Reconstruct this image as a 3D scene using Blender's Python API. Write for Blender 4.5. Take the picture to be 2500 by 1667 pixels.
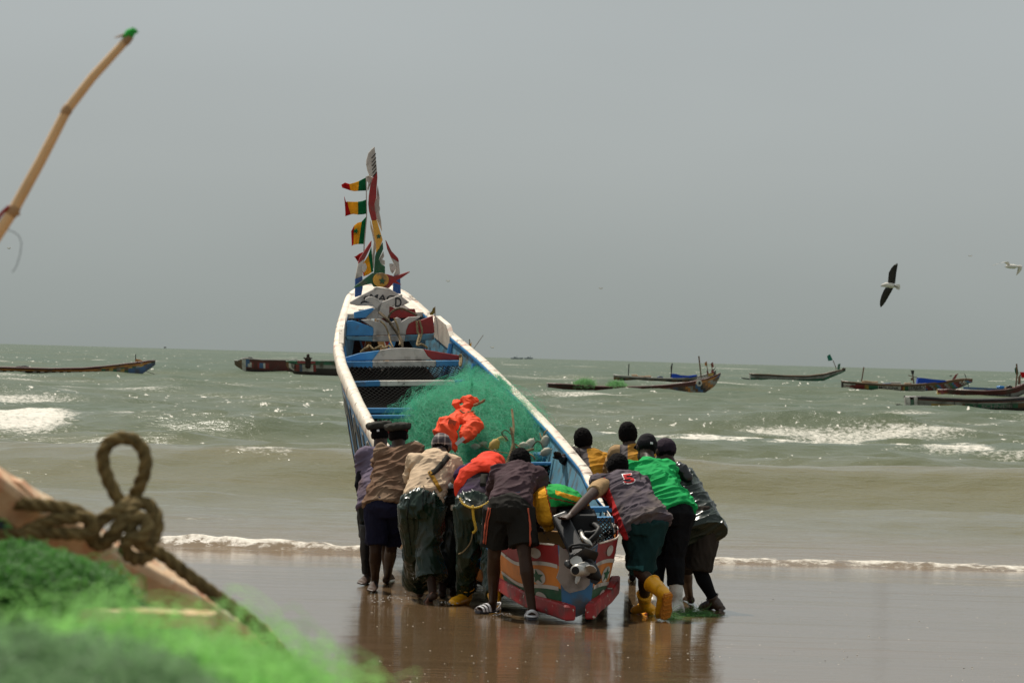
import bpy, bmesh, math, random
import numpy as np
from mathutils import Vector, Matrix
from mathutils.bvhtree import BVHTree

for _o in list(bpy.data.objects):
    bpy.data.objects.remove(_o)
scene = bpy.context.scene
COL = scene.collection
random.seed(7)
RNG = np.random.default_rng(7)

# ------------------------------------------------------------------ camera
CAM_H = 2.1
FPX = 10000.0                       # focal length in pixels of the 2500 px wide photograph
ROLL = math.radians(1.58)
PITCH = 39.0 / FPX
c_f = Vector((0, math.cos(PITCH), math.sin(PITCH)))
c_z = Vector((0, -math.sin(PITCH), math.cos(PITCH)))
c_r = Vector((1, 0, 0)) * math.cos(ROLL) + c_z * math.sin(ROLL)
c_u = Vector((-1, 0, 0)) * math.sin(ROLL) + c_z * math.cos(ROLL)
cam_data = bpy.data.cameras.new('camera')
cam = bpy.data.objects.new('camera', cam_data)
COL.objects.link(cam)
m3 = Matrix((c_r, c_u, -c_f)).transposed()
cam.matrix_world = Matrix.Translation((0, 0, CAM_H)) @ m3.to_4x4()
cam_data.sensor_width = 36.0
cam_data.lens = FPX / 2500.0 * 36.0
cam_data.clip_start = 0.2
cam_data.clip_end = 60000.0
cam_data.dof.use_dof = True
cam_data.dof.focus_distance = 37.0
cam_data.dof.aperture_fstop = 14.0
scene.camera = cam

# ------------------------------------------------------------------ light
SUN_EL, SUN_AZ = math.radians(58.0), math.radians(-30.0)   # azimuth from +Y (out to sea), negative = to the left
to_sun = Vector((math.sin(SUN_AZ) * math.cos(SUN_EL), math.cos(SUN_AZ) * math.cos(SUN_EL), math.sin(SUN_EL)))
sun_data = bpy.data.lights.new('sun', 'SUN')
sun_data.energy = 5.0
sun_data.angle = math.radians(0.6)
sun_data.color = (1.0, 0.93, 0.82)
sun = bpy.data.objects.new('sun', sun_data)
COL.objects.link(sun)
sun.rotation_euler = (-to_sun).to_track_quat('-Z', 'Y').to_euler()
sun.location = (0, 0, 60)

world = bpy.data.worlds.new('World')
scene.world = world
world.use_nodes = True
wn, wl = world.node_tree.nodes, world.node_tree.links
wn.clear()
w_out = wn.new('ShaderNodeOutputWorld')
w_bg = wn.new('ShaderNodeBackground')
w_sky = wn.new('ShaderNodeTexSky')
w_sky.sky_type = 'NISHITA'
w_sky.sun_disc = False
w_sky.sun_elevation = SUN_EL
w_sky.sun_rotation = SUN_AZ
w_sky.air_density = 1.0
w_sky.dust_density = 8.0
w_sky.ozone_density = 1.0
w_hs = wn.new('ShaderNodeHueSaturation')
w_hs.inputs['Saturation'].default_value = 0.25
w_geo = wn.new('ShaderNodeTexCoord')
w_sep = wn.new('ShaderNodeSeparateXYZ')
w_ramp = wn.new('ShaderNodeValToRGB')           # dusty haze: a little darker in the thick air at the horizon
_e = w_ramp.color_ramp.elements
_e[0].position = 0.0;  _e[0].color = (0.365, 0.405, 0.385, 1)
_e[1].position = 1.0;  _e[1].color = (0.455, 0.50, 0.52, 1)
_n = w_ramp.color_ramp.elements.new(0.045); _n.color = (0.475, 0.515, 0.508, 1)
_n = w_ramp.color_ramp.elements.new(0.08); _n.color = (0.495, 0.540, 0.545, 1)
w_scale = wn.new('ShaderNodeVectorMath'); w_scale.operation = 'SCALE'
w_scale.inputs['Scale'].default_value = 10.0
w_mix = wn.new('ShaderNodeMix'); w_mix.data_type = 'RGBA'
w_mix.inputs['Factor'].default_value = 0.85
wl.new(w_geo.outputs['Generated'], w_sep.inputs[0])
wl.new(w_sep.outputs['Z'], w_ramp.inputs[0])
w_nz = wn.new('ShaderNodeTexNoise'); w_nz.inputs['Scale'].default_value = 7.0; w_nz.inputs['Detail'].default_value = 3.0
w_map = wn.new('ShaderNodeMapping'); w_map.inputs['Scale'].default_value = (1, 1, 3)
wl.new(w_geo.outputs['Generated'], w_map.inputs['Vector']); wl.new(w_map.outputs[0], w_nz.inputs['Vector'])
w_nr = wn.new('ShaderNodeMapRange'); w_nr.inputs['From Min'].default_value = 0.3; w_nr.inputs['From Max'].default_value = 0.7
w_nr.inputs['To Min'].default_value = 0.975; w_nr.inputs['To Max'].default_value = 1.03
wl.new(w_nz.outputs['Fac'], w_nr.inputs['Value'])
w_vm = wn.new('ShaderNodeVectorMath'); w_vm.operation = 'SCALE'          # faint unevenness of the dust
wl.new(w_ramp.outputs['Color'], w_vm.inputs[0]); wl.new(w_nr.outputs[0], w_vm.inputs['Scale'])
wl.new(w_vm.outputs['Vector'], w_scale.inputs[0])
wl.new(w_sky.outputs['Color'], w_hs.inputs['Color'])
wl.new(w_hs.outputs['Color'], w_mix.inputs['A'])
wl.new(w_scale.outputs['Vector'], w_mix.inputs['B'])
wl.new(w_mix.outputs['Result'], w_bg.inputs['Color'])
w_bg.inputs['Strength'].default_value = 0.1
wl.new(w_bg.outputs[0], w_out.inputs[0])
scene.view_settings.view_transform = 'Standard'
scene.view_settings.look = 'None'
scene.view_settings.gamma = 1.0
scene.view_settings.exposure = -0.12
scene.view_settings.use_curve_mapping = False
scene.render.engine = 'CYCLES'
scene.cycles.use_denoising = True
scene.cycles.max_bounces = 8
scene.cycles.sample_clamp_indirect = 6.0
scene.cycles.blur_glossy = 0.1
scene.render.resolution_x, scene.render.resolution_y = 1024, 682


# ------------------------------------------------------------------ geometry helpers
def U(px, py, d):
    """World point seen at photograph pixel (px, py) at distance Y = d."""
    ray = c_f + c_r * ((px - 1250.0) / FPX) + c_u * ((833.5 - py) / FPX)
    return Vector((0, 0, CAM_H)) + ray * (d / ray.y)


def G(px, py, z=0.0):
    """World point on the level z seen at the pixel."""
    ray = c_f + c_r * ((px - 1250.0) / FPX) + c_u * ((833.5 - py) / FPX)
    return Vector((0, 0, CAM_H)) + ray * ((z - CAM_H) / ray.z)


def on_plane(px, py, p0, n):
    ray = c_f + c_r * ((px - 1250.0) / FPX) + c_u * ((833.5 - py) / FPX)
    o = Vector((0, 0, CAM_H))
    return o + ray * ((p0 - o).dot(n) / ray.dot(n))


def root_loc(parent):
    v = Vector((0, 0, 0))
    while parent is not None:
        v += Vector(parent.location)
        parent = parent.parent
    return v


def tag(o, label=None, cat=None, group=None, kind=None):
    if label: o['label'] = label
    if cat: o['category'] = cat
    if group: o['group'] = group
    if kind: o['kind'] = kind
    return o


def thing(name, loc, label, cat, group=None):
    o = bpy.data.objects.new(name, None)
    o.empty_display_size = 0.1
    COL.objects.link(o)
    o.location = loc
    return tag(o, label, cat, group)


def mesh_obj(name, verts, faces, mats, parent=None, smooth=False, matidx=None, kind=None, loc=None):
    """Link a mesh given in world coordinates as ONE object (relative to its parent's place)."""
    v = np.asarray(verts, dtype=np.float64).reshape(-1, 3)
    off = root_loc(parent) if parent is not None else (Vector(loc) if loc is not None else Vector((0, 0, 0)))
    v = v - np.array(off)
    me = bpy.data.meshes.new(name)
    me.from_pydata(v.tolist(), [], [tuple(int(i) for i in f) for f in faces])
    if not isinstance(mats, (list, tuple)): mats = [mats]
    for m in mats: me.materials.append(m)
    if matidx is not None:
        me.polygons.foreach_set('material_index', np.asarray(matidx, dtype=np.int32))
    if smooth:
        me.polygons.foreach_set('use_smooth', np.ones(len(me.polygons), dtype=bool))
    me.update()
    o = bpy.data.objects.new(name, me)
    COL.objects.link(o)
    if parent is not None: o.parent = parent
    elif loc is not None: o.location = loc
    if kind: o['kind'] = kind
    return o


def fix_normals(o):
    bm = bmesh.new(); bm.from_mesh(o.data)
    bmesh.ops.recalc_face_normals(bm, faces=bm.faces)
    bm.to_mesh(o.data); bm.free()
    return o


class MB:
    """Collects closed shapes (world coordinates)."""
    def __init__(self): self.v = []; self.f = []; self.mi = []
    def add(self, v, f, mi=0):
        b = len(self.v); self.v += [tuple(p) for p in v]
        self.f += [tuple(i + b for i in q) for q in f]; self.mi += [mi] * len(f)
        return self
    def tube(self, pts, rad, side=None, flat=False, seg=14, mi=0, closed=False):
        """Tube through pts; rad = list of r or (rx, ry); side = direction of rx; rounded caps unless flat."""
        P = [Vector(p) for p in pts]
        R = [(r, r) if isinstance(r, (int, float)) else r for r in (rad if isinstance(rad, list) else [rad] * len(P))]
        n = len(P)
        side = Vector(side) if side is not None else None
        rings = []
        prev = None
        T = []
        for i in range(n):
            if closed:
                t = P[(i + 1) % n] - P[i - 1]
            else:
                a = P[max(i - 1, 0)]; b = P[min(i + 1, n - 1)]
                t = b - a
            T.append(t.normalized() if t.length > 1e-9 else Vector((0, 0, 1)))
        fr = []
        for i in range(n):
            t = T[i]
            s = side if side is not None else prev
            if s is None or s.cross(t).length < 1e-4:
                s = Vector((1, 0, 0)) if abs(t.x) < 0.8 else Vector((0, 1, 0))
            x = (s - t * s.dot(t)).normalized(); y = t.cross(x)
            prev = x; fr.append((x, y))
        def ring(c, x, y, rx, ry):
            return [c + x * (rx * math.cos(2 * math.pi * k / seg)) + y * (ry * math.sin(2 * math.pi * k / seg)) for k in range(seg)]
        if not flat and not closed:
            x, y = fr[0]; rr = min(R[0])
            for a in (75, 45, 20):
                rings.append(ring(P[0] - T[0] * rr * math.sin(math.radians(a)), x, y, R[0][0] * math.cos(math.radians(a)), R[0][1] * math.cos(math.radians(a))))
        for i in range(n):
            rings.append(ring(P[i], *fr[i], *R[i]))
        if not flat and not closed:
            x, y = fr[-1]; rr = min(R[-1])
            for a in (20, 45, 75):
                rings.append(ring(P[-1] + T[-1] * rr * math.sin(math.radians(a)), x, y, R[-1][0] * math.cos(math.radians(a)), R[-1][1] * math.cos(math.radians(a))))
        v = [p for r in rings for p in r]; f = []
        m = len(rings)
        for i in range(m if closed else m - 1):
            for k in range(seg):
                k2 = (k + 1) % seg; j = (i + 1) % m
                f.append((i * seg + k, i * seg + k2, j * seg + k2, j * seg + k))
        if not closed:
            f.append(tuple(range(seg - 1, -1, -1)))
            f.append(tuple((m - 1) * seg + k for k in range(seg)))
        return self.add(v, f, mi)
    def ell(self, c, rx, ry, rz, X=(1, 0, 0), Y=(0, 1, 0), Z=(0, 0, 1), nu=16, nv=10, mi=0):
        c = Vector(c); X = Vector(X); Y = Vector(Y); Z = Vector(Z)
        v = [c + Z * rz]; f = []
        for i in range(1, nv):
            th = math.pi * i / nv
            for k in range(nu):
                ph = 2 * math.pi * k / nu
                v.append(c + X * (rx * math.sin(th) * math.cos(ph)) + Y * (ry * math.sin(th) * math.sin(ph)) + Z * (rz * math.cos(th)))
        v.append(c - Z * rz)
        for k in range(nu): f.append((0, 1 + k, 1 + (k + 1) % nu))
        for i in range(nv - 2):
            for k in range(nu):
                a = 1 + i * nu + k; b = 1 + i * nu + (k + 1) % nu
                f.append((a, a + nu, b + nu, b))
        L = len(v) - 1; s = 1 + (nv - 2) * nu
        for k in range(nu): f.append((L, s + (k + 1) % nu, s + k))
        return self.add(v, f, mi)
    def box(self, c, sx, sy, sz, X=(1, 0, 0), Y=(0, 1, 0), Z=(0, 0, 1), mi=0):
        c = Vector(c); X = Vector(X) * (sx / 2); Y = Vector(Y) * (sy / 2); Z = Vector(Z) * (sz / 2)
        v = [c + X * a + Y * b + Z * e for e in (-1, 1) for b in (-1, 1) for a in (-1, 1)]
        f = [(0, 2, 3, 1), (4, 5, 7, 6), (0, 1, 5, 4), (2, 6, 7, 3), (0, 4, 6, 2), (1, 3, 7, 5)]
        return self.add(v, f, mi)
    def prism(self, poly, ext, mi=0):
        """Closed prism: polygon (list of world points) extruded by vector ext."""
        n = len(poly); e = Vector(ext)
        v = [Vector(p) for p in poly] + [Vector(p) + e for p in poly]
        f = [tuple(range(n)), tuple(range(2 * n - 1, n - 1, -1))]
        for i in range(n):
            j = (i + 1) % n
            f.append((i, i + n, j + n, j))
        return self.add(v, f, mi)
    def build(self, name, mats, parent=None, smooth=False, kind=None, loc=None):
        o = mesh_obj(name, [tuple(p) for p in self.v], self.f, mats, parent, smooth, self.mi, kind, loc)
        return fix_normals(o)


# value noise -----------------------------------------------------------------
_PERM = RNG.random((64, 64, 64))


def vnoise(p, seed=0):
    """p (n,3) -> 0..1"""
    p = np.asarray(p) + seed * 17.31
    i = np.floor(p).astype(int); f = p - i
    f = f * f * (3 - 2 * f)
    out = 0
    for dx in (0, 1):
        for dy in (0, 1):
            for dz in (0, 1):
                w = (f[:, 0] if dx else 1 - f[:, 0]) * (f[:, 1] if dy else 1 - f[:, 1]) * (f[:, 2] if dz else 1 - f[:, 2])
                out = out + w * _PERM[(i[:, 0] + dx) % 64, (i[:, 1] + dy) % 64, (i[:, 2] + dz) % 64]
    return out


def fbm(p, seed=0, octv=3):
    s = 0; a = 0.5; t = 0
    for k in range(octv):
        s = s + a * vnoise(np.asarray(p) * (2.03 ** k), seed + k); t += a; a *= 0.5
    return s / t


def blob(mb, name, mats, parent, voxel=0.009, smooth_it=6, wrinkle=0.0, wscale=(7, 7, 7), wrot=0.0, matfn=None, seed=0, kind=None, post=None):
    """Fuse the collected closed shapes into one continuous skin (voxel remesh), then crease it."""
    me = bpy.data.meshes.new('tmp')
    me.from_pydata([tuple(p) for p in mb.v], [], mb.f)
    bm = bmesh.new(); bm.from_mesh(me); bmesh.ops.recalc_face_normals(bm, faces=bm.faces); bm.to_mesh(me); bm.free()
    o = bpy.data.objects.new('tmp', me); COL.objects.link(o)
    md = o.modifiers.new('r', 'REMESH'); md.mode = 'VOXEL'; md.voxel_size = voxel; md.adaptivity = 0.0
    if smooth_it:
        ms = o.modifiers.new('s', 'SMOOTH'); ms.factor = 0.5; ms.iterations = smooth_it
    dg = bpy.context.evaluated_depsgraph_get()
    dg.update()
    ev = bpy.data.meshes.new_from_object(o.evaluated_get(dg), depsgraph=dg)
    bpy.data.objects.remove(o); bpy.data.meshes.remove(me)
    n = len(ev.vertices)
    co = np.empty(n * 3); ev.vertices.foreach_get('co', co); co = co.reshape(-1, 3)
    if wrinkle > 0:
        nr = np.empty(n * 3); ev.vertices.foreach_get('normal', nr); nr = nr.reshape(-1, 3)
        ca, sa = math.cos(wrot), math.sin(wrot)
        q = np.stack([co[:, 0] * ca + co[:, 2] * sa, co[:, 1], -co[:, 0] * sa + co[:, 2] * ca], 1) * np.array(wscale)
        warp = np.stack([vnoise(co * 5, seed + 3), vnoise(co * 5, seed + 5), vnoise(co * 5, seed + 9)], 1) - 0.5
        h = fbm(q + warp * 1.0, seed, 2)
        ridge = np.clip(1 - np.abs(2 * h - 1) * 2.4, 0, 1) ** 1.5
        h2 = fbm(q * 2.1 + warp * 1.3, seed + 21, 2)
        ridge2 = np.clip(1 - np.abs(2 * h2 - 1) * 2.6, 0, 1) ** 1.5
        disp = (ridge - 0.42) * 1.0 + (ridge2 - 0.4) * 0.5
        co = co + nr * (disp * wrinkle)[:, None]
    if post is not None: co = post(co)
    co = co - np.array(root_loc(parent)) if parent is not None else co
    ev.vertices.foreach_set('co', co.ravel())
    ev.materials.clear()
    if not isinstance(mats, (list, tuple)): mats = [mats]
    for m in mats: ev.materials.append(m)
    npoly = len(ev.polygons)
    ev.polygons.foreach_set('use_smooth', np.ones(npoly, dtype=bool))
    if matfn is not None:
        cc = np.empty(npoly * 3); ev.polygons.foreach_get('center', cc); cc = cc.reshape(-1, 3)
        nn = np.empty(npoly * 3); ev.polygons.foreach_get('normal', nn); nn = nn.reshape(-1, 3)
        rl = np.array(root_loc(parent)) if parent is not None else 0
        ev.polygons.foreach_set('material_index', np.asarray(matfn(cc + rl, nn), dtype=np.int32))
    ev.update()
    ev.name = name
    ob = bpy.data.objects.new(name, ev); COL.objects.link(ob)
    if parent is not None: ob.parent = parent
    if kind: ob['kind'] = kind
    return ob


def strands(name, pts, radius, mat, parent=None, kind='stuff'):
    """pts (N, K, 3) world -> hair curves object."""
    N, K, _ = pts.shape
    hc = bpy.data.hair_curves.new(name)
    hc.add_curves([K] * N)
    off = np.array(root_loc(parent)) if parent is not None else np.zeros(3)
    hc.points.foreach_set('position', (pts - off).reshape(-1).astype(np.float32))
    if 'radius' not in hc.attributes: hc.attributes.new('radius', 'FLOAT', 'POINT')
    hc.attributes['radius'].data.foreach_set('value', np.full(N * K, radius, dtype=np.float32))
    hc.materials.append(mat)
    o = bpy.data.objects.new(name, hc); COL.objects.link(o)
    if parent is not None: o.parent = parent
    if kind: o['kind'] = kind
    return o


def catmull(pts, n=8):
    P = [Vector(p) for p in pts]
    P = [P[0] * 2 - P[1]] + P + [P[-1] * 2 - P[-2]]
    out = []
    for i in range(1, len(P) - 2):
        for k in range(n):
            t = k / n
            a, b, c, d = P[i - 1], P[i], P[i + 1], P[i + 2]
            out.append(0.5 * ((2 * b) + (c - a) * t + (2 * a - 5 * b + 4 * c - d) * t * t + (3 * b - a - 3 * c + d) * t ** 3))
    out.append(P[-2])
    return out


def rope_mb(path, R, pitch, mb=None, seg=7, strands_n=3, step=None):
    """Laid rope: three strands twisted round a path."""
    mb = mb or MB()
    P = catmull(path, 10)
    L = [0.0]
    for i in range(1, len(P)): L.append(L[-1] + (P[i] - P[i - 1]).length)
    step = step or pitch / 9
    n = max(4, int(L[-1] / step))
    xs = np.linspace(0, L[-1], n)
    Q = np.stack([np.interp(xs, L, [p[k] for p in P]) for k in range(3)], 1)
    T = np.gradient(Q, axis=0); T /= np.linalg.norm(T, axis=1)[:, None] + 1e-12
    x = np.cross(T[0], [0.3, 0.1, 0.9]); x /= np.linalg.norm(x)
    fx = []
    for i in range(n):
        x = x - T[i] * np.dot(x, T[i]); x /= np.linalg.norm(x); fx.append(x.copy())
    fx = np.array(fx); fy = np.cross(T, fx)
    for s in range(strands_n):
        ph = 2 * math.pi * (xs / pitch + s / strands_n)
        pts = Q + (fx * np.cos(ph)[:, None] + fy * np.sin(ph)[:, None]) * (R * 0.48)
        mb.tube([Vector(p) for p in pts], [R * 0.56] * n, seg=seg)
    return mb


# ------------------------------------------------------------------ materials
def new_mat(name):
    m = bpy.data.materials.new(name); m.use_nodes = True
    nt = m.node_tree
    return m, nt.nodes, nt.links, nt.nodes['Principled BSDF']


def mat(name, col, rough=0.6, var=0.18, scale=6.0, bump=0.15, bscale=40.0, dirt=None, dirt_amt=0.0, dirt_scale=3.0,
        chip=None, chip_amt=0.0, chip_scale=9.0, spec=0.5, sheen=0.0, stretch=None, metal=0.0, trans=0.0, bdist=0.01):
    m, n, l, b = new_mat(name)
    tc = n.new('ShaderNodeNewGeometry')
    mp = n.new('ShaderNodeMapping')
    if stretch: mp.inputs['Scale'].default_value = stretch
    l.new(tc.outputs['Position'], mp.inputs['Vector'])
    def noise(sc, det=4.0, src=None):
        t = n.new('ShaderNodeTexNoise'); t.inputs['Scale'].default_value = sc; t.inputs['Detail'].default_value = det
        l.new(mp.outputs[0], t.inputs['Vector']); return t
    def mix(fac, a, bb):
        x = n.new('ShaderNodeMix'); x.data_type = 'RGBA'
        l.new(fac, x.inputs['Factor'])
        for s, v in (('A', a), ('B', bb)):
            if hasattr(v, 'is_output'): l.new(v, x.inputs[s])
            else: x.inputs[s].default_value = (*v, 1)
        return x.outputs['Result']
    def thresh(t, lo, hi):
        r = n.new('ShaderNodeMapRange'); r.inputs['From Min'].default_value = lo; r.inputs['From Max'].default_value = hi
        l.new(t.outputs['Fac'], r.inputs['Value']); return r.outputs[0]
    c0 = tuple(max(0, x * (1 - var)) for x in col); c1 = tuple(min(1, x * (1 + var)) for x in col)
    out = mix(thresh(noise(scale), 0.3, 0.7), c0, c1)
    if dirt and dirt_amt > 0:
        f = thresh(noise(dirt_scale, 6.0), 0.62 - dirt_amt * 0.35, 0.80 - dirt_amt * 0.2)
        out = mix(f, out, dirt)
    if chip and chip_amt > 0:
        t = noise(chip_scale, 8.0)
        t.inputs['Roughness'].default_value = 0.65
        f = thresh(t, 0.70 - chip_amt * 0.25, 0.715 - chip_amt * 0.25)
        out = mix(f, out, chip)
    l.new(out, b.inputs['Base Color'])
    rr = n.new('ShaderNodeMapRange'); rr.inputs['To Min'].default_value = max(0.03, rough - 0.1); rr.inputs['To Max'].default_value = min(1, rough + 0.12)
    l.new(noise(scale * 2.3).outputs['Fac'], rr.inputs['Value']); l.new(rr.outputs[0], b.inputs['Roughness'])
    b.inputs['Specular IOR Level'].default_value = spec
    b.inputs['Metallic'].default_value = metal
    if sheen: b.inputs['Sheen Weight'].default_value = sheen
    if bump > 0:
        bp = n.new('ShaderNodeBump'); bp.inputs['Strength'].default_value = bump; bp.inputs['Distance'].default_value = bdist
        l.new(noise(bscale, 5.0).outputs['Fac'], bp.inputs['Height']); l.new(bp.outputs[0], b.inputs['Normal'])
    if trans > 0:
        tr = n.new('ShaderNodeBsdfTranslucent'); l.new(out, tr.inputs['Color'])
        ms = n.new('ShaderNodeMixShader'); ms.inputs[0].default_value = trans
        l.new(b.outputs[0], ms.inputs[1]); l.new(tr.outputs[0], ms.inputs[2])
        l.new(ms.outputs[0], n['Material Output'].inputs[0])
    return m


def cloth(name, col, rough=0.85, **k):
    k.setdefault('var', 0.22); k.setdefault('scale', 9.0); k.setdefault('bump', 0.3); k.setdefault('bscale', 120.0); k.setdefault('spec', 0.12)
    k.setdefault('bdist', 0.006)
    return mat(name, col, rough, **k)


def paint(name, col, **k):
    k.setdefault('rough', 0.5); k.setdefault('dirt', (0.10, 0.08, 0.06)); k.setdefault('dirt_amt', 0.12); k.setdefault('dirt_scale', 7.0)
    k.setdefault('chip', (0.16, 0.12, 0.09)); k.setdefault('chip_amt', 0.12); k.setdefault('bump', 0.12)
    return mat(name, col, **k)

# ================================================================== SETTING
# ---- wet sand ---------------------------------------------------------------
def make_sand_mat():
    m, n, l, b = new_mat('wet_sand')
    g = n.new('ShaderNodeNewGeometry')
    def mp(sc):
        x = n.new('ShaderNodeMapping'); x.inputs['Scale'].default_value = sc
        l.new(g.outputs['Position'], x.inputs['Vector']); return x.outputs[0]
    def nz(vec, sc, det=4):
        t = n.new('ShaderNodeTexNoise'); t.inputs['Scale'].default_value = sc; t.inputs['Detail'].default_value = det
        l.new(vec, t.inputs['Vector']); return t.outputs['Fac']
    big = nz(mp((0.25, 1.0, 1)), 0.8, 5)
    mx = n.new('ShaderNodeMix'); mx.data_type = 'RGBA'
    mx.inputs['A'].default_value = (0.112, 0.070, 0.036, 1); mx.inputs['B'].default_value = (0.158, 0.102, 0.054, 1)
    l.new(big, mx.inputs['Factor'])
    fl = nz(mp((1, 1, 1)), 26, 2)                        # shell flecks
    fr = n.new('ShaderNodeMapRange'); fr.inputs['From Min'].default_value = 0.745; fr.inputs['From Max'].default_value = 0.76
    l.new(fl, fr.inputs['Value'])
    mx2 = n.new('ShaderNodeMix'); mx2.data_type = 'RGBA'; mx2.inputs['B'].default_value = (0.6, 0.55, 0.48, 1)
    l.new(fr.outputs[0], mx2.inputs['Factor']); l.new(mx.outputs['Result'], mx2.inputs['A'])
    l.new(mx2.outputs['Result'], b.inputs['Base Color'])
    st = nz(mp((0.35, 2.2, 1)), 1.6, 6)                  # streaks where the film has drained
    rr = n.new('ShaderNodeMapRange'); rr.inputs['From Min'].default_value = 0.40; rr.inputs['From Max'].default_value = 0.72
    rr.inputs['To Min'].default_value = 0.03; rr.inputs['To Max'].default_value = 0.11
    l.new(st, rr.inputs['Value']); l.new(rr.outputs[0], b.inputs['Roughness'])
    b.inputs['IOR'].default_value = 1.33
    # drained streaks: less film, more sand
    sk = nz(mp((0.10, 3.2, 1)), 1.0, 6)
    skr = n.new('ShaderNodeMapRange'); skr.inputs['From Min'].default_value = 0.56; skr.inputs['From Max'].default_value = 0.70
    skr.inputs['To Min'].default_value = 0.40; skr.inputs['To Max'].default_value = 0.10
    l.new(sk, skr.inputs['Value']); l.new(skr.outputs[0], b.inputs['Specular IOR Level'])
    b1 = n.new('ShaderNodeBump'); b1.inputs['Strength'].default_value = 0.24; b1.inputs['Distance'].default_value = 0.010
    l.new(nz(mp((0.9, 5.0, 1)), 2.2, 5), b1.inputs['Height'])
    b2 = n.new('ShaderNodeBump'); b2.inputs['Strength'].default_value = 0.09; b2.inputs['Distance'].default_value = 0.002
    l.new(nz(mp((1, 2.2, 1)), 42, 3), b2.inputs['Height']); l.new(b1.outputs[0], b2.inputs['Normal'])
    l.new(b2.outputs[0], b.inputs['Normal'])
    return m


xs = np.concatenate([np.linspace(-400, -12, 30), np.linspace(-11.5, 11.5, 150), np.linspace(12, 400, 30)])
ys = np.concatenate([np.linspace(-300, 8, 30), np.linspace(9, 47, 260), np.linspace(48, 120, 20)])
X, Y = np.meshgrid(xs, ys)
Z = np.where(Y < 40, 0.0, -(Y - 40) * 0.012) - np.clip(Y - 48, 0, 200) * 0.03
pp = np.stack([X.ravel() * 0.35, Y.ravel() * 1.3, 0 * X.ravel()], 1)
near = np.exp(-((Y.ravel() - 30) / 18.0) ** 2)
Z = Z + ((fbm(pp, 4, 3) - 0.5) * 0.012 * near).reshape(Z.shape)
ny, nx = X.shape
V = np.stack([X, Y, Z], -1).reshape(-1, 3)
idx = np.arange(nx * ny).reshape(ny, nx)
Fq = np.stack([idx[:-1, :-1], idx[:-1, 1:], idx[1:, 1:], idx[1:, :-1]], -1).reshape(-1, 4)
sand = mesh_obj('wet_sand_beach', V, Fq, make_sand_mat(), smooth=True)
tag(sand, 'wet brown sand shining with a thin film of water', kind='structure')


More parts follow.
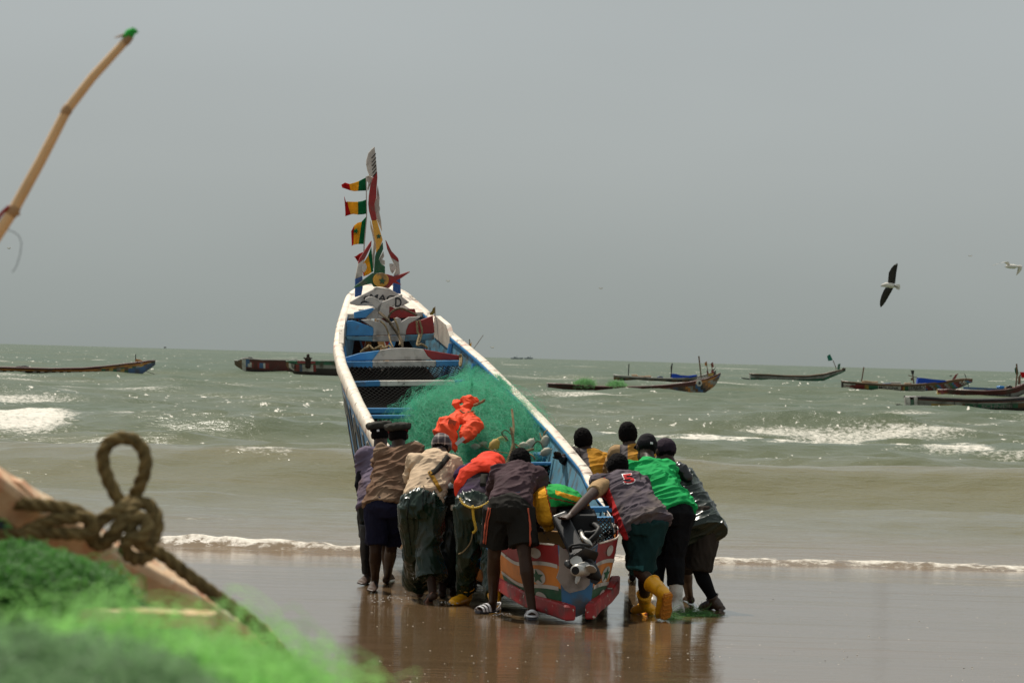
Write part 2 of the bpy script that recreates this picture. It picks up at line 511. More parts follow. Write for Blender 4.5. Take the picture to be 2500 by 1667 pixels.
# ---- sea --------------------------------------------------------------------
def make_sea():
    rows = [41.5]
    while rows[-1] < 16000:
        d = rows[-1]
        rows.append(d + max(0.07, 0.0034 * d if d < 400 else 0.008 * d))
    rows = np.array(rows)
    ang = np.concatenate([np.linspace(-0.9, -0.2, 40)[:-1], np.linspace(-0.2, 0.2, 150), np.linspace(0.2, 0.9, 40)[1:]])
    D, A = np.meshgrid(rows, ang, indexing='ij')
    X = np.tan(A) * D
    Y = D.copy()
    x, y = X.ravel(), Y.ravel()
    gap = np.maximum(0.0034 * y, 0.1)
    p2 = lambda a, b: np.stack([x * a, y * b, 0 * x], 1)
    z = np.full_like(x, -0.045)
    foam = np.zeros_like(x)
    depth = np.clip((y - 45.0) / 25.0, 0, 1)
    # wind chop and swell
    rng = np.random.default_rng(3)
    for k in range(26):
        lam = 0.9 * (1.22 ** k) if k < 14 else rng.uniform(5, 22)
        th = rng.normal(0, 0.45)
        amp = 0.0105 * lam ** 0.8 if k < 14 else 0.014 * lam ** 0.55
        kx, ky = math.sin(th) * 2 * math.pi / lam, math.cos(th) * 2 * math.pi / lam
        fade = np.clip((lam / gap - 2.0) / 2.0, 0, 1)
        ph = kx * x + ky * y + rng.uniform(0, 6.28) + 1.5 * vnoise(p2(0.3 / lam, 0.3 / lam), k)
        s = np.sin(ph)
        z += amp * fade * (np.abs(s) * -2 + 1.0 if k % 2 else s) * (0.1 + 0.9 * depth) * np.clip(1.2 - y / 5000, 0.3, 1) * np.clip(0.55 + (y - 75) / 60, 0.55, 1)
    def wave(yc0, amp, wf, wb, xmod, seed):
        yc = yc0 + 1.6 * (vnoise(p2(0.12, 0), seed) - 0.5) * 2 + 0.5 * (vnoise(p2(0.6, 0), seed + 1) - 0.5)
        a = amp * xmod(x)
        t = y - yc
        return a * np.where(t < 0, np.exp(-(t / wf) ** 2), np.exp(-(t / wb) ** 2)), t
    # first standing swell (about 67 m), a green-brown face towards the beach
    w1, t1 = wave(65.5, 0.62, 2.1, 3.6, lambda x: 0.80 + 0.30 * vnoise(p2(0.13, 0), 11), 31)
    z += w1
    crest1 = np.exp(-((t1 + 0.25) / 0.65) ** 2)
    f1 = fbm(p2(1.2, 1.2), 40, 3)
    lump = np.exp(-((x + 3.7) / 0.95) ** 2) + 0.45 * np.exp(-((x + 5.4) / 0.8) ** 2)
    foam = np.maximum(foam, crest1 * np.clip(lump * 1.7 + (f1 - 0.62) * 3.0 * np.clip((1.5 - x) / 3, .35, 1), 0, 1) * 0.75)
    w1b, _ = wave(56.5, 0.07, 1.4, 3.0, lambda x: 0.5 + vnoise(p2(0.2, 0), 14), 35)
    z += w1b
    # second swell (about 102 m), breaking at the far left
    w2, t2 = wave(103.0, 0.55, 3.0, 6.0, lambda x: np.clip(0.40 + 0.75 * np.exp(-((x + 7) / 8.0) ** 2), 0, 1.2), 51)
    z += w2
    brk = np.clip((-10.4 - x) / 1.2, 0, 1) * np.exp(-((t2 + 0.6) / 2.4) ** 2)
    foam = np.maximum(foam, np.clip(brk * 1.6, 0, 1))
    z += brk * 0.10 * fbm(p2(2.5, 2.5), 60, 3)
    cap2 = np.exp(-((t2 - 0.5) / 0.7) ** 2) * np.clip(1.35 * np.exp(-((x + 8.9) / 1.1) ** 2) + 1.2 * np.exp(-((x + 11.5) / 1.8) ** 2) + (fbm(p2(0.7, 0.7), 70, 3) - 0.72) * 2 * (x < -1), 0, 1)
    foam = np.maximum(foam, cap2 * 0.8)
    # spent foam lying right of the boat (about 105-112 m)
    yc = 107.5 - 0.32 * (x - 5) + 1.0 * (vnoise(p2(0.2, 0), 80) - 0.5)
    wid = 2.6 + 1.8 * vnoise(p2(0.25, 0), 81)
    band = np.exp(-((y - yc) / wid) ** 4) * np.clip((x + 0.5) / 1.5, 0, 1)
    lace = fbm(p2(0.75, 0.45) + 0.8 * np.stack([vnoise(p2(0.9, 0.6), 83), vnoise(p2(0.9, 0.6), 84), 0 * x], 1), 82, 4)
    foam = np.maximum(foam, band * np.clip((1 - np.abs(2 * lace - 1) * 2.6) * 1.5 - 0.15, 0, 1) * 0.95)
    w3, t3 = wave(128.0, 0.45, 2.4, 5.0, lambda x: 0.2 + 0.9 * np.exp(-((x - 8) / 9.0) ** 2), 55)
    z += w3
    w4, t4 = wave(152.0, 0.50, 3.0, 6.0, lambda x: 0.6 + 0.6 * vnoise(p2(0.05, 0), 12), 56)
    z += w4
    foam = np.maximum(foam, np.exp(-((t4) / 1.0) ** 2) * np.clip((fbm(p2(0.22, 0.3), 88, 3) - 0.50) * 5, 0, 1) * 0.75)
    foam = np.maximum(foam, np.exp(-((t3) / 1.0) ** 2) * np.clip((fbm(p2(0.25, 0.3), 89, 3) - 0.50) * 5, 0, 1) * 0.75)
    for yw, aw, lo, hi, sd_ in ((185.0, 0.32, -16, 30, 201), (228.0, 0.42, -40, 40, 203), (268.0, 0.10, -50, 50, 205)):
        wv, tv = wave(yw, aw, 3.4, 7.0, lambda x: 0.35 + 0.9 * vnoise(p2(0.07, 0), sd_ + 1), sd_)
        z += wv
        foam = np.maximum(foam, np.exp(-((tv + .3) / 1.3) ** 2) * np.clip((fbm(p2(0.16, 0.25), sd_ + 2, 3) - 0.50) * 5, 0, 1) * 0.7)
    for yw, aw, sd_ in ((47.6, .035, 211), (51.8, .055, 213), (59.5, .07, 215)):
        wv, tv = wave(yw, aw, 0.7, 1.6, lambda x: 0.3 + 1.0 * vnoise(p2(0.22, 0), sd_ + 1), sd_)
        z += wv
        foam = np.maximum(foam, np.exp(-((tv + .1) / 0.3) ** 2) * np.clip((fbm(p2(0.5, 0.8), sd_ + 2, 3) - 0.57) * 5, 0, 1) * 0.45)
    # white caps farther out
    capn = fbm(np.stack([x * 0.11 * 180 / (y + 60), np.log(y) * 38, 0 * x], 1), 90, 3)
    foam = np.maximum(foam, np.clip((capn - 0.685) * 9, 0, 1) * 0.75 * (y > 118))
    # shore break: one low foaming ridge
    yc = 44.35 + 0.35 * (vnoise(p2(0.35, 0), 95) - 0.5) * 2 + 0.12 * (vnoise(p2(1.6, 0), 96) - 0.5) * 2
    t = y - yc
    left = np.clip((-x - 0.6) / 2.0, 0, 1)
    ridge = np.where(t < 0, np.exp(-(t / 0.13) ** 2), np.exp(-(t / (0.8)) ** 2))
    nz = fbm(p2(5, 5), 97, 3)
    z += ridge * (0.055 + 0.05 * left) * (0.6 + 0.9 * nz)
    fw = 1.7 + 1.6 * left
    fsh = np.where(t < -0.05, np.clip(1 + (t + 0.05) / 0.22, 0, 1), np.exp(-(t / fw) ** 2 * 1.5))
    foam = np.maximum(foam, fsh * np.clip(0.72 + 0.28 * left + (fbm(p2(3.2, 4.5), 98, 4) - 0.5) * 2.0, 0, 1) * 0.95)
    t = y - (49.5 + 0.8 * (vnoise(p2(0.25, 0), 101) - 0.5))
    z += 0.02 * np.exp(-(t / 0.8) ** 2)
    # the water runs out to nothing on the sand
    z = np.where(y < yc - 0.16, np.minimum(z, -0.02 - (yc - 0.16 - y) * 0.10), z)
    V = np.stack([x, y, z], 1)
    ny, nx = X.shape
    idx = np.arange(nx * ny).reshape(ny, nx)
    Fq = np.stack([idx[:-1, :-1], idx[:-1, 1:], idx[1:, 1:], idx[1:, :-1]], -1).reshape(-1, 4)
    m, n, l, b = new_mat('sea_water')
    at = n.new('ShaderNodeAttribute'); at.attribute_name = 'foam'
    g = n.new('ShaderNodeNewGeometry')
    sp = n.new('ShaderNodeSeparateXYZ'); l.new(g.outputs['Position'], sp.inputs[0])
    def mp(sc):
        q = n.new('ShaderNodeMapping'); q.inputs['Scale'].default_value = sc
        l.new(g.outputs['Position'], q.inputs['Vector']); return q.outputs[0]
    def nzn(vec, sc, det=4, rough=0.55):
        t = n.new('ShaderNodeTexNoise'); t.inputs['Scale'].default_value = sc; t.inputs['Detail'].default_value = det
        t.inputs['Roughness'].default_value = rough
        l.new(vec, t.inputs['Vector']); return t.outputs['Fac']
    def math_(op, a, bb, clamp=False):
        q = n.new('ShaderNodeMath'); q.operation = op; q.use_clamp = clamp
        for i, vv in enumerate((a, bb)):
            if hasattr(vv, 'is_output'): l.new(vv, q.inputs[i])
            else: q.inputs[i].default_value = vv
        return q.outputs[0]
    lg = math_('LOGARITHM', sp.outputs['Y'], 10.0)
    mr = n.new('ShaderNodeMapRange'); mr.inputs['From Min'].default_value = math.log10(43); mr.inputs['From Max'].default_value = math.log10(600)
    l.new(lg, mr.inputs['Value'])
    cr = n.new('ShaderNodeValToRGB'); e = cr.color_ramp.elements
    e[0].position = 0.0; e[0].color = (0.168, 0.118, 0.066, 1)
    e[1].position = 1.0; e[1].color = (0.070, 0.101, 0.069, 1)
    for p_, c_ in ((0.10, (0.132, 0.122, 0.058)), (0.17, (0.122, 0.122, 0.056)), (0.32, (0.088, 0.106, 0.052)), (0.5, (0.078, 0.102, 0.058))):
        q = cr.color_ramp.elements.new(p_); q.color = (*c_, 1)
    l.new(mr.outputs[0], cr.inputs[0])
    patch = nzn(mp((0.012, 0.02, 1)), 1.0, 4)
    mxp = n.new('ShaderNodeMix'); mxp.data_type = 'RGBA'; mxp.blend_type = 'MULTIPLY'
    mxp.inputs['Factor'].default_value = 1.0
    pr = n.new('ShaderNodeValToRGB'); pr.color_ramp.elements[0].position = 0.35; pr.color_ramp.elements[0].color = (0.9, 0.95, 0.95, 1)
    pr.color_ramp.elements[1].position = 0.7; pr.color_ramp.elements[1].color = (1.22, 1.05, 0.92, 1)
    l.new(patch, pr.inputs[0]); l.new(cr.outputs['Color'], mxp.inputs['A']); l.new(pr.outputs['Color'], mxp.inputs['B'])
    # foam broken up by fine noise
    fn = nzn(mp((1, 1, 1)), 7.0, 6, 0.7)
    fb = math_('ADD', at.outputs['Fac'], math_('MULTIPLY', math_('SUBTRACT', fn, 0.5), 2.2))
    fr = n.new('ShaderNodeMapRange'); fr.inputs['From Min'].default_value = 0.42; fr.inputs['From Max'].default_value = 1.05
    l.new(fb, fr.inputs['Value'])
    f0 = math_('MULTIPLY', fr.outputs[0], math_('GREATER_THAN', at.outputs['Fac'], 0.02), True)
    # small white flecks in drifts: broken crests plus painted-in sun sparkle, thinning with distance
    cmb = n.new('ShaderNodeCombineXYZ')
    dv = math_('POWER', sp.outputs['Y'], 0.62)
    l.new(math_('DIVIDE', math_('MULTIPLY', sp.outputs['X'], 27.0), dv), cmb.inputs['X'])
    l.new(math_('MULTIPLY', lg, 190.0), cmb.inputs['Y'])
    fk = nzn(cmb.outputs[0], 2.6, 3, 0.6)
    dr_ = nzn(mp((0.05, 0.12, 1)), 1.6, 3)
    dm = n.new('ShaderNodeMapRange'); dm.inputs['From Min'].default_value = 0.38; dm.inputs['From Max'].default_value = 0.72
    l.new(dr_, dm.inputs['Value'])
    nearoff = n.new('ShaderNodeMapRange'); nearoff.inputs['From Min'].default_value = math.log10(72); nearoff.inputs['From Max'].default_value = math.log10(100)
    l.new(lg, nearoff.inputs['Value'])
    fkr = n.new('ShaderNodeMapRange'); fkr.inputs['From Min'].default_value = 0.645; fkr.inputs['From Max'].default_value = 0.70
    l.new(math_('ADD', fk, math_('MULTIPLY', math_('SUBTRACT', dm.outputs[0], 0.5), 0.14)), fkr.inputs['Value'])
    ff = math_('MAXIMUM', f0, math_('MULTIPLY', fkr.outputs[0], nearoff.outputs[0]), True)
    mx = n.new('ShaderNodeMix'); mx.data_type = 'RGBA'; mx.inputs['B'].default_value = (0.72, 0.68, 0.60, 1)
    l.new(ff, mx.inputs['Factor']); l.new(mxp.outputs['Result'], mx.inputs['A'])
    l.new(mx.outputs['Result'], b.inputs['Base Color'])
    rr = n.new('ShaderNodeMapRange'); rr.inputs['From Min'].default_value = math.log10(46); rr.inputs['From Max'].default_value = math.log10(320)
    rr.inputs['To Min'].default_value = 0.08; rr.inputs['To Max'].default_value = 0.42
    l.new(lg, rr.inputs['Value'])
    l.new(math_('MAXIMUM', rr.outputs[0], math_('MULTIPLY', ff, 0.85)), b.inputs['Roughness'])
    sr = n.new('ShaderNodeMapRange'); sr.inputs['From Min'].default_value = math.log10(60); sr.inputs['From Max'].default_value = math.log10(300)
    sr.inputs['To Min'].default_value = 0.5; sr.inputs['To Max'].default_value = 0.16
    l.new(lg, sr.inputs['Value']); l.new(sr.outputs[0], b.inputs['Specular IOR Level'])
    b.inputs['IOR'].default_value = 1.333
    # ripples
    dfar = n.new('ShaderNodeMapRange'); dfar.inputs['From Min'].default_value = math.log10(45); dfar.inputs['From Max'].default_value = math.log10(110)
    dfar.inputs['To Min'].default_value = 0.5; dfar.inputs['To Max'].default_value = 1.0
    l.new(lg, dfar.inputs['Value'])
    b1 = n.new('ShaderNodeBump'); b1.inputs['Distance'].default_value = 0.10
    l.new(math_('MULTIPLY', dfar.outputs[0], 0.75), b1.inputs['Strength'])
    l.new(nzn(mp((0.8, 1.7, 1)), 1.7, 5), b1.inputs['Height'])
    b2 = n.new('ShaderNodeBump'); b2.inputs['Distance'].default_value = 0.018
    l.new(math_('MULTIPLY', dfar.outputs[0], 0.85), b2.inputs['Strength'])
    l.new(nzn(mp((1, 1.4, 1)), 9.0, 5, 0.6), b2.inputs['Height']); l.new(b1.outputs[0], b2.inputs['Normal'])
    b3 = n.new('ShaderNodeBump'); b3.inputs['Distance'].default_value = 0.03
    l.new(math_('MULTIPLY', ff, 0.8), b3.inputs['Strength'])
    l.new(nzn(mp((1, 1, 1)), 22.0, 4), b3.inputs['Height']); l.new(b2.outputs[0], b3.inputs['Normal'])
    l.new(b3.outputs[0], b.inputs['Normal'])
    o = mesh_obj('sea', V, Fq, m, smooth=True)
    a = o.data.attributes.new('foam', 'FLOAT', 'POINT')
    a.data.foreach_set('value', foam.astype(np.float32))
    tag(o, 'choppy green brown sea with low breaking waves', kind='structure')
    return o


sea = make_sea()

# ================================================================== THE PAINTED FISHING BOAT BEING PUSHED
M_WHITE = paint('old_white_paint', (0.74, 0.69, 0.60), chip=(0.13, 0.10, 0.08), chip_amt=0.22, dirt_amt=0.2, dirt=(0.30, 0.22, 0.15))
M_CREAM = paint('cream_gunwale_paint', (0.68, 0.60, 0.49), chip=(0.20, 0.15, 0.11), chip_amt=0.42, chip_scale=4.5, dirt=(0.40, 0.14, 0.09), dirt_amt=0.16, rough=0.55)
M_GREYW = paint('grey_white_board', (0.47, 0.43, 0.385), chip_amt=0.12, dirt_amt=0.25)
M_BLUE = paint('sky_blue_paint', (0.045, 0.235, 0.49), chip_amt=0.08, rough=0.45)
M_BLUET = paint('transom_blue_paint', (0.03, 0.13, 0.26), chip_amt=0.15, dirt_amt=0.3)
M_PANEL = paint('stern_panel_grey', (0.30, 0.25, 0.22), chip_amt=0.15, dirt_amt=0.35)
M_DISC = paint('painted_off_white', (0.50, 0.45, 0.39), chip_amt=0.12, dirt_amt=0.2)
M_BLUED = paint('deep_blue_paint', (0.02, 0.09, 0.30), chip_amt=0.05)
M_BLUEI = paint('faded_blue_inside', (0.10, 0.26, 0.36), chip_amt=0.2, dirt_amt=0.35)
M_RED = paint('boat_red_paint', (0.27, 0.013, 0.012), chip_amt=0.06)
M_REDB = paint('bright_red_paint', (0.34, 0.014, 0.014), chip=(0.55, 0.48, 0.38), chip_amt=0.28, chip_scale=14, dirt=(0.06, 0.035, 0.03), dirt_amt=0.35)
M_ORANGE = paint('orange_paint', (0.62, 0.20, 0.03), chip_amt=0.05)
M_GREEN = paint('dark_green_paint', (0.010, 0.085, 0.034), chip_amt=0.06)
M_YELLOW = paint('yellow_paint', (0.70, 0.36, 0.04), chip_amt=0.05)
M_OCHRE = paint('ochre_paint', (0.48, 0.26, 0.08), chip_amt=0.2)
M_BLACKP = paint('black_lettering', (0.012, 0.012, 0.014), chip_amt=0.04, dirt_amt=0.02)
M_HULLD = mat('tarred_bottom', (0.035, 0.028, 0.024), 0.6, bump=0.3)
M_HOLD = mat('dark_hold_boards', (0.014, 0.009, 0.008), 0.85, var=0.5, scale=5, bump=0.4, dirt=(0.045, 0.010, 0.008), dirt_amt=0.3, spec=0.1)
M_WOOD = mat('bare_grey_wood', (0.30, 0.22, 0.15), 0.75, var=0.3, scale=4, bump=0.4, stretch=(1, 1, 4))
M_ROPE = mat('old_tan_rope', (0.26, 0.19, 0.10), 0.9, var=0.35, scale=25, bump=0.5, bscale=200, spec=0.2)
M_ROPED = mat('dark_rope', (0.10, 0.075, 0.045), 0.9, var=0.4, scale=25, bump=0.5, bscale=200, spec=0.2)
M_NETBLK = mat('black_netting', (0.008, 0.008, 0.007), 0.9, bump=0, spec=0.05)

PSI = math.atan(0.1515)
e_s = Vector((-math.sin(PSI), math.cos(PSI), 0)); e_n = Vector((math.cos(PSI), math.sin(PSI), 0)); e_z = Vector((0, 0, 1))
O_B = Vector((5.54 - 0.1515 * 32.8, 32.8, 0.0))
HEEL = math.tan(math.radians(3.0))
ST = np.array([0.0, .35, .9, 1.6, 3.0, 4.5, 6.5, 8.5, 10.8, 12.0, 12.9, 13.6, 14.2, 14.55])
T_GW = [.15, .39, .50, .56, .68, .83, .87, .84, .77, .69, .57, .44, .32, .06]
T_GZ = [.62, .64, .68, .74, .87, 1.04, 1.32, 1.63, 2.0, 2.2, 2.40, 2.60, 2.78, 2.9]
T_CW = [.10, .26, .36, .41, .46, .48, .48, .42, .33, .25, .17, .10, .05, .02]
T_CZ = [.10, .15, .19, .2, .2, .2, .2, .2, .34, .62, 1.0, 1.45, 2.0, 2.5]
T_KZ = [.04, .04, .04, .04, .04, .04, .04, .05, .18, .46, .88, 1.38, 1.95, 2.45]


def smooth_tab(tab):
    fine = np.linspace(0, ST[-1], 400)
    v = np.interp(fine, ST, tab)
    k = np.hanning(15); k /= k.sum()
    w = np.convolve(np.pad(v, 7, mode='edge'), k, mode='valid')
    w[:4] = v[:4]; w[-4:] = v[-4:]
    return lambda s: np.interp(s, fine, w)


gw, gz, cw, cz, kz = map(smooth_tab, (T_GW, T_GZ, T_CW, T_CZ, T_KZ))


def BP(s, u, z, heel=True):
    return O_B + e_s * s + e_n * u + e_z * (z + (u * HEEL if heel else 0))


def hull_side(s, t, sgn, off=0.0):
    """Point on the hull side: t 0 at the chine, 1 at the gunwale; off outward."""
    c, g = float(cw(s)), float(gw(s))
    w = c + (g - c) * t ** 0.55
    z = float(cz(s)) + (float(gz(s)) - float(cz(s))) * t
    return BP(s, sgn * (w + off), z)


boat = thing('fishing_boat', O_B, 'long painted wooden fishing boat with a tall carved bow being pushed off the wet sand', 'boat')


def build_hull():
    ns, nt = 160, 40
    S = np.concatenate([np.linspace(0, 1.2, 36)[:-1], np.linspace(1.2, ST[-1], ns - 35)])
    V = []; F = []; mi = []
    mats = [M_BLUE, M_RED, M_ORANGE, M_GREEN, M_WHITE, M_HULLD, M_CREAM, M_OCHRE, M_GREYW]
    for s in S:                                   # outside: port gunwale -> chine -> keel -> chine -> starboard gunwale
        row = [hull_side(s, t, -1) for t in np.linspace(1, 0, nt + 1)]
        k = float(kz(s)); c = float(cw(s)); z0 = float(cz(s))
        row += [BP(s, -c * 0.66, z0 + (k - z0) * 0.55), BP(s, -c * 0.33, z0 + (k - z0) * 0.85), BP(s, 0, k),
                BP(s, c * 0.33, z0 + (k - z0) * 0.85), BP(s, c * 0.66, z0 + (k - z0) * 0.55)]
        row += [hull_side(s, t, 1) for t in np.linspace(0, 1, nt + 1)]
        V.append(row)
    m = len(V[0])
    def colour(s, t, sgn):
        if s < 1.05:
            w1 = 0.63 + 0.05 * math.sin(s * 7 + 0.6); w2 = 0.27 + 0.05 * math.sin(s * 6 + 1.2)
            return 1 if t > w1 else (2 if t > w2 else 3)
        if s < 3.2:
            if t > 0.9: return 4
            if 1.25 < s < 2.15 and 0.22 < t < 0.74: return 0
            if s > 2.3:
                q = (s - 2.3) / 0.9
                if t > 0.55 + 0.3 * q: return 1
                if t > 0.42: return 4
                if t > 0.2: return 0
                return 4 if (s * 3) % 1 < 0.5 else 2
            return 2
        if t > 0.92: return 6
        if t > 0.85 and s > 8: return 1 if math.sin(s * 9) > 0.4 else 6
        if t < 0.14: return 7 if math.sin(s * 11 + t * 30) > -0.6 else 4
        if s > 11.9:
            return (1, 4, 0, 1, 8, 0)[int((s - 11.9) * 5 + 2 * abs(t - 0.5)) % 6]
        if t < 0.2: return 0
        return 0
    for i in range(len(S) - 1):
        sm = 0.5 * (S[i] + S[i + 1])
        for j in range(m - 1):
            F.append((i * m + j, i * m + j + 1, (i + 1) * m + j + 1, (i + 1) * m + j))
            if j < nt: mi.append(colour(sm, 1 - (j + 0.5) / nt, -1))
            elif j >= m - 1 - nt: mi.append(colour(sm, (j - (m - 1 - nt) + 0.5) / nt, 1))
            else: mi.append(5)
    flat = [tuple(p) for r in V for p in r]
    hull = mesh_obj('hull', flat, F, mats, boat, True, mi)
    # transom (blunt stern board) is a part of its own
    tr = [BP(0, u, z) for u, z in ((-.16, .62), (-.11, .10), (0, .04), (.11, .10), (.16, .62), (.07, .55), (-.07, .55))]
    MB().prism([p - e_s * 0.03 for p in tr], e_s * 0.06).build('transom', M_BLUET, boat)
    mot = [BP(0, u, z) - e_s * 0.034 for u, z in ((-.155, .615), (-.15, .42), (-.17, .36), (-.1, .26), (-.06, .235), (.06, .26), (.1, .3), (.1, .5), (.15, .6), (.06, .545), (-.06, .545))]
    MB().prism(mot, e_s * 0.02).build('painted_panel', M_PANEL, boat)
    # inside skin and floor
    V = []; F = []; mi = []
    th = 0.045
    S2 = np.linspace(0.25, 14.0, 110); nt2 = 14
    for s in S2:
        row = []
        for sgn, ts in ((-1, np.linspace(1, 0, nt2 + 1)), (1, np.linspace(0, 1, nt2 + 1))):
            for t in ts:
                c, g = float(cw(s)), float(gw(s))
                w = max(0.02, c + (g - c) * t ** 0.55 - th)
                z = float(cz(s)) + 0.05 + (float(gz(s)) - float(cz(s)) - 0.05) * t
                row.append(BP(s, sgn * w, z))
        V.append(row)
    m = len(V[0])
    for i in range(len(S2) - 1):
        for j in range(m - 1):
            F.append((i * m + j, i * m + j + 1, (i + 1) * m + j + 1, (i + 1) * m + j))
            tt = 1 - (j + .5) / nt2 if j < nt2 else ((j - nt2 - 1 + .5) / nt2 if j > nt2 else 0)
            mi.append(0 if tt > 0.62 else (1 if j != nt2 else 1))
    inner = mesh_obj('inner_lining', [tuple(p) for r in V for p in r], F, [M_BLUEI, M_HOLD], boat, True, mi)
    # gunwale boards
    for sgn in (-1, 1):
        S3 = np.linspace(0.05, 14.4, 150)
        V = []; F = []; mi = []
        for s in S3:
            g = float(gw(s)); z = float(gz(s))
            prof = [(g - 0.068, z - 0.02), (g - 0.065, z + 0.022), (g - 0.045, z + 0.032), (g + 0.018, z + 0.030), (g + 0.034, z + 0.012), (g + 0.036, z - 0.065), (g + 0.022, z - 0.095), (g + 0.004, z - 0.10)]
            kf = min(1.0, max(.10, .10 + (s - 2.2) * .6)); prof = [(g + (a - g) * kf, z + (b - z) * kf) for a, b in prof]
            V.append([BP(s, sgn * max(0.005, a), b) for a, b in prof])
        k = len(V[0])
        for i in range(len(S3) - 1):
            for j in range(k):
                F.append((i * k + j, i * k + (j + 1) % k, (i + 1) * k + (j + 1) % k, (i + 1) * k + j))
                mi.append(1 if j == 5 and 9.0 < S3[i] < 12.5 and sgn < 0 else (2 if j in (0, 7) else 0))
        F.append(tuple(range(k))); F.append(tuple((len(S3) - 1) * k + j for j in range(k))); mi += [0, 0]
        fix_normals(mesh_obj('gunwale', [tuple(p) for r in V for p in r], F, [M_CREAM, M_RED, M_BLUE], boat, True, mi))
    return hull


hull = build_hull()


def BPX(px, py, s):
    """Point on the cross plane of the boat at station s seen at the pixel."""
    return on_plane(px, py, O_B + e_s * s, e_s)


def plate(name, s, poly, mats, thick=0.04, parent=None, dz=0.0):
    mb = MB()
    if poly and isinstance(poly[0][0], (int, float)): poly = [poly]
    for k, pl in enumerate(poly):
        mb.prism([BPX(x, y, s) + e_z * dz for x, y in pl], e_s * thick, k if isinstance(mats, list) else 0)
    o = mb.build(name, mats, parent or boat)
    bv = o.modifiers.new('bevel', 'BEVEL'); bv.width = 0.006; bv.segments = 1
    return o


def C1(*pts): return [(780 + x * .2551, 340 + y * .2551) for x, y in pts]       # bow crop -> photo
def C2(*pts): return [(840 + x * .08929, 640 + y * .08929) for x, y in pts]     # bow board crop
def C5(*pts): return [(840 + x * .12755, 740 + y * .12755) for x, y in pts]     # bow inside crop


# carved bow post (four coloured lengths), pale backing boards
SB = 13.95
plate('bow_post', SB, [
    C1((528, 70), (537, 150), (546, 250), (552, 305), (520, 358), (482, 352), (462, 300), (450, 240), (452, 195), (470, 130), (500, 95)),
    C1((552, 305), (555, 370), (548, 470), (545, 560), (527, 620), (535, 690), (550, 772), (503, 780), (478, 690), (470, 620), (475, 540), (490, 440), (520, 358)),
    C1((550, 772), (575, 860), (606, 965), (575, 1040), (545, 1085), (545, 1000), (525, 900), (503, 780)),
    C1((606, 985), (611, 1050), (570, 1150), (590, 1195), (628, 1215), (628, 1300), (522, 1290), (535, 1120), (545, 1085), (575, 1040))],
    [M_GREYW, M_RED, M_YELLOW, M_GREEN], 0.05)
for yy in (140, 180, 215, 250, 285, 320):
    plate('feather_slot', SB - 0.012, C1((536 + yy * 0.03, yy - 10), (538 + yy * 0.03, yy + 2), (490 + yy * 0.06, yy + 48), (487 + yy * 0.06, yy + 40)), M_BLACKP, 0.01)
plate('backing_board', SB + 0.07, C1((558, 440), (576, 560), (572, 640), (580, 650), (579, 682), (573, 690), (590, 780), (600, 885), (540, 740), (522, 620), (548, 560)), M_GREYW, 0.04)
plate('backing_board', SB + 0.07, C1((486, 770), (505, 840), (530, 920), (546, 1010), (530, 1100), (520, 1240), (505, 1235), (506, 1100), (522, 980), (505, 900), (490, 840)), M_GREYW, 0.04)
plate('carved_bracket', SB + 0.06, C1((612, 1070), (622, 1120), (600, 1150), (627, 1160), (627, 1205), (590, 1200), (566, 1165), (580, 1130)), M_GREYW, 0.04)
plate('carved_bracket', SB + 0.06, C1((452, 355), (470, 345), (520, 370), (520, 410), (490, 430), (465, 498), (458, 470), (470, 415), (452, 400)), M_GREYW, 0.04)
# two horns
plate('bow_horn', 13.55, [
    C1((342, 1512), (344, 1335), (412, 1312), (415, 1420), (402, 1492)),
    C1((344, 1335), (370, 1192), (440, 1135), (420, 1180), (412, 1312)),
    C1((370, 1192), (385, 1140), (470, 1010), (500, 968), (496, 1020), (440, 1135))], [M_BLUED, M_GREYW, M_RED], 0.06)
plate('bow_horn', 13.7, [
    C1((704, 1470), (712, 1305), (772, 1290), (780, 1480)),
    C1((712, 1305), (735, 1240), (690, 1135), (762, 1178), (772, 1290)),
    C1((690, 1135), (652, 1050), (635, 962), (690, 1070), (755, 1140), (762, 1178))], [M_BLUED, M_GREYW, M_RED], 0.06)
plate('horn_finger', 13.5, C1((415, 1200), (438, 1180), (455, 1225), (445, 1255), (425, 1280), (408, 1245)), M_GREYW, 0.03)
plate('horn_finger', 13.66, C1((668, 1190), (700, 1188), (735, 1222), (722, 1255), (698, 1287), (680, 1260)), M_GREYW, 0.03)
# fish-shaped ornament with a starred disc
plate('fish_ornament', 13.44, [
    C1((328, 1424), (345, 1400), (420, 1345), (510, 1278), (590, 1282), (590, 1412), (520, 1412), (498, 1378), (440, 1395)),
    C1((590, 1282), (650, 1292), (712, 1310), (775, 1292), (862, 1263), (868, 1270), (782, 1330), (732, 1352), (788, 1394), (712, 1372), (690, 1400), (662, 1428), (590, 1412))],
    [M_GREEN, M_RED], 0.045)


def disc_poly(cx, cy, rx, ry, n=24): return [(cx + rx * math.cos(6.2832 * i / n), cy + ry * math.sin(6.2832 * i / n)) for i in range(n)]
def star_poly(cx, cy, r, rot=0.0, k=0.42):
    return [(cx + (r if i % 2 == 0 else r * k) * math.sin(math.pi * i / 5 + rot), cy - (r if i % 2 == 0 else r * k) * math.cos(math.pi * i / 5 + rot)) for i in range(10)]


plate('painted_disc', 13.41, C1(*disc_poly(588, 1345, 76, 68)), M_YELLOW, 0.025)
plate('painted_star', 13.395, C1(*star_poly(602, 1356, 40, 0.1)), M_GREEN, 0.012)
plate('painted_star', SB - 0.012, C1(*star_poly(568, 930, 30, 0.0)), M_GREEN, 0.01)
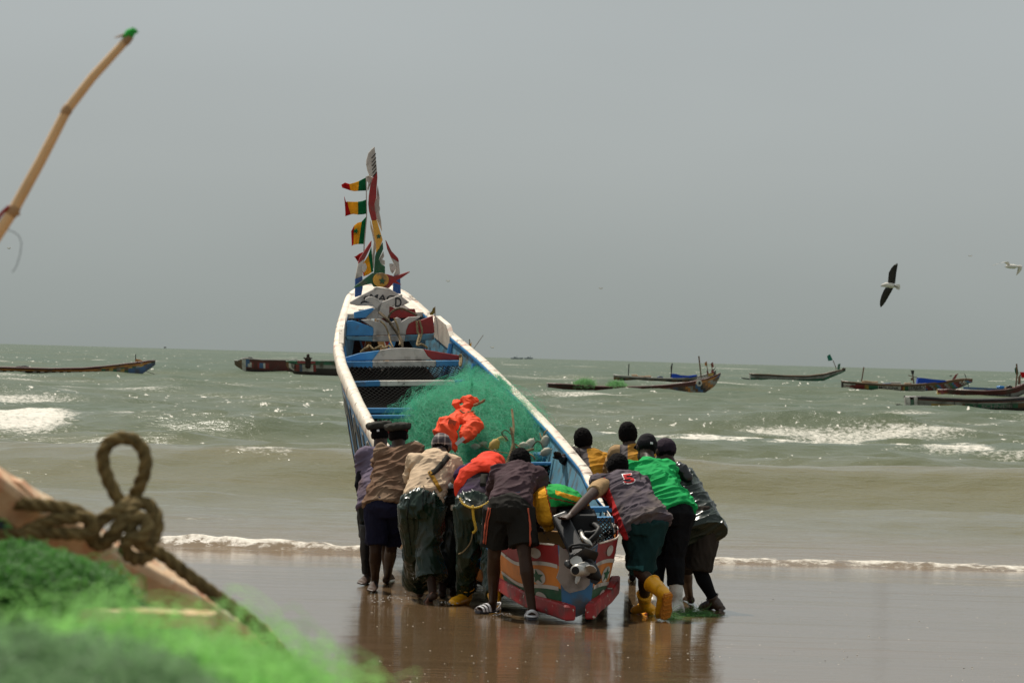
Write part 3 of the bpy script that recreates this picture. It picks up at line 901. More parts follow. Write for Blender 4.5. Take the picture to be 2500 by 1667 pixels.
# lettered bow boards
plate('bow_board', 13.3, C2((165, 1140), (170, 1085), (520, 880), (800, 740), (860, 680), (1240, 720), (1500, 880), (1790, 1100), (1600, 1190), (370, 1190)), M_GREYW, 0.05)
plate('scalloped_board', 12.98, [C2((560, 1530), (900, 1530), (905, 1300), (745, 1130), (570, 1040), (600, 980), (680, 940), (770, 935), (850, 965), (1040, 1080), (1200, 1020), (1580, 870), (1600, 900), (1560, 1190), (1240, 1200), (1235, 1530))], M_GREYW, 0.04)
plate('blue_side_board', 13.0, C2((275, 1530), (270, 1370), (760, 1245), (905, 1310), (900, 1530)), M_BLUE, 0.03)
plate('red_side_board', 13.0, C2((1235, 1530), (1235, 1210), (1300, 1215), (1400, 1270), (1940, 1275), (1990, 1500), (1960, 1530)), M_RED, 0.03)
# the bird-shaped bulkhead
plate('bird_bulkhead', 12.55, [
    C5((40, 625), (75, 335), (165, 328), (470, 430), (560, 470), (565, 560), (555, 622)),
    C5((555, 622), (565, 560), (560, 470), (470, 410), (325, 318), (495, 305), (620, 355), (690, 350), (600, 305), (710, 300), (850, 385), (960, 345), (990, 280), (1030, 270), (1095, 315), (1085, 360), (1240, 265), (1470, 250), (1420, 300), (1240, 400), (1190, 520), (1185, 605)),
    C5((1185, 605), (1190, 520), (1240, 400), (1330, 345), (1460, 325), (1700, 235), (1735, 560), (1700, 580))],
    [M_BLUE, M_GREYW, M_RED], 0.045)
plate('cross_beam', 12.5, [C5((40, 635), (555, 632), (540, 735), (60, 700)), C5((555, 632), (1180, 612), (1160, 735), (540, 735)), C5((1180, 612), (1720, 590), (1730, 700), (1160, 735))], [M_BLUEI, M_GREYW, M_BLUEI], 0.12)
# arched thwart in blue, white and red, with its seat below
plate('arched_thwart', 11.6, [
    C5((-45, 1105), (-40, 1055), (300, 955), (690, 900), (540, 1095)),
    C5((540, 1095), (690, 900), (900, 862), (1120, 850), (1350, 858), (1520, 880), (1600, 1010), (1690, 1085)),
    C5((1690, 1085), (1600, 1010), (1520, 880), (1850, 940), (2220, 1000), (2225, 1090))], [M_BLUE, M_GREYW, M_RED], 0.05)
plate('thwart', 11.45, [C5((-45, 1115), (550, 1112), (545, 1245), (-30, 1220)), C5((550, 1112), (1765, 1102), (1760, 1225), (545, 1245)), C5((1765, 1102), (2215, 1095), (2230, 1205), (1760, 1225))], [M_BLUE, M_GREYW, M_BLUE], 0.22)
plate('thwart', 10.7, [[(850, 932), (928, 929), (928, 943), (856, 945)], [(928, 929), (1110, 928), (1110, 941), (928, 943)], [(1110, 928), (1180, 928), (1176, 940), (1110, 941)]], [M_BLUE, M_WHITE, M_BLUE], 0.2)
plate('thwart', 8.5, [(880, 996), (1160, 996), (1160, 1008), (886, 1009)], M_BLUE, 0.16)
plate('thwart', 8.1, [(896, 1013), (1190, 1013), (1190, 1022), (900, 1022)], M_BLUE, 0.16)
# round cross beam and thwart at the stern end of the net
mb = MB(); mb.tube([BPX(930, 1119, 6.6), BPX(1300, 1121, 6.6)], [.062, .062], seg=16, flat=True)
mb.build('cross_beam', mat('scuffed_black_white_beam', (0.55, 0.52, 0.46), 0.5, chip=(0.05, 0.05, 0.07), chip_amt=0.75, chip_scale=8), boat, True)
mb = MB(); mb.tube([BPX(1288, 1118, 6.6), BPX(1330, 1118, 6.6), BPX(1357, 1121, 6.6)], [.06, .06, .045], seg=16)
mb.build('beam_end', M_BLUE, boat, True)
plate('thwart', 6.2, [[(940, 1133), (1130, 1134), (1130, 1143), (944, 1142)], [(1130, 1134), (1290, 1128), (1290, 1136), (1130, 1143)], [(1290, 1128), (1378, 1128), (1378, 1135), (1290, 1136)]], [M_BLUE, M_WHITE, M_BLUE], 0.15)
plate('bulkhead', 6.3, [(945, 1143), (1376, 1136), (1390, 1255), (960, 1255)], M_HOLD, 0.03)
plate('thwart', 2.1, [(1395, 1238), (1530, 1236), (1530, 1250), (1400, 1252)], M_BLUE, 0.14)
plate('thwart', 1.4, [(1420, 1263), (1545, 1260), (1545, 1275), (1424, 1277)], M_BLUE, 0.12)
plate('stern_seat', 0.85, [(1240, 1285), (1400, 1300), (1425, 1320), (1420, 1345), (1240, 1320)], M_OCHRE, 0.05)
# wash boards standing on the gunwale near the bow
for sgn, s0, s1, lift in ((-1, 12.0, 12.85, .15), (1, 12.25, 12.9, .12)):
    V = []; F = []
    S3 = np.linspace(s0, s1, 14)
    for q, s in enumerate(S3):
        g = float(gw(s)); z = float(gz(s)); a = lift * min(1, (q + 1.0) / 4.0, (14 - q) / 3.0 + 0.35)
        V += [BP(s, sgn * (g - .075), z - .12), BP(s, sgn * (g - .02), z - .10), BP(s, sgn * (g - .02), z + a), BP(s, sgn * (g - .075), z + a)]
    for i in range(13):
        for j in range(4): F.append((i * 4 + j, i * 4 + (j + 1) % 4, i * 4 + 4 + (j + 1) % 4, i * 4 + 4 + j))
    F += [(0, 1, 2, 3), (52, 53, 54, 55)]
    fix_normals(mesh_obj('wash_board', [tuple(p) for p in V], F, M_CREAM, boat))
# foredeck
V = []; F = []
S3 = np.linspace(13.35, 14.45, 10)
for s in S3:
    g = max(.03, float(gw(s)) - .03); z = float(gz(s)) + .03
    V += [BP(s, -g, z), BP(s, g, z), BP(s, g, z - .05), BP(s, -g, z - .05)]
for i in range(9):
    for j in range(4): F.append((i * 4 + j, i * 4 + (j + 1) % 4, i * 4 + 4 + (j + 1) % 4, i * 4 + 4 + j))
F += [(0, 1, 2, 3), (36, 37, 38, 39)]
fix_normals(mesh_obj('foredeck', [tuple(p) for p in V], F, M_CREAM, boat))
# ribs inside the hull
for s in (7.3, 7.9, 9.3, 9.9, 11.0, 12.2):
    for sgn in (-1, 1):
        pts = []
        for t in (0.05, .4, .7, .97):
            c, g = float(cw(s)), float(gw(s))
            w = c + (g - c) * t ** .55 - .06
            pts.append(BP(s, sgn * w, float(cz(s)) + .05 + (float(gz(s)) - float(cz(s)) - .05) * t))
        MB().tube(pts, [.028] * 4, seg=6, flat=True).build('rib', M_BLUE, boat)
# bottom rubbing planks at the stern
mb = MB()
for nm, sgn in (('bilge_plank', -1), ('bilge_plank', 1)):
    mb = MB()
    V = []; F = []
    path = [(1.25, .40), (.85, .37), (.45, .30), (.12, .17), (-.22, .065)] if sgn < 0 else [(.9, .46), (.66, .41), (.4, .31), (.1, .17), (-.2, .07)]
    zz = [.26, .225, .175, .135, .10] if sgn < 0 else [.26, .235, .185, .14, .105]
    for (s, u), z in zip(path, zz):
        for a, b in ((-.03, -.075), (.055, -.075), (.055, .045), (-.03, .045)):
            V.append(BP(s, sgn * (u + a), z + b))
    for i in range(4):
        for j in range(4): F.append((i * 4 + j, i * 4 + (j + 1) % 4, i * 4 + 4 + (j + 1) % 4, i * 4 + 4 + j))
    F += [(0, 1, 2, 3), (16, 17, 18, 19)]
    o = fix_normals(mesh_obj(nm, [tuple(p) for p in V], F, M_REDB, boat))
    o.modifiers.new('bevel', 'BEVEL').width = 0.012


# painted discs and stars on the stern quarters, letters on the sides (thin paint layers)
def side_patch(name, poly_st, sgn, m, off=0.006):
    """poly in (s, t) -> fan patch following the hull"""
    cs = sum(p[0] for p in poly_st) / len(poly_st); ct = sum(p[1] for p in poly_st) / len(poly_st)
    V = [hull_side(cs, ct, sgn, off)]; F = []
    n = len(poly_st)
    R_ = 6
    for r in range(1, R_ + 1):
        V += [hull_side(max(0.005, cs + (p[0] - cs) * r / R_), ct + (p[1] - ct) * r / R_, sgn, off) for p in poly_st]
    for i in range(n):
        j = (i + 1) % n
        F.append((0, 1 + i, 1 + j))
        for r in range(R_ - 1):
            b_ = 1 + n * r
            F.append((b_ + i, b_ + n + i, b_ + n + j, b_ + j))
    return mesh_obj(name, [tuple(p) for p in V], F, m, boat)


for sgn in (-1, 1):
    for nm, s, t, rs, rt, m in (('painted_disc', .24, .83, .062, .085, M_DISC), ('painted_disc', .24, .45, .088, .125, M_DISC), ('painted_disc', .24, .12, .07, .08, M_DISC)):
        side_patch(nm, [(s + rs * math.cos(6.2832 * i / 20), t + rt * math.sin(6.2832 * i / 20)) for i in range(20)], sgn, m)
    side_patch('painted_star', [(.24 + (.078 if i % 2 == 0 else .032) * math.sin(math.pi * i / 5 + .1), .45 + (.12 if i % 2 == 0 else .05) * math.cos(math.pi * i / 5 + .1)) for i in range(10)], sgn, M_GREEN, 0.010)


for sgn in (-1, 1):
    for fa, fb_ in ((lambda q: 0.63 + 0.05 * math.sin(q * 7 + 0.6), .03), (lambda q: 0.27 + 0.05 * math.sin(q * 6 + 1.2), .03)):
        V = []; F = []
        S4 = np.linspace(0.02, 1.06, 44)
        for q in S4: V += [hull_side(q, fa(q) - fb_, sgn, .005), hull_side(q, fa(q), sgn, .005), hull_side(q, fa(q) + fb_, sgn, .005)]
        for i in range(43): F += [(i * 3, i * 3 + 1, i * 3 + 4, i * 3 + 3), (i * 3 + 1, i * 3 + 2, i * 3 + 5, i * 3 + 4)]
        mesh_obj('painted_line', [tuple(p) for p in V], F, M_DISC, boat)


def text_mesh(body, extrude=0.0):
    cu = bpy.data.curves.new('t', 'FONT'); cu.body = body; cu.size = 1.0; cu.extrude = extrude; cu.resolution_u = 3; cu.offset = 0.022
    o = bpy.data.objects.new('t', cu); COL.objects.link(o)
    dg = bpy.context.evaluated_depsgraph_get(); dg.update()
    me = bpy.data.meshes.new_from_object(o.evaluated_get(dg), depsgraph=dg)
    bm = bmesh.new(); bm.from_mesh(me)
    bmesh.ops.triangulate(bm, faces=bm.faces)
    bmesh.ops.subdivide_edges(bm, edges=[e for e in bm.edges if e.calc_length() > 0.3], cuts=2)
    v = [p.co.copy() for p in bm.verts]; f = [tuple(q.index for q in fc.verts) for fc in bm.faces]
    bm.free(); bpy.data.objects.remove(o); bpy.data.curves.remove(cu); bpy.data.meshes.remove(me)
    return v, f


def hull_text(body, s0, s1, t0, t1, sgn, m, off):
    v, f = text_mesh(body)
    x0 = min(p.x for p in v); x1 = max(p.x for p in v); y0 = min(p.y for p in v); y1 = max(p.y for p in v)
    V = [hull_side(s0 + (s1 - s0) * (p.x - x0) / (x1 - x0), t0 + (t1 - t0) * (p.y - y0) / (y1 - y0), sgn, off) for p in v]
    return mesh_obj('painted_letters', [tuple(p) for p in V], f, m, boat)


hull_text('NDIOUGA', 11.75, 6.6, .235, .835, -1, M_WHITE, 0.005)
hull_text('NDIOUGA', 11.70, 6.63, .255, .815, -1, M_BLACKP, 0.009)
hull_text('R', 2.05, 1.35, .30, .68, -1, M_RED, 0.006)


def plate_text(body, s, p0, p1, p2, m):
    """text between pixel p0 (lower left), p1 (lower right), p2 (upper left)"""
    v, f = text_mesh(body)
    x0 = min(p.x for p in v); x1 = max(p.x for p in v); y0 = min(p.y for p in v); y1 = max(p.y for p in v)
    V = []
    for p in v:
        a = (p.x - x0) / (x1 - x0); b = (p.y - y0) / (y1 - y0)
        V.append(BPX(p0[0] + (p1[0] - p0[0]) * a + (p2[0] - p0[0]) * b, p0[1] + (p1[1] - p0[1]) * a + (p2[1] - p0[1]) * b, s))
    return mesh_obj('painted_letters', [tuple(p) for p in V], f, m, boat)


q = C2((520, 1040), (1400, 1090), (560, 860))
plate_text('cMAO', 13.295, *q, M_BLACKP)
q = C2((1390, 1230), (1570, 1240), (1400, 960))
plate_text('D', 12.975, *q, M_BLACKP)
q = C2((450, 1150), (790, 1100), (460, 1060))
plate_text('~', 13.295, *q, M_BLACKP)


# diamond netting laced over the holds
def diamond_net(name, a, b, c, d, nu, nv, r, m, parent=boat, sag=0.05):
    """a,b lower edge, d,c upper edge (a->b, d->c)"""
    cur = []
    K = 24
    for fam in (1, -1):
        for k in range(-nv, nu + nv):
            pts = []
            for i in range(K):
                t = i / (K - 1)
                x = (k + fam * t * nv) / nu
                if fam < 0: x = (k + nv - t * nv) / nu
                x = min(max(x, 0), 1)
                p = a.lerp(b, x).lerp(d.lerp(c, x), t)
                p = p - e_z * sag * 4 * t * (1 - t) * (0.6 + 0.4 * math.sin(9 * x))
                pts.append(tuple(p))
            cur.append(pts)
    return strands(name, np.array(cur), r, m, parent)


diamond_net('hold_net', BPX(850, 930, 10.9), BPX(1165, 927, 10.9), BPX(1115, 893, 11.4), BPX(838, 895, 11.4), 26, 7, .0042, M_NETBLK)
diamond_net('hold_net', BPX(885, 995, 8.7), BPX(1170, 995, 8.7), BPX(1170, 945, 10.6), BPX(858, 945, 10.6), 24, 9, .0042, M_NETBLK)
diamond_net('hold_net', BPX(1225, 1250, 6.15), BPX(1385, 1250, 6.15), BPX(1376, 1140, 6.15), BPX(1225, 1142, 6.15), 12, 9, .004, M_NETBLK)
diamond_net('stern_net', BPX(1430, 1325, .6), BPX(1500, 1320, .6), BPX(1490, 1262, 1.2), BPX(1432, 1265, 1.2), 6, 6, .006, M_NETBLK, sag=0.02)


# ropes at the bow (things that hang in the boat)
def rope(name, pts, R, m, label, group=None, pitch=None):
    mb = rope_mb([Vector(p) for p in pts], R, pitch or R * 7)
    o = mb.build(name, m, None, True, loc=tuple(pts[0]))
    return tag(o, label, 'rope', group)


def P5(x, y, s): return BPX(840 + x * .12755, 740 + y * .12755, s)


GR = 'ropes hanging over the bow boards'
rope('rope', [P5(680, 180, 12.9), P5(760, 250, 12.6), P5(830, 310, 12.49), P5(900, 410, 12.45), P5(990, 530, 12.40), P5(1060, 640, 12.35), P5(1110, 740, 12.2), P5(1112, 850, 12.1)], .017, M_ROPED, 'thick dark mooring rope hanging over the middle of the white bird board', GR)
rope('rope', [P5(965, 300, 12.49), P5(1000, 380, 12.45), P5(1040, 500, 12.42), P5(1050, 620, 12.38), P5(1075, 740, 12.25), P5(1065, 800, 12.1)], .012, M_ROPE, 'pale twisted rope hanging right of the thick dark rope at the bow', GR)
rope('rope', [P5(700, 350, 12.49), P5(770, 410, 12.47), P5(820, 500, 12.45), P5(860, 620, 12.40), P5(890, 740, 12.2), P5(940, 850, 12.1)], .010, M_ROPE, 'thin tan rope falling across the left part of the white bird board', GR)
rope('rope', [P5(1390, 350, 12.49), P5(1400, 450, 12.47), P5(1410, 560, 12.44), P5(1440, 620, 12.4), P5(1400, 800, 12.1), P5(1480, 790, 12.1), P5(1560, 830, 12.1), P5(1590, 860, 12.1)], .014, M_ROPE, 'looped tan rope hanging on the left edge of the red bow board', GR)
rope('rope', [P5(1440, 330, 12.49), P5(1470, 430, 12.47), P5(1495, 540, 12.44), P5(1470, 650, 12.4), P5(1430, 760, 12.2)], .012, M_ROPE, 'second tan rope strand hanging in front of the red bow board', GR)
rope('rope', [P5(850, 270, 12.8), P5(900, 180, 12.8), P5(1000, 118, 12.8), P5(1120, 105, 12.8), P5(1250, 160, 12.75), P5(1390, 230, 12.7)], .013, M_ROPED, 'dark rope arched in front of the upper red bow board', GR)
rope('rope', [P5(320, 940, 11.9), P5(380, 880, 11.9), P5(440, 850, 11.9), P5(480, 810, 11.95), P5(560, 880, 11.9), P5(640, 850, 11.9), P5(720, 815, 11.95), P5(760, 860, 11.9), P5(860, 820, 11.95), P5(900, 860, 11.9)], .013, M_ROPE, 'tangled pale rope lying behind the arched thwart', GR)
rope('rope', [P5(2215, 990, 11.58), P5(2225, 1060, 11.56), P5(2218, 1150, 11.4), P5(2225, 1210, 11.3), P5(2245, 1150, 11.4), P5(2250, 1050, 11.56), P5(2235, 985, 11.6)], .013, M_ROPE, 'pale rope loop hung over the right end of the arched thwart', GR)


# flags on the staff beside the bow post
M_FG = cloth('flag_green', (0.01, 0.16, 0.06), trans=0.35); M_FY = cloth('flag_yellow', (0.75, 0.42, 0.03), trans=0.35); M_FR = cloth('flag_red', (0.50, 0.02, 0.02), trans=0.35)
staff = MB()
staff.tube([BPX(894, 432, 14.1), BPX(895, 530, 14.1), BPX(889, 600, 14.05), BPX(887, 660, 14.0)], [.006, .006, .007, .008], seg=6)
staff.build('flag_staff', mat('thin_grey_staff', (0.35, 0.33, 0.30), 0.5), boat, True)


def flag(rows, s, label, star=None, amp=0.03, seed=0):
    """rows: list of (hoist-side -> fly) pixel pairs top/bottom; bands green, yellow, red by column"""
    n = len(rows); V = []; F = []; mi = []
    K = 9
    for i, (a, b, _) in enumerate(rows):
        for k in range(K):
            t = k / (K - 1)
            p = BPX(a[0] + (b[0] - a[0]) * t, a[1] + (b[1] - a[1]) * t, s)
            p = p + e_s * (amp * math.sin(i * 1.3 + t * 2.5 + seed) * min(1, i / 2))
            V.append(tuple(p))
    for i in range(n - 1):
        for k in range(K - 1):
            F.append((i * K + k, i * K + k + 1, (i + 1) * K + k + 1, (i + 1) * K + k)); mi.append(rows[i][2])
    o = mesh_obj('flag', V, F, [M_FG, M_FY, M_FR], None, True, mi, loc=V[0])
    sd = o.modifiers.new('thick', 'SOLIDIFY'); sd.thickness = 0.004
    tag(o, label, 'flag', 'striped flags on the bow staff')
    if star:
        cx, cy, r = star
        st = MB().prism([BPX(x, y, s - 0.06) for x, y in star_poly(cx, cy, r, .2)], e_s * 0.10).build('flag_star', M_FG, o)
    return o


c1 = lambda x, y: (780 + x * .2551, 340 + y * .2551)
flag([(c1(450, 365), c1(450, 492), 0), (c1(415, 382), c1(410, 494), 0), (c1(378, 402), c1(365, 496), 1), (c1(330, 418), c1(335, 497), 1), (c1(285, 430), c1(300, 490), 2), (c1(245, 415), c1(265, 480), 2), (c1(212, 435), c1(215, 465), 2)], 14.1, 'topmost green yellow and red flag beside the bow post')
flag([(c1(448, 578), c1(450, 714), 0), (c1(410, 592), c1(410, 720), 0), (c1(365, 600), c1(368, 722), 1), (c1(320, 600), c1(330, 715), 1), (c1(268, 597), c1(300, 720), 2), (c1(255, 600), c1(245, 738), 2), (c1(238, 548), c1(246, 736), 2)], 14.1, 'middle green yellow and red flag with a notched red end', seed=1)
flag([(c1(452, 735), c1(430, 1004), 0), (c1(425, 765), c1(405, 1003), 0), (c1(400, 790), c1(378, 1003), 1), (c1(365, 800), c1(350, 1006), 1), (c1(335, 825), c1(322, 1012), 2), (c1(305, 880), c1(305, 1022), 2)], 14.1, 'lower green yellow and red flag with a green star', star=(780 + 352 * .2551, 340 + 878 * .2551, 6.5), seed=2)
flag([(c1(495, 1030), c1(515, 1265), 0), (c1(465, 1110), c1(498, 1275), 1), (c1(440, 1150), c1(470, 1295), 1), (c1(420, 1190), c1(430, 1310), 2), (c1(410, 1215), c1(418, 1312), 2)], 13.8, 'crumpled green yellow and red flag low behind the left bow horn', seed=3)
flag([(c1(415, 1080), c1(400, 1170), 2), (c1(380, 1095), c1(380, 1178), 2), (c1(350, 1118), c1(362, 1165), 2), (c1(334, 1122), c1(340, 1135), 2)], 13.75, 'small torn red flag sticking out left of the bow horn', seed=4)


MB().tube([BPX(1062, 772, 12.85), BPX(1062, 749, 12.85)], [.006, .005], seg=6).build('flag_staff', M_WOOD, boat)
_fl = MB().prism([BPX(x, y, 12.86) for x, y in ((1062, 750), (1057, 752), (1055, 759), (1050, 764), (1049, 769), (1056, 769), (1061, 764))], e_s * .006).build('flag', cloth('ochre_pennant', (.26, .20, .05), trans=.3), None, loc=tuple(BPX(1062, 750, 12.86)))
tag(_fl, 'small faded ochre pennant standing on the right wash board of the bow', 'flag')

# ------------------------------------------------------------------ green net heap in the boat
def net_mat(name, col, trans=0.35):
    m, n, l, b = new_mat(name)
    hi = n.new('ShaderNodeHairInfo'); r = n.new('ShaderNodeValToRGB')
    r.color_ramp.elements[0].color = (*[c * 0.6 for c in col], 1); r.color_ramp.elements[1].color = (*[min(1, c * 1.5) for c in col], 1)
    l.new(hi.outputs['Random'], r.inputs[0]); l.new(r.outputs[0], b.inputs['Base Color'])
    b.inputs['Roughness'].default_value = 0.45
    tr = n.new('ShaderNodeBsdfTranslucent'); l.new(r.outputs[0], tr.inputs['Color'])
    ms = n.new('ShaderNodeMixShader'); ms.inputs[0].default_value = trans
    l.new(b.outputs[0], ms.inputs[1]); l.new(tr.outputs[0], ms.inputs[2]); l.new(ms.outputs[0], n['Material Output'].inputs[0])
    return m


M_NETG = net_mat('green_monofilament', (0.075, 0.42, 0.25), 0.5)
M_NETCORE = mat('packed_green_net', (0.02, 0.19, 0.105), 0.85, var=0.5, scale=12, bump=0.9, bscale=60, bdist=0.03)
CB = BP(8.0, 0.24, 1.10)
NR = (0.68, 1.65, 0.56)


def net_surface(th, ph, seed=0):
    """unit-sphere direction -> point on the lumpy heap"""
    d = np.stack([np.sin(th) * np.cos(ph), np.sin(th) * np.sin(ph), np.cos(th)], -1)
    lump = 0.86 + 0.30 * fbm(d.reshape(-1, 3) * 2.3 + 5, 33, 3).reshape(d.shape[:-1])
    q = d * np.array(NR) * lump[..., None]
    q[..., 0] = np.clip(q[..., 0], -0.85, 0.56)
    P = np.array(CB) + q[..., :1] * np.array(e_n) + q[..., 1:2] * np.array(e_s) + q[..., 2:3] * np.array(e_z) + q[..., 1:2] * 0.10 * np.array(e_z)
    return P, d


net_root = thing('green_fishing_net', CB, 'heap of fluffy green fishing net piled inside the painted boat', 'fishing net')
th = np.linspace(0.001, math.pi * 0.62, 40); ph = np.linspace(0, 2 * math.pi, 64, endpoint=False)
TH, PH = np.meshgrid(th, ph, indexing='ij')
P, D_ = net_surface(TH, PH)
idx = np.arange(TH.size).reshape(TH.shape)
Fq = np.stack([idx[:-1, :], np.roll(idx, -1, 1)[:-1, :], np.roll(idx, -1, 1)[1:, :], idx[1:, :]], -1).reshape(-1, 4)
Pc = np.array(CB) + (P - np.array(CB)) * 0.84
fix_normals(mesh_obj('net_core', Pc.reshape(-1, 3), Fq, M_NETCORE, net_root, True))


def fluff(N, K, surf, thmax, step, out, curl, rng):
    th = np.arccos(1 - rng.random(N) * (1 - math.cos(thmax))); ph = rng.random(N) * 2 * math.pi
    a = rng.random(N) * 2 * math.pi
    pts = []
    lift = rng.random(N) ** 2 * out
    ka = rng.normal(0, curl, N)
    for k in range(K):
        p, d = surf(np.clip(th, 0, thmax * 1.05), ph)
        prof = math.sin(math.pi * k / (K - 1))
        pts.append(p + d * (lift * (0.25 + prof))[:, None] + rng.normal(0, 0.006, (N, 3)))
        a = a + ka + rng.normal(0, curl * 0.8, N)
        th = th + step * np.sin(a); ph = ph + step * np.cos(a) / np.maximum(np.sin(th), 0.15)
    return np.stack(pts, 1)


rg = np.random.default_rng(5)
strands('net_strands', fluff(13000, 10, net_surface, math.pi * .56, 0.06, 0.13, 0.45, rg), 0.00085, M_NETG, net_root)
strands('loose_strands', fluff(4500, 10, net_surface, math.pi * .5, 0.08, 0.22, 0.55, rg), 0.0006, M_NETG, net_root)
# veil of net drawn up over the starboard side towards the bow
rngv = np.random.default_rng(9)
N = 2200; t = rngv.random(N)
s0 = 8.9 + 2.3 * t ** 1.3; u0 = (0.72 - 0.9 * rngv.random(N) ** 1.4 * (1 - 0.55 * t)) * (1 - 0.1 * t)
pts = []
a = rngv.random(N) * 6.28
for k in range(10):
    z0 = np.interp(s0, ST, T_GZ) - 0.30 + 0.34 * np.clip(u0 / 0.75, 0, 1) ** 2 - 0.10 * (s0 - 9.4)*0.4
    pts.append(np.array([tuple(BP(float(s), float(u), float(z))) for s, u, z in zip(s0, u0, z0)]) + rngv.normal(0, .012, (N, 3)))
    a = a + rngv.normal(0, .6, N); s0 = s0 + .055 * np.sin(a); u0 = np.clip(u0 + .045 * np.cos(a), -.6, .76)
strands('net_veil', np.stack(pts, 1), 0.0006, M_NETG, net_root)

# white and yellow floats, each its own thing
M_FLOAT = mat('dirty_white_foam', (0.40, 0.38, 0.29), 0.7, var=0.2, dirt=(0.30, 0.25, 0.15), dirt_amt=0.3, bump=0.3)
M_FLOATY = mat('yellow_foam', (0.50, 0.33, 0.06), 0.7, var=0.2, dirt=(0.25, 0.15, 0.05), dirt_amt=0.3, bump=0.4)


def net_float(px, py, d, r, m, label, cat='float', axis=None, L=None):
    c = U(px, py, d); r = r * .85
    mb = MB()
    ax = Vector(axis or (0.5, 0.3, 0.8)).normalized()
    L = L or r * 0.5
    mb.tube([c - ax * L, c, c + ax * L], [r * .82, r, r * .82], seg=16)
    mb.tube([c - ax * (L + r * .9), c + ax * (L + r * .9)], [r * .18, r * .18], seg=8)
    o = mb.build('net_float', m, None, True, loc=tuple(c))
    return tag(o, label, 'float', 'foam floats on the green net')


net_float(1018, 1088, 39.3, .045, M_FLOAT, 'half white float on a stick just right of the red banded cap', axis=(-.5, 0, 1))
net_float(1294, 1084, 39.3, .055, M_FLOAT, 'dull white float under green strands left of the pile at the right gunwale')
net_float(1331, 1077, 39.3, .052, M_FLOAT, 'round pinkish white float wedged against the right gunwale', axis=(.2, .1, 1))
net_float(1333, 1103, 39.0, .050, M_FLOAT, 'white float lowest against the right gunwale above the blue beam end', axis=(.8, 0, .4))
net_float(1278, 1087, 39.2, .042, M_FLOAT, 'pale green stained float half sunk in the net', axis=(1, 0, .1))
net_float(1180, 1086, 39.2, .045, M_FLOAT, 'pale float half sunk in the net left of the yellow funnel', axis=(1, .2, .2))
net_float(1161, 1090, 39.1, .038, M_FLOAT, 'flattened tan float in the net under the orange jacket', axis=(1, 0, 0))
net_float(1207, 1087, 39.0, .062, M_FLOATY, 'yellow cut float with a rope through it above the cross beam', axis=(.3, .2, .6))
net_float(1190, 1052, 39.6, .030, M_FLOATY, 'small tan oblong float right of the orange jacket', axis=(.8, 0, -.8), L=.07)
net_float(1225, 1074, 39.3, .048, M_FLOATY, 'brown yellow float under the curled line in mid net', axis=(.7, .2, .1))

GL = 'thin lines tangled over the green net'
rope('line', [U(1247, 1045, 38.9), U(1253, 1075, 38.85), U(1250, 1095, 38.8), U(1244, 1112, 38.75), U(1236, 1132, 38.7)], .014, M_ROPE, 'two tan rope tails hanging over the cross beam, left strand', GL)
rope('line', [U(1250, 1000, 39.2), U(1254, 1040, 39.0), U(1252, 1075, 38.85), U(1256, 1100, 38.8), U(1243, 1134, 38.7)], .012, M_ROPE, 'tall tan rope rising out of the net to the right of the curled line', GL)
rope('line', [U(1199, 1142, 38.75), U(1200, 1118, 38.7), U(1204, 1104, 38.7), U(1212, 1112, 38.75), U(1208, 1098, 38.8), U(1216, 1120, 38.72), U(1217, 1140, 38.75)], .016, M_ROPED, 'dark rope lashed round the cross beam behind the orange hood', GL)
rope('line', [U(1190, 1052, 39.5), U(1215, 1050, 39.5), U(1232, 1062, 39.3), U(1240, 1075, 39.0), U(1225, 1058, 39.0), U(1235, 1050, 39.0), U(1250, 1062, 38.95)], .005, M_ROPED, 'dark curled line beside the small tan float', GL)
rope('line', [U(1160, 1070, 39.4), U(1180, 1088, 39.1), U(1196, 1097, 38.9), U(1215, 1102, 38.8), U(1240, 1106, 38.75)], .004, M_ROPE, 'thin line running left from the yellow float', GL)
rope('line', [U(1255, 1082, 38.85), U(1270, 1092, 38.8), U(1283, 1100, 38.75), U(1300, 1098, 38.75), U(1302, 1095, 38.75), U(1284, 1102, 38.75), U(1300, 1112, 38.7), U(1306, 1120, 38.7)], .008, M_ROPE, 'tan line knotted with a bow over the blue beam end', GL)
rope('line', [U(1300, 1090, 39.1), U(1310, 1078, 39.1), U(1320, 1080, 39.05), U(1326, 1095, 39.0), U(1322, 1105, 39.0)], .006, M_ROPED, 'dark looped line around the white floats at the gunwale', GL)
rope('line', [U(1318, 1058, 39.5), U(1324, 1070, 39.4), U(1330, 1055, 39.4), U(1336, 1050, 39.5)], .007, M_ROPE, 'pale rope ends sticking up at the right gunwale', GL)

# orange life jacket lying on the net
M_LIFE = cloth('life_jacket_orange', (0.85, 0.085, 0.028), rough=0.7, var=0.12)
lj = thing('life_jacket', U(1120, 1060, 39.1), 'orange life jacket tied at the neck lying on top of the green net', 'life jacket')
mb = MB()
q = lambda x, y, d: U(780 + x * .2933, 660 + y * .2933, d)
mb.tube([q(1195, 1195, 39.3), q(1130, 1240, 39.15), q(1060, 1290, 39.05), q(1030, 1350, 39.0), q(1095, 1410, 38.95), q(1125, 1480, 38.9)], [(.055, .05), (.088, .06), (.112, .065), (.112, .065), (.075, .05), (.03, .03)], side=(1, 0, 0))
mb.tube([q(1215, 1195, 39.3), q(1250, 1250, 39.15), q(1285, 1300, 39.05), q(1230, 1370, 38.95), q(1215, 1410, 38.92)], [(.055, .05), (.095, .06), (.10, .06), (.085, .06), (.045, .04)], side=(1, 0, 0))
mb.tube([q(1205, 1215, 39.3), q(1215, 1160, 39.35), q(1235, 1125, 39.35), q(1245, 1080, 39.4)], [(.085, .06), (.06, .05), (.05, .05), (.10, .05)], side=(1, 0, 0))
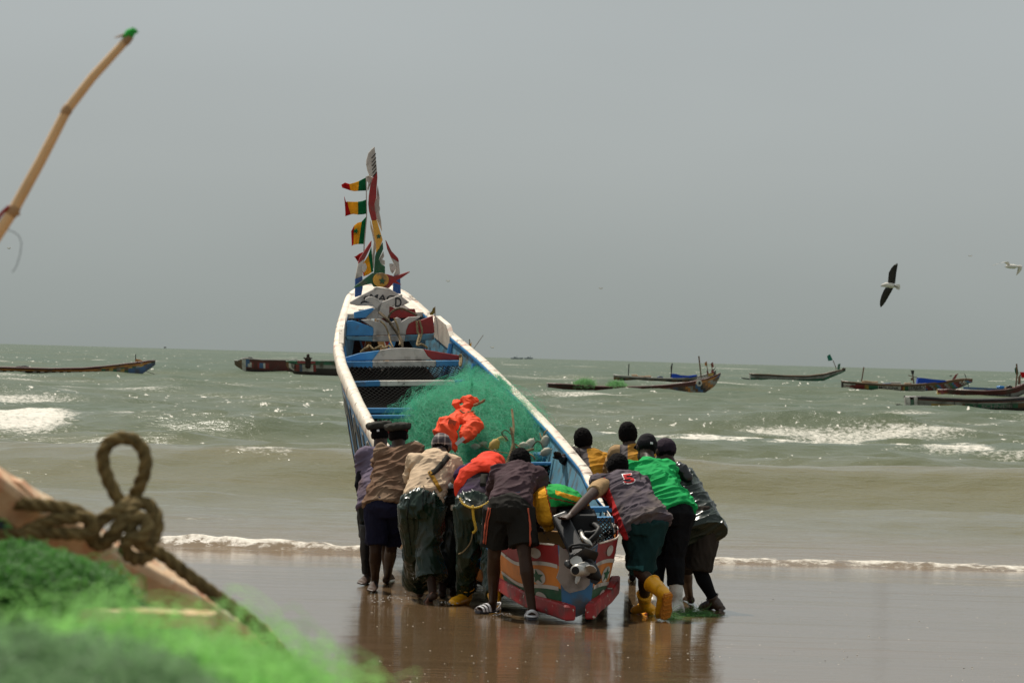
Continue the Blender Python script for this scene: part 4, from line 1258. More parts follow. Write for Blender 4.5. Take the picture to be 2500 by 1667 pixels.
mb.tube([q(1200, 1060, 39.4), q(1240, 1090, 39.38), q(1300, 1065, 39.4)], [(.03, .03), (.04, .03), (.02, .02)])
blob(mb, 'jacket_cloth', M_LIFE, lj, 0.007, 4, 0.020, (8, 6, 5), 0.4, seed=3)
mb = MB(); mb.tube([q(1150, 1090, 39.45), q(1130, 1110, 39.4), q(1175, 1180, 39.35)], [(.05, .02), (.04, .02), (.02, .01)])
blob(mb, 'jacket_flap', M_LIFE, lj, 0.006, 2, 0.008, (12, 12, 12), seed=5)
rope_mb([q(1170, 1165, 39.22), q(1200, 1185, 39.2), q(1240, 1180, 39.2), q(1280, 1170, 39.25), q(1290, 1195, 39.2)], .008, .05).build('tie_cord', M_ROPE, lj, True)
rope_mb([q(1290, 1120, 39.3), q(1320, 1110, 39.25), q(1350, 1095, 39.25), q(1372, 1080, 39.2)], .014, .08).build('tie_cord', M_ROPE, lj, True)
MB().box(q(1170, 1420, 38.86), .10, .02, .035, X=Vector((.7, 0, .6)).normalized(), Z=Vector((-.6, 0, .7)).normalized()).build('buckle_strap', mat('pale_webbing', (.6, .56, .5), .6), lj)
MB().box(q(1105, 1262, 38.99), .075, .012, .045, X=Vector((.9, 0, -.3)).normalized(), Z=Vector((.3, 0, .9)).normalized()).build('chest_pocket', cloth('patched_orange', (.55, .10, .05)), lj)

# ------------------------------------------------------------------ outboard motor, tilted up
M_ENG = mat('grey_black_engine', (0.010, 0.010, 0.011), 0.42, var=0.2, bump=0.05, dirt=(0.06, 0.055, 0.05), dirt_amt=0.2, spec=0.35)
M_ENGB = mat('black_rubber', (0.006, 0.006, 0.0065), 0.6, bump=0.1, spec=0.25)
M_ALU = mat('worn_aluminium', (0.50, 0.48, 0.44), 0.42, metal=0.6, bump=0.1, dirt=(0.2, 0.18, 0.15), dirt_amt=0.3)
eng = thing('outboard_motor', BP(0.1, -0.1, 0.6), 'black outboard motor tilted up on the stern with its propeller showing', 'outboard motor')
k4 = lambda x, y, d: U(1250 + x * .2168, 1180 + y * .2168, d)
a, b = k4(535, 370, 32.95), k4(770, 830, 32.62)
mb = MB()
ax = (b - a).normalized(); sx = Vector((1, 0, .25)); sx = (sx - ax * sx.dot(ax)).normalized(); sy = ax.cross(sx)
V = []
for t, w, h in ((0, .13, .10), (.25, .125, .10), (.8, .13, .10), (1.0, .18, .11)):
    c = a.lerp(b, t)
    V.append([c + sx * (w / 2) * i + sy * (h / 2) * j for i, j in ((-1, -1), (1, -1), (1, 1), (-1, 1))])
fl = [p for r in V for p in r]; F = [(0, 1, 2, 3), (12, 13, 14, 15)]
for i in range(3):
    for j in range(4): F.append((i * 4 + j, i * 4 + (j + 1) % 4, i * 4 + 4 + (j + 1) % 4, i * 4 + 4 + j))
mb.add(fl, F)
o = mb.build('leg', M_ENG, eng); bv = o.modifiers.new('b', 'BEVEL'); bv.width = .018; bv.segments = 3
mb = MB(); c = k4(790, 840, 32.6)
mb.tube([k4(650, 885, 32.5), k4(770, 850, 32.55), k4(920, 860, 32.62)], [(.018, .07), (.022, .13), (.018, .09)], side=ax)
mb.tube([k4(625, 900, 32.45), k4(640, 930, 32.42)], [.03, .02])
o = blob(mb, 'cavitation_plate', M_ENG, eng, .006, 3)
mb = MB(); mb.tube([k4(790, 850, 32.6), k4(850, 950, 32.6), k4(920, 1010, 32.6), k4(980, 1060, 32.6)], [(.075, .05), (.075, .055), (.06, .04), (.03, .02)], side=(1, 0, .3))
mb.tube([k4(880, 940, 32.8), k4(850, 950, 32.55), k4(815, 962, 32.42)], [.05, .06, .05], seg=18)
blob(mb, 'gearcase', M_ENG, eng, .007, 4)
MB().prism([k4(870, 1040, 32.6), k4(980, 1000, 32.6), k4(1000, 1090, 32.6), k4(940, 1140, 32.6), k4(885, 1110, 32.6)], Vector((0, .02, 0))).build('skeg', M_ENG, eng)
prop = MB()
ha, hb = k4(815, 962, 32.44), k4(715, 978, 32.27)
prop.tube([ha, ha.lerp(hb, .6), hb], [.060, .050, .044], seg=20, flat=True)
o = prop.build('propeller_hub', M_ALU, eng, True)
hd = (hb - ha).normalized(); hx = hd.cross(Vector((0, 0, 1))).normalized(); hy = hd.cross(hx)
MB().tube([hb - hd * .01, hb + hd * .004], [.033, .033], seg=16, flat=True).build('hub_bore', M_ENGB, eng)
for i in range(3):
    an = 3.3 + i * 2.094; rd = hx * math.cos(an) + hy * math.sin(an); tg = hd.cross(rd)
    mb = MB(); cc = ha.lerp(hb, .30)
    tw = (tg * .55 + hd * .75).normalized(); nn = rd.cross(tw)
    mb.prism([cc + rd * r_ + tw * w_ for r_, w_ in ((.035, -.03), (.06, -.05), (.09, -.055), (.115, -.035), (.122, 0), (.115, .035), (.09, .052), (.06, .048), (.035, .03))], nn * .008)
    mb.build('propeller_blade', M_ALU, eng)
mb = MB()
mb.box(k4(800, 480, 33.1), .22, .34, .2); mb.box(k4(720, 420, 33.3), .3, .3, .2)
blob(mb, 'powerhead', M_ENGB, eng, .012, 6)
mb = MB(); mb.tube([k4(770, 540, 32.9), k4(800, 610, 32.7), k4(860, 660, 32.6), k4(890, 690, 32.6)], [.02, .018, .02, .012], seg=8)
mb.build('tilt_lever', M_ALU, eng, True)
mb = MB(); mb.tube([k4(880, 700, 32.6), k4(760, 690, 32.45), k4(680, 700, 32.4), k4(650, 720, 32.45), k4(660, 760, 32.5)], [.014] * 5, seg=8)
mb.tube([k4(860, 720, 32.6), k4(760, 715, 32.42), k4(690, 725, 32.38)], [.012] * 3, seg=8)
mb.build('fuel_hose', M_ENGB, eng, True)
mb = MB(); mb.tube([k4(830, 440, 33.0), k4(940, 470, 32.9), k4(985, 510, 32.8), k4(950, 580, 32.75), k4(880, 650, 32.75), k4(830, 640, 32.75)], [.024] * 6, seg=10)
mb.tube([k4(830, 560, 32.8), k4(900, 560, 32.8), k4(960, 540, 32.8)], [.02] * 3, seg=8)
mb.build('clamp_bracket', M_ENGB, eng, True)

# striped cloth cover over the motor cowling
M_COVY = cloth('cover_yellow', (0.72, 0.33, 0.02)); M_COVG = cloth('cover_green', (0.02, 0.30, 0.06)); M_COVR = cloth('cover_dark_red', (0.25, 0.03, 0.02)); M_COVD = cloth('cover_lining', (0.05, 0.03, 0.02))
cov = thing('motor_cover', k4(560, 220, 33.4), 'padded yellow and green striped cover on top of the outboard motor', 'cover')
q4 = lambda x, y, d: U(1240 + x * .3444, 1000 + y * .3444, d)
mb = MB()
mb.tube([q4(285, 630, 33.3), q4(380, 625, 33.4), q4(470, 665, 33.5)], [(.24, .10), (.26, .11), (.2, .08)], side=(0, 1, 0))
mb.tube([q4(275, 640, 33.2), q4(270, 760, 33.15)], [(.10, .10), (.08, .09)], side=(1, 0, 0))
mb.tube([q4(300, 640, 33.6), q4(480, 680, 33.7)], [.11, .10])
mb.tube([q4(290, 820, 33.2), q4(270, 700, 33.2)], [.05, .08])


def cover_mat(c, n):
    px = 1250 + (c[:, 0] / c[:, 1]) * FPX
    py = 833.5 - ((c[:, 2] - CAM_H) / c[:, 1] - 39.0 / FPX) * FPX + (px - 1250) * 0.0276
    r = np.zeros(len(c), int)
    e = 1346 + (py - 1205) * .25
    r[px > e] = 1
    r[(px > 1366) & (py < 1206 + (px - 1366) * .35) & (py > 1196 + (px - 1366) * .30)] = 0
    r[(px > e) & (np.abs(py - 1214 - (px - 1350) * .22) < 1.6)] = 2
    r[np.abs(px - e) < 1.5] = 2
    r[(px > e) & (py > 1236 - (px - 1350) * .02)] = 3
    return r


blob(mb, 'cover_cloth', [M_COVY, M_COVG, M_COVR, M_COVD], cov, .009, 6, .008, (14, 14, 14), seed=8, matfn=cover_mat)

# ================================================================== PEOPLE
M_SKIN = mat('dark_brown_skin', (0.030, 0.0150, 0.0092), 0.48, spec=0.18, var=0.15, scale=8, bump=0.12, bscale=90, bdist=0.004, dirt=(0.10, 0.07, 0.05), dirt_amt=0.05)
M_SKIN2 = mat('brown_skin', (0.042, 0.0215, 0.0132), 0.48, spec=0.20, var=0.15, scale=8, bump=0.12, bscale=90, bdist=0.004, dirt=(0.14, 0.10, 0.07), dirt_amt=0.1)
M_SOLE = mat('pinkish_sole_skin', (0.26, 0.11, 0.07), 0.5, bump=0.2)
M_HAIR = mat('short_black_hair', (0.006, 0.005, 0.005), 0.9, spec=0.08, bump=0.9, bscale=180, bdist=0.01)
M_EYE = mat('eye_white', (0.6, 0.56, 0.5), 0.2, bump=0)
M_WADER = mat('dark_green_waders', (0.008, 0.022, 0.012), 0.27, var=0.3, scale=3, bump=0.15, bscale=14, dirt=(0.04, 0.038, 0.026), dirt_amt=0.12, spec=0.34)
M_WADER2 = mat('black_green_waders', (0.004, 0.007, 0.005), 0.34, var=0.3, scale=3, bump=0.15, bscale=14, spec=0.22)
M_PURPLE = cloth('faded_purple_shirt', (0.145, 0.115, 0.160), dirt=(0.10, 0.06, 0.05), dirt_amt=0.12)
M_BROWN = cloth('brown_shirt', (0.150, 0.085, 0.052), dirt=(0.25, 0.17, 0.11), dirt_amt=0.2)
M_BEIGE = cloth('beige_tshirt', (0.58, 0.43, 0.29), var=0.12, dirt=(0.42, 0.27, 0.13), dirt_amt=0.15)
M_NAVY = cloth('navy_shorts', (0.012, 0.012, 0.028))
M_MAROON = cloth('dark_maroon_shirt', (0.062, 0.036, 0.042))
M_CHAR = cloth('charcoal_shorts', (0.016, 0.0145, 0.012))
M_WAIST = cloth('dark_navy_waistband', (0.018, 0.02, 0.04))
M_GTEE = cloth('bright_green_tshirt', (0.012, 0.33, 0.085), var=0.15, dirt=(0.07, 0.16, 0.05), dirt_amt=0.14)
M_BLKT = cloth('black_trousers', (0.007, 0.007, 0.008))
M_JERS = cloth('washed_grey_jersey', (0.085, 0.068, 0.082), var=0.25, dirt=(0.16, 0.13, 0.11), dirt_amt=0.22)
M_JRED = cloth('jersey_red', (0.42, 0.022, 0.025))
M_SHG = cloth('dark_green_shorts', (0.010, 0.035, 0.034))
M_SHTRIM = cloth('teal_trim', (0.03, 0.11, 0.11))
M_OIL = mat('wet_dark_green_oilskin', (0.014, 0.024, 0.016), 0.26, var=0.35, scale=4, bump=0.2, bscale=16, spec=0.4)
M_BRSH = cloth('grey_brown_shorts', (0.036, 0.028, 0.022))
M_SOCK = cloth('black_long_sock', (0.006, 0.006, 0.007))
M_YV = cloth('ochre_vest', (0.50, 0.235, 0.025), dirt=(0.25, 0.13, 0.04), dirt_amt=0.2)
M_YVG = cloth('vest_grey_stripe', (0.11, 0.095, 0.095))
M_DKT = cloth('dark_brown_sleeve', (0.028, 0.022, 0.020))
M_TAN = cloth('tan_shirt', (0.34, 0.22, 0.11))
M_CAPB = cloth('black_cap_cloth', (0.012, 0.011, 0.014))
M_CAPO = cloth('dark_olive_cap', (0.035, 0.034, 0.028), dirt=(0.10, 0.09, 0.07), dirt_amt=0.15)
M_CAPR = cloth('dark_red_band', (0.17, 0.018, 0.022))
M_CAPP = cloth('dark_purple_cap', (0.030, 0.020, 0.030))
M_BOOTY = mat('yellow_rubber', (0.86, 0.40, 0.012), 0.34, var=0.1, bump=0.08, dirt=(0.20, 0.13, 0.02), dirt_amt=0.14, dirt_scale=14)
M_BOOTW = mat('white_rubber', (0.60, 0.57, 0.51), 0.38, var=0.1, bump=0.08, dirt=(0.28, 0.23, 0.17), dirt_amt=0.2, dirt_scale=9)
M_SAND_W = mat('white_sandal_plastic', (0.72, 0.71, 0.72), 0.4, bump=0)
M_STRAP = cloth('dark_suspender_web', (0.022, 0.020, 0.016))
M_STRAPY = cloth('ochre_suspender', (0.33, 0.17, 0.02))
M_TYRE = mat('dull_black_rubber', (0.02, 0.018, 0.017), 0.6, bump=0.2)


def plaid_mat():
    m, n, l, b = new_mat('plaid_cap')
    g = n.new('ShaderNodeNewGeometry'); sp = n.new('ShaderNodeSeparateXYZ'); l.new(g.outputs['Position'], sp.inputs[0])
    fs = []
    for ax, sc in (('X', 110), ('Z', 95)):
        w = n.new('ShaderNodeMath'); w.operation = 'MULTIPLY'; w.inputs[1].default_value = sc; l.new(sp.outputs[ax], w.inputs[0])
        s = n.new('ShaderNodeMath'); s.operation = 'SINE'; l.new(w.outputs[0], s.inputs[0])
        t = n.new('ShaderNodeMath'); t.operation = 'GREATER_THAN'; t.inputs[1].default_value = 0.72; l.new(s.outputs[0], t.inputs[0]); fs.append(t.outputs[0])
    a = n.new('ShaderNodeMath'); a.operation = 'ADD'; l.new(fs[0], a.inputs[0]); l.new(fs[1], a.inputs[1])
    h = n.new('ShaderNodeMath'); h.operation = 'MULTIPLY'; h.inputs[1].default_value = 0.5; l.new(a.outputs[0], h.inputs[0])
    r = n.new('ShaderNodeValToRGB'); r.color_ramp.elements[0].color = (0.05, 0.04, 0.045, 1); r.color_ramp.elements[1].color = (0.34, 0.29, 0.26, 1)
    l.new(h.outputs[0], r.inputs[0]); l.new(r.outputs[0], b.inputs['Base Color']); b.inputs['Roughness'].default_value = .85
    return m


M_PLAID = plaid_mat()


class Person:
    def __init__(self, label, J, skin=M_SKIN, side=(1, 0, 0), name='person', barefoot=(True, True)):
        self.J = {k: Vector(v) for k, v in J.items()}
        J = self.J
        self.side = Vector(side).normalized()
        base = (J['aL'] + J['aR']) / 2; base.z = 0
        self.o = thing(name, base, label, 'person', None)
        S = self.side
        self.up = (J['chest'] - J['pelvis']).normalized()                 # along the spine
        self.back = S.cross(self.up).normalized() * -1                     # out of the back
        if self.back.z < 0 and self.back.y > 0: self.back = -self.back
        mid = J['pelvis'].lerp(J['chest'], .5) + self.back * .03
        self.mid = mid
        neck = J['chest'] + (J['head'] - J['chest']) * .45
        self.neck = neck
        mb = MB()
        mb.tube([J['pelvis'] - self.up * .02, J['pelvis'].lerp(mid, .5), mid, mid.lerp(J['chest'], .55), J['chest']],
                [(.145, .095), (.14, .095), (.13, .088), (.15, .10), (.14, .085)], side=S)
        mb.tube([J['chest'], neck, J['head']], [.09, .064, .060])
        for k in 'LR':
            sg = -1 if k == 'L' else 1
            sh, el, ha = J['s' + k], J['e' + k], J['h' + k]
            mb.tube([J['chest'].lerp(sh, .4), sh], [.06, .062])
            mb.tube([sh, sh.lerp(el, .35), el], [.056, .050, .040])
            mb.tube([el, el.lerp(ha, .3), ha], [.040, .042, .027])
            self.hand(mb, el, ha, sg)
            hp = J['pelvis'] + S * (sg * .085)
            kn, an = J['k' + k], J['a' + k]
            mb.tube([hp, hp.lerp(kn, .45), kn], [.085, .075, .054])
            cf = (an - kn).normalized()
            calf = kn.lerp(an, .3) - Vector((0, 1, 0)) * .018
            mb.tube([kn, calf, kn.lerp(an, .7), an], [.052, .057, .040, .036])
            self.foot(mb, an, J['t' + k], kn)
        # head
        hd = J['head']
        fwd = Vector(J['face']) if 'face' in J else Vector((0, .95, -.3))
        fwd.normalize()
        hup = (hd - neck).normalized()
        hup = (hup - fwd * hup.dot(fwd)).normalized()
        hx = fwd.cross(hup).normalized()
        self.hd, self.fwd, self.hup, self.hx = hd, fwd, hup, hx
        mb.ell(hd + hup * .02 - fwd * .008, .076, .098, .105, hx, fwd, hup)
        mb.ell(hd - hup * .055 + fwd * .035, .056, .062, .06, hx, fwd, hup)
        mb.tube([hd + fwd * .085 + hup * .01, hd + fwd * .112 - hup * .028], [.012, .018])
        mb.tube([hd + fwd * .082 - hup * .062 - hx * .022, hd + fwd * .090 - hup * .062, hd + fwd * .082 - hup * .062 + hx * .022], [.010, .013, .010])
        for sg in (-1, 1):
            mb.ell(hd + hx * (.078 * sg) - fwd * .004, .014, .024, .034, hx, fwd, hup, nu=10, nv=8)
        self.body = blob(mb, 'body', skin, self.o, .0085, 4, .0)
        for sg in (-1, 1):
            e = MB(); e.ell(hd + hx * (.032 * sg) + fwd * .078 + hup * .012, .013, .013, .011, nu=10, nv=6)
            e.build('eye', M_EYE, self.o, True)

    def hand(self, mb, el, ha, sg):
        ax = (ha - el).normalized()
        fw = (ax + Vector((0, .5, 0.1))).normalized()
        sx = self.side - fw * self.side.dot(fw)
        sx.normalize(); up = sx.cross(fw)
        palm = ha + fw * .05
        mb.tube([ha, palm, palm + fw * .035], [(.027, .018), (.040, .017), (.040, .014)], side=sx)
        for i, (off, L) in enumerate(((-.030, .062), (-.010, .074), (.011, .070), (.031, .055))):
            b0 = palm + fw * .038 + sx * off
            cur = b0 + fw * L * .5 - up * .008
            mb.tube([b0, cur, cur + fw * L * .35 - up * L * .35], [.0100, .0095, .0085], seg=8)
        t0 = ha + fw * .025 - sx * (.028 * -sg)
        mb.tube([t0, t0 - sx * (.022 * -sg) + fw * .028, t0 - sx * (.026 * -sg) + fw * .055], [.013, .0115, .010], seg=8)

    def foot(self, mb, an, toe, kn):
        toe = Vector(toe)
        f = (toe - an); L = f.length
        fd = f.normalized()
        sx = fd.cross((kn - an).normalized())
        if sx.length < .1: sx = self.side.copy()
        sx.normalize(); up = sx.cross(fd)
        if up.dot(kn - an) < 0: up = -up
        heel = an - up * .045 - fd * .02
        ball = an.lerp(toe, .72)
        mb.tube([heel, an.lerp(toe, .25) - up * .01, ball], [(.034, .034), (.036, .036), (.045, .020)], side=sx)
        for i, off in enumerate((-.032, -.015, .002, .018, .032)):
            b0 = ball + sx * off
            mb.tube([b0, b0 + fd * (L * .28 * (1 - .10 * abs(i - 1)))], [.013, .0105], seg=8)

    # --- clothes
    def shirt(self, m, sl=.55, ext=0.0, fat=.022, wr=.010, sleeve_l=None, sleeve_r=None, matfn=None, name='shirt', seed=1, hang=0.0, waist=1.0, long_r=.05):
        J, S = self.J, self.side
        mb = MB()
        low = J['pelvis'] - self.up * ext
        pts = [low - Vector((0, 0, hang)), J['pelvis'].lerp(self.mid, .45), self.mid, self.mid.lerp(J['chest'], .55), J['chest'] + self.up * .03, J['chest'].lerp(self.neck, .75) + self.up * .01]
        rr = [((.155 + fat) * waist, .105 + fat), ((.148 + fat) * waist, .10 + fat), (.142 + fat, .092 + fat), (.158 + fat, .103 + fat), (.150 + fat, .088 + fat), (.085 + fat * .3, .072 + fat * .3)]
        mb.tube(pts, rr, side=S, flat=True, seg=22)
        for k, fr in (('L', sleeve_l if sleeve_l is not None else sl), ('R', sleeve_r if sleeve_r is not None else sl)):
            sh, el, ha = J['s' + k], J['e' + k], J['h' + k]
            mb.tube([J['chest'].lerp(sh, .35), sh], [.075 + fat * .6, .068 + fat])
            if fr > 0:
                f1 = min(fr, 1.0)
                mb.tube([sh, sh.lerp(el, .5 * f1), sh.lerp(el, f1)], [.062 + fat, .058 + fat * .95, .052 + fat * (1.2 if fr < 1 else .6)], flat=fr <= 1.0)
                if fr > 1.0:
                    mb.tube([el, el.lerp(ha, (fr - 1))], [.050 + fat * .5, .036 + fat * .5], flat=True)
        return blob(mb, name, m, self.o, .009, 4, wr, (3.2, 4.5, 12), .45, matfn, seed)

    def trousers(self, m, fr=.62, fat=.02, wr=.010, waist=(.0, .05), fr_l=None, fr_r=None, flare=0.0, name='trousers', seed=2, wsc=(9, 9, 3.2), gather=0.0, matfn=None):
        """fr: 0..1 hip to knee, 1..2 knee to ankle"""
        J, S = self.J, self.side
        mb = MB()
        top = J['pelvis'] + self.up * (.06 + waist[1])
        mb.tube([top, J['pelvis'] + self.up * .03, J['pelvis'] - Vector((0, 0, .04)) + self.back * .012, J['pelvis'] - Vector((0, 0, .10))],
                [(.138 + fat * .6, .094 + fat * .6), (.152 + fat * .8, .108 + fat), (.152 + fat * .9, .118 + fat), (.14 + fat * .8, .10 + fat)], side=S, flat=True, seg=24)
        for k, f in (('L', fr_l if fr_l is not None else fr), ('R', fr_r if fr_r is not None else fr)):
            sg = -1 if k == 'L' else 1
            hp = J['pelvis'] + S * (sg * .082); kn, an = J['k' + k], J['a' + k]
            f1 = min(f, 1)
            pts = [hp, hp.lerp(kn, .45 * f1), hp.lerp(kn, .8 * f1), hp.lerp(kn, f1)]
            rr = [.088 + fat, .082 + fat, .068 + fat * 1.1, (.062 if f >= 1 else .064) + fat * (1.0 if f >= 1 else 1.35)]
            if f > 1:
                e = kn.lerp(an, f - 1)
                pts += [kn.lerp(e, .35) - Vector((0, .015, 0)), kn.lerp(e, .75), e]
                rr += [.060 + fat + flare * .25, .052 + fat + flare * .7, .050 + fat + flare]
            mb.tube(pts, rr, flat=True, seg=20)
        post = None
        if gather:
            t0, u0, p0 = np.array(top), np.array(self.up), np.array(J['pelvis'])
            sx, bx = np.array(S), np.array(self.back)
            def post(co):
                rel = co - t0
                h = -(rel @ u0)
                ang = np.arctan2(rel @ bx, rel @ sx)
                w = np.exp(-(h / .07) ** 2) * gather
                rad = rel - np.outer(rel @ u0, u0)
                n_ = rad / (np.linalg.norm(rad, axis=1)[:, None] + 1e-9)
                return co + n_ * (w * (np.sin(ang * 34) + .5 * np.sin(ang * 21 + 1)))[:, None] - n_ * (np.exp(-((h - .03) / .012) ** 2) * gather * .9)[:, None]
        return blob(mb, name, m, self.o, .009, 3, wr, wsc, .15, matfn, seed, post=post)

    def hair(self, m=M_HAIR, low=-.02, grow=.010, name='hair'):
        h = MB()
        h.ell(self.hd + self.hup * .022 - self.fwd * .012, .078 + grow, .098 + grow, .106 + grow, self.hx, self.fwd, self.hup, nu=24, nv=16)
        hd, hup, fwd = np.array(self.hd), np.array(self.hup), np.array(self.fwd)
        def post(co):
            rel = co - hd
            up = rel @ hup; fr = rel @ fwd
            keep = up - (low + 0.10 * np.clip((fr + .02) / .1, 0, 1) - .05 * np.clip((-fr) / .1, 0, 1))
            sink = np.clip(-keep / .03, 0, 1)[:, None]
            return hd + rel * (1 - .20 * sink)
        return blob(h, name, m, self.o, .008, 2, .006, (40, 40, 40), seed=4, post=post)

    def ear_ok(self): pass

    def boots(self, m, k, height=.30, name='boot', sole=None, r=.062):
        J = self.J
        kn, an, toe = J['k' + k], J['a' + k], J['t' + k]
        ax = (kn - an).normalized()
        f = toe - an; fd = f.normalized(); L = f.length
        sx = fd.cross(ax)
        if sx.length < .1: sx = self.side.copy()
        sx.normalize(); up = sx.cross(fd)
        if up.dot(ax) < 0: up = -up
        mb = MB()
        mb.tube([an + ax * height, an + ax * height * .5, an + ax * .02], [r + .006, r, r - .006], flat=True, seg=20)
        heel = an - up * .052 - fd * .02
        mb.tube([an - fd * .01, heel], [(r - .008), .046])
        mb.tube([an - up * .015 - fd * .005, an.lerp(toe, .45) - up * .012, an.lerp(toe, .8) - up * .004, toe], [(.052, .05), (.048, .043), (.052, .034), (.042, .026)], side=sx)
        o = blob(mb, name, m, self.o, .008, 4, .003, (10, 10, 10))
        s = MB()
        n0 = heel - up * .040 - fd * .035
        pr = [n0 + fd * a + sx * b for a, b in ((0, -.03), (0, .03), (.03, .044), (.08, .038), (.12, .040), (.19, .054), (.25, .044), (.275, 0), (.25, -.046), (.19, -.054), (.12, -.04), (.08, -.038), (.03, -.044))]
        # follow the sole line to the toe
        s.prism(pr, up * .022)
        s.build('boot_sole', sole or m, o)
        for q in range(6):
            a = .02 + q * .045
            MB().box(n0 + fd * a - up * .004, .07, .014, .012, X=sx, Y=fd, Z=up).build('sole_cleat', sole or m, o)
        rim = MB(); P = []
        for i in range(20):
            t = 6.2832 * i / 20
            y2 = ax.cross(sx)
            P.append(an + ax * (height - .004) + sx * ((r + .007) * math.cos(t)) + y2 * ((r + .007) * math.sin(t)))
        rim.tube(P, [.006] * 20, seg=6, closed=True)
        rim.build('boot_rim', m, o, True)
        return o

    def cap(self, m, kind='round', brim=None, band=None, patch=False):
        hd, up, fw, hx = self.hd, self.hup, self.fwd, self.hx
        mb = MB()
        if kind == 'beret':
            mb.ell(hd + up * .100 - fw * .03, .118, .118, .026, hx, (fw + up * .22).normalized(), (up - fw * .22).normalized())
            mb.tube([hd + up * .088 - fw * .03 + hx * (.096 * math.cos(i * .5236)) + (fw + up * .22).normalized() * (.096 * math.sin(i * .5236)) for i in range(12)], [.034] * 12, closed=True, seg=10)
            mb.tube([hd + up * .045 - fw * .01, hd + up * .10 - fw * .01], [(.086, .106), (.088, .108)], side=hx, flat=True, seg=24)
        else:
            mb.ell(hd + up * .040 - fw * .008, .088, .108, .098, hx, fw, up)
            mb.tube([hd + up * .000 - fw * .01, hd + up * .045 - fw * .01], [(.084, .104), (.089, .108)], side=hx, flat=True, seg=24)
        if brim:
            bd, L = Vector(brim[0]).normalized(), brim[1]
            bx = bd.cross(up).normalized()
            c = hd + up * .015
            mb.prism([c + bd * a + bx * b for a, b in ((.05, -.082), (.10, -.080), (.10 + L * .7, -.06), (.10 + L, 0), (.10 + L * .7, .06), (.10, .080), (.05, .082))], (bd * -.0 + up * .012))
        c = blob(mb, 'cap', m, self.o, .008, 4, .004 if kind != 'beret' else .007, (14, 14, 14), seed=6)
        if band:
            b = MB(); b.tube([hd + up * .042 - fw * .01, hd + up * .085 - fw * .01], [(.093, .113), (.095, .115)], side=hx, flat=True, seg=28)
            b.build('cap_band', band, c, True)
        if patch:
            MB().box(hd - fw * .120 + up * .02, .022, .006, .018, X=hx, Y=fw, Z=up).build('cap_patch', M_SAND_W, c)
        return c


def decal(name, body, p0, p1, p2, target, m, parent, off=.006):
    """flat print laid on a cloth mesh, placed by three photo pixels"""
    v, f = text_mesh(body) if isinstance(body, str) else body
    x0 = min(p.x for p in v); x1 = max(p.x for p in v); y0 = min(p.y for p in v); y1 = max(p.y for p in v)
    bv = BVHTree.FromPolygons([tuple(Vector(q.co) + root_loc(target.parent)) for q in target.data.vertices], [tuple(q.vertices) for q in target.data.polygons])
    V = []
    o = Vector((0, 0, CAM_H))
    for p in v:
        a = (p.x - x0) / (x1 - x0); b = (p.y - y0) / (y1 - y0)
        px = p0[0] + (p1[0] - p0[0]) * a + (p2[0] - p0[0]) * b; py = p0[1] + (p1[1] - p0[1]) * a + (p2[1] - p0[1]) * b
        d = (U(px, py, 10) - o).normalized()
        h = bv.ray_cast(o, d)
        V.append(tuple((h[0] + h[1] * off) if h[0] is not None else U(px, py, 34)))
    return mesh_obj(name, V, f, m, parent)


def ribbon(name, pix, width, target, m, parent, off=.008, n=10):
    """strap lying on a cloth mesh along photo pixels"""
    P = []
    for i in range(len(pix) - 1):
        for k in range(n):
            t = k / n; P.append((pix[i][0] + (pix[i + 1][0] - pix[i][0]) * t, pix[i][1] + (pix[i + 1][1] - pix[i][1]) * t))
    P.append(pix[-1])
    bv = BVHTree.FromPolygons([tuple(Vector(q.co) + root_loc(target.parent)) for q in target.data.vertices], [tuple(q.vertices) for q in target.data.polygons])
    o = Vector((0, 0, CAM_H)); V = []; F = []
    last = None
    for i, (x, y) in enumerate(P):
        a = P[max(i - 1, 0)]; b = P[min(i + 1, len(P) - 1)]
        dx, dy = b[0] - a[0], b[1] - a[1]; L = math.hypot(dx, dy) or 1
        nx, ny = -dy / L * width / 2, dx / L * width / 2
        row = []
        for s in (-1, 0, 1):
            h = bv.ray_cast(o, (U(x + nx * s, y + ny * s, 10) - o).normalized())
            row.append((h[0], h[1]))
        for h in row:
            if h[0] is not None: last = h[0].y
            p = (h[0] + h[1] * off) if h[0] is not None else U(x, y, last or 34)
            V.append(tuple(p))
    for i in range(len(P) - 1):
        F += [(i * 3, i * 3 + 1, i * 3 + 4, i * 3 + 3), (i * 3 + 1, i * 3 + 2, i * 3 + 5, i * 3 + 4)]
    o2 = mesh_obj(name, V, F, m, parent, True)
    sd = o2.modifiers.new('t', 'SOLIDIFY'); sd.thickness = .004; sd.offset = 0
    return o2


def A(px, py, h=.075):
    """ankle joint above a ground contact pixel"""
    g = G(px, py); return g + Vector((0, 0, h))


# --- far left: purple shirt and black beret ------------------------------------------------
d = 37.4
p = Person('man in faded purple shirt and black beret at the far left of the group',
    dict(pelvis=U(922, 1232, d), chest=U(928, 1118, d + .35), head=U(929, 1062, d + .5), face=(.15, .95, -.2),
         sL=U(890, 1112, d + .3), sR=U(972, 1110, d + .4), eL=U(884, 1180, d + .25), eR=U(985, 1170, d + .6), hL=U(905, 1215, d + .75), hR=U(990, 1150, d + .9),
         kL=U(903, 1338, d + .02), aL=A(897, 1424), tL=G(880, 1431) + Vector((0, .05, .02)), kR=U(944, 1336, d + .15), aR=A(945, 1420), tR=G(952, 1412) + Vector((0, .0, .02))), skin=M_SKIN2)
p.shirt(M_PURPLE, sl=1.0, ext=.06, fat=.026, seed=11, wr=.018, waist=1.1)
p.trousers(M_WADER2, fr=.75, fat=.024, seed=12)
p.cap(M_CAPO, 'beret', band=M_CAPB, patch=True); p.hair(grow=.004)
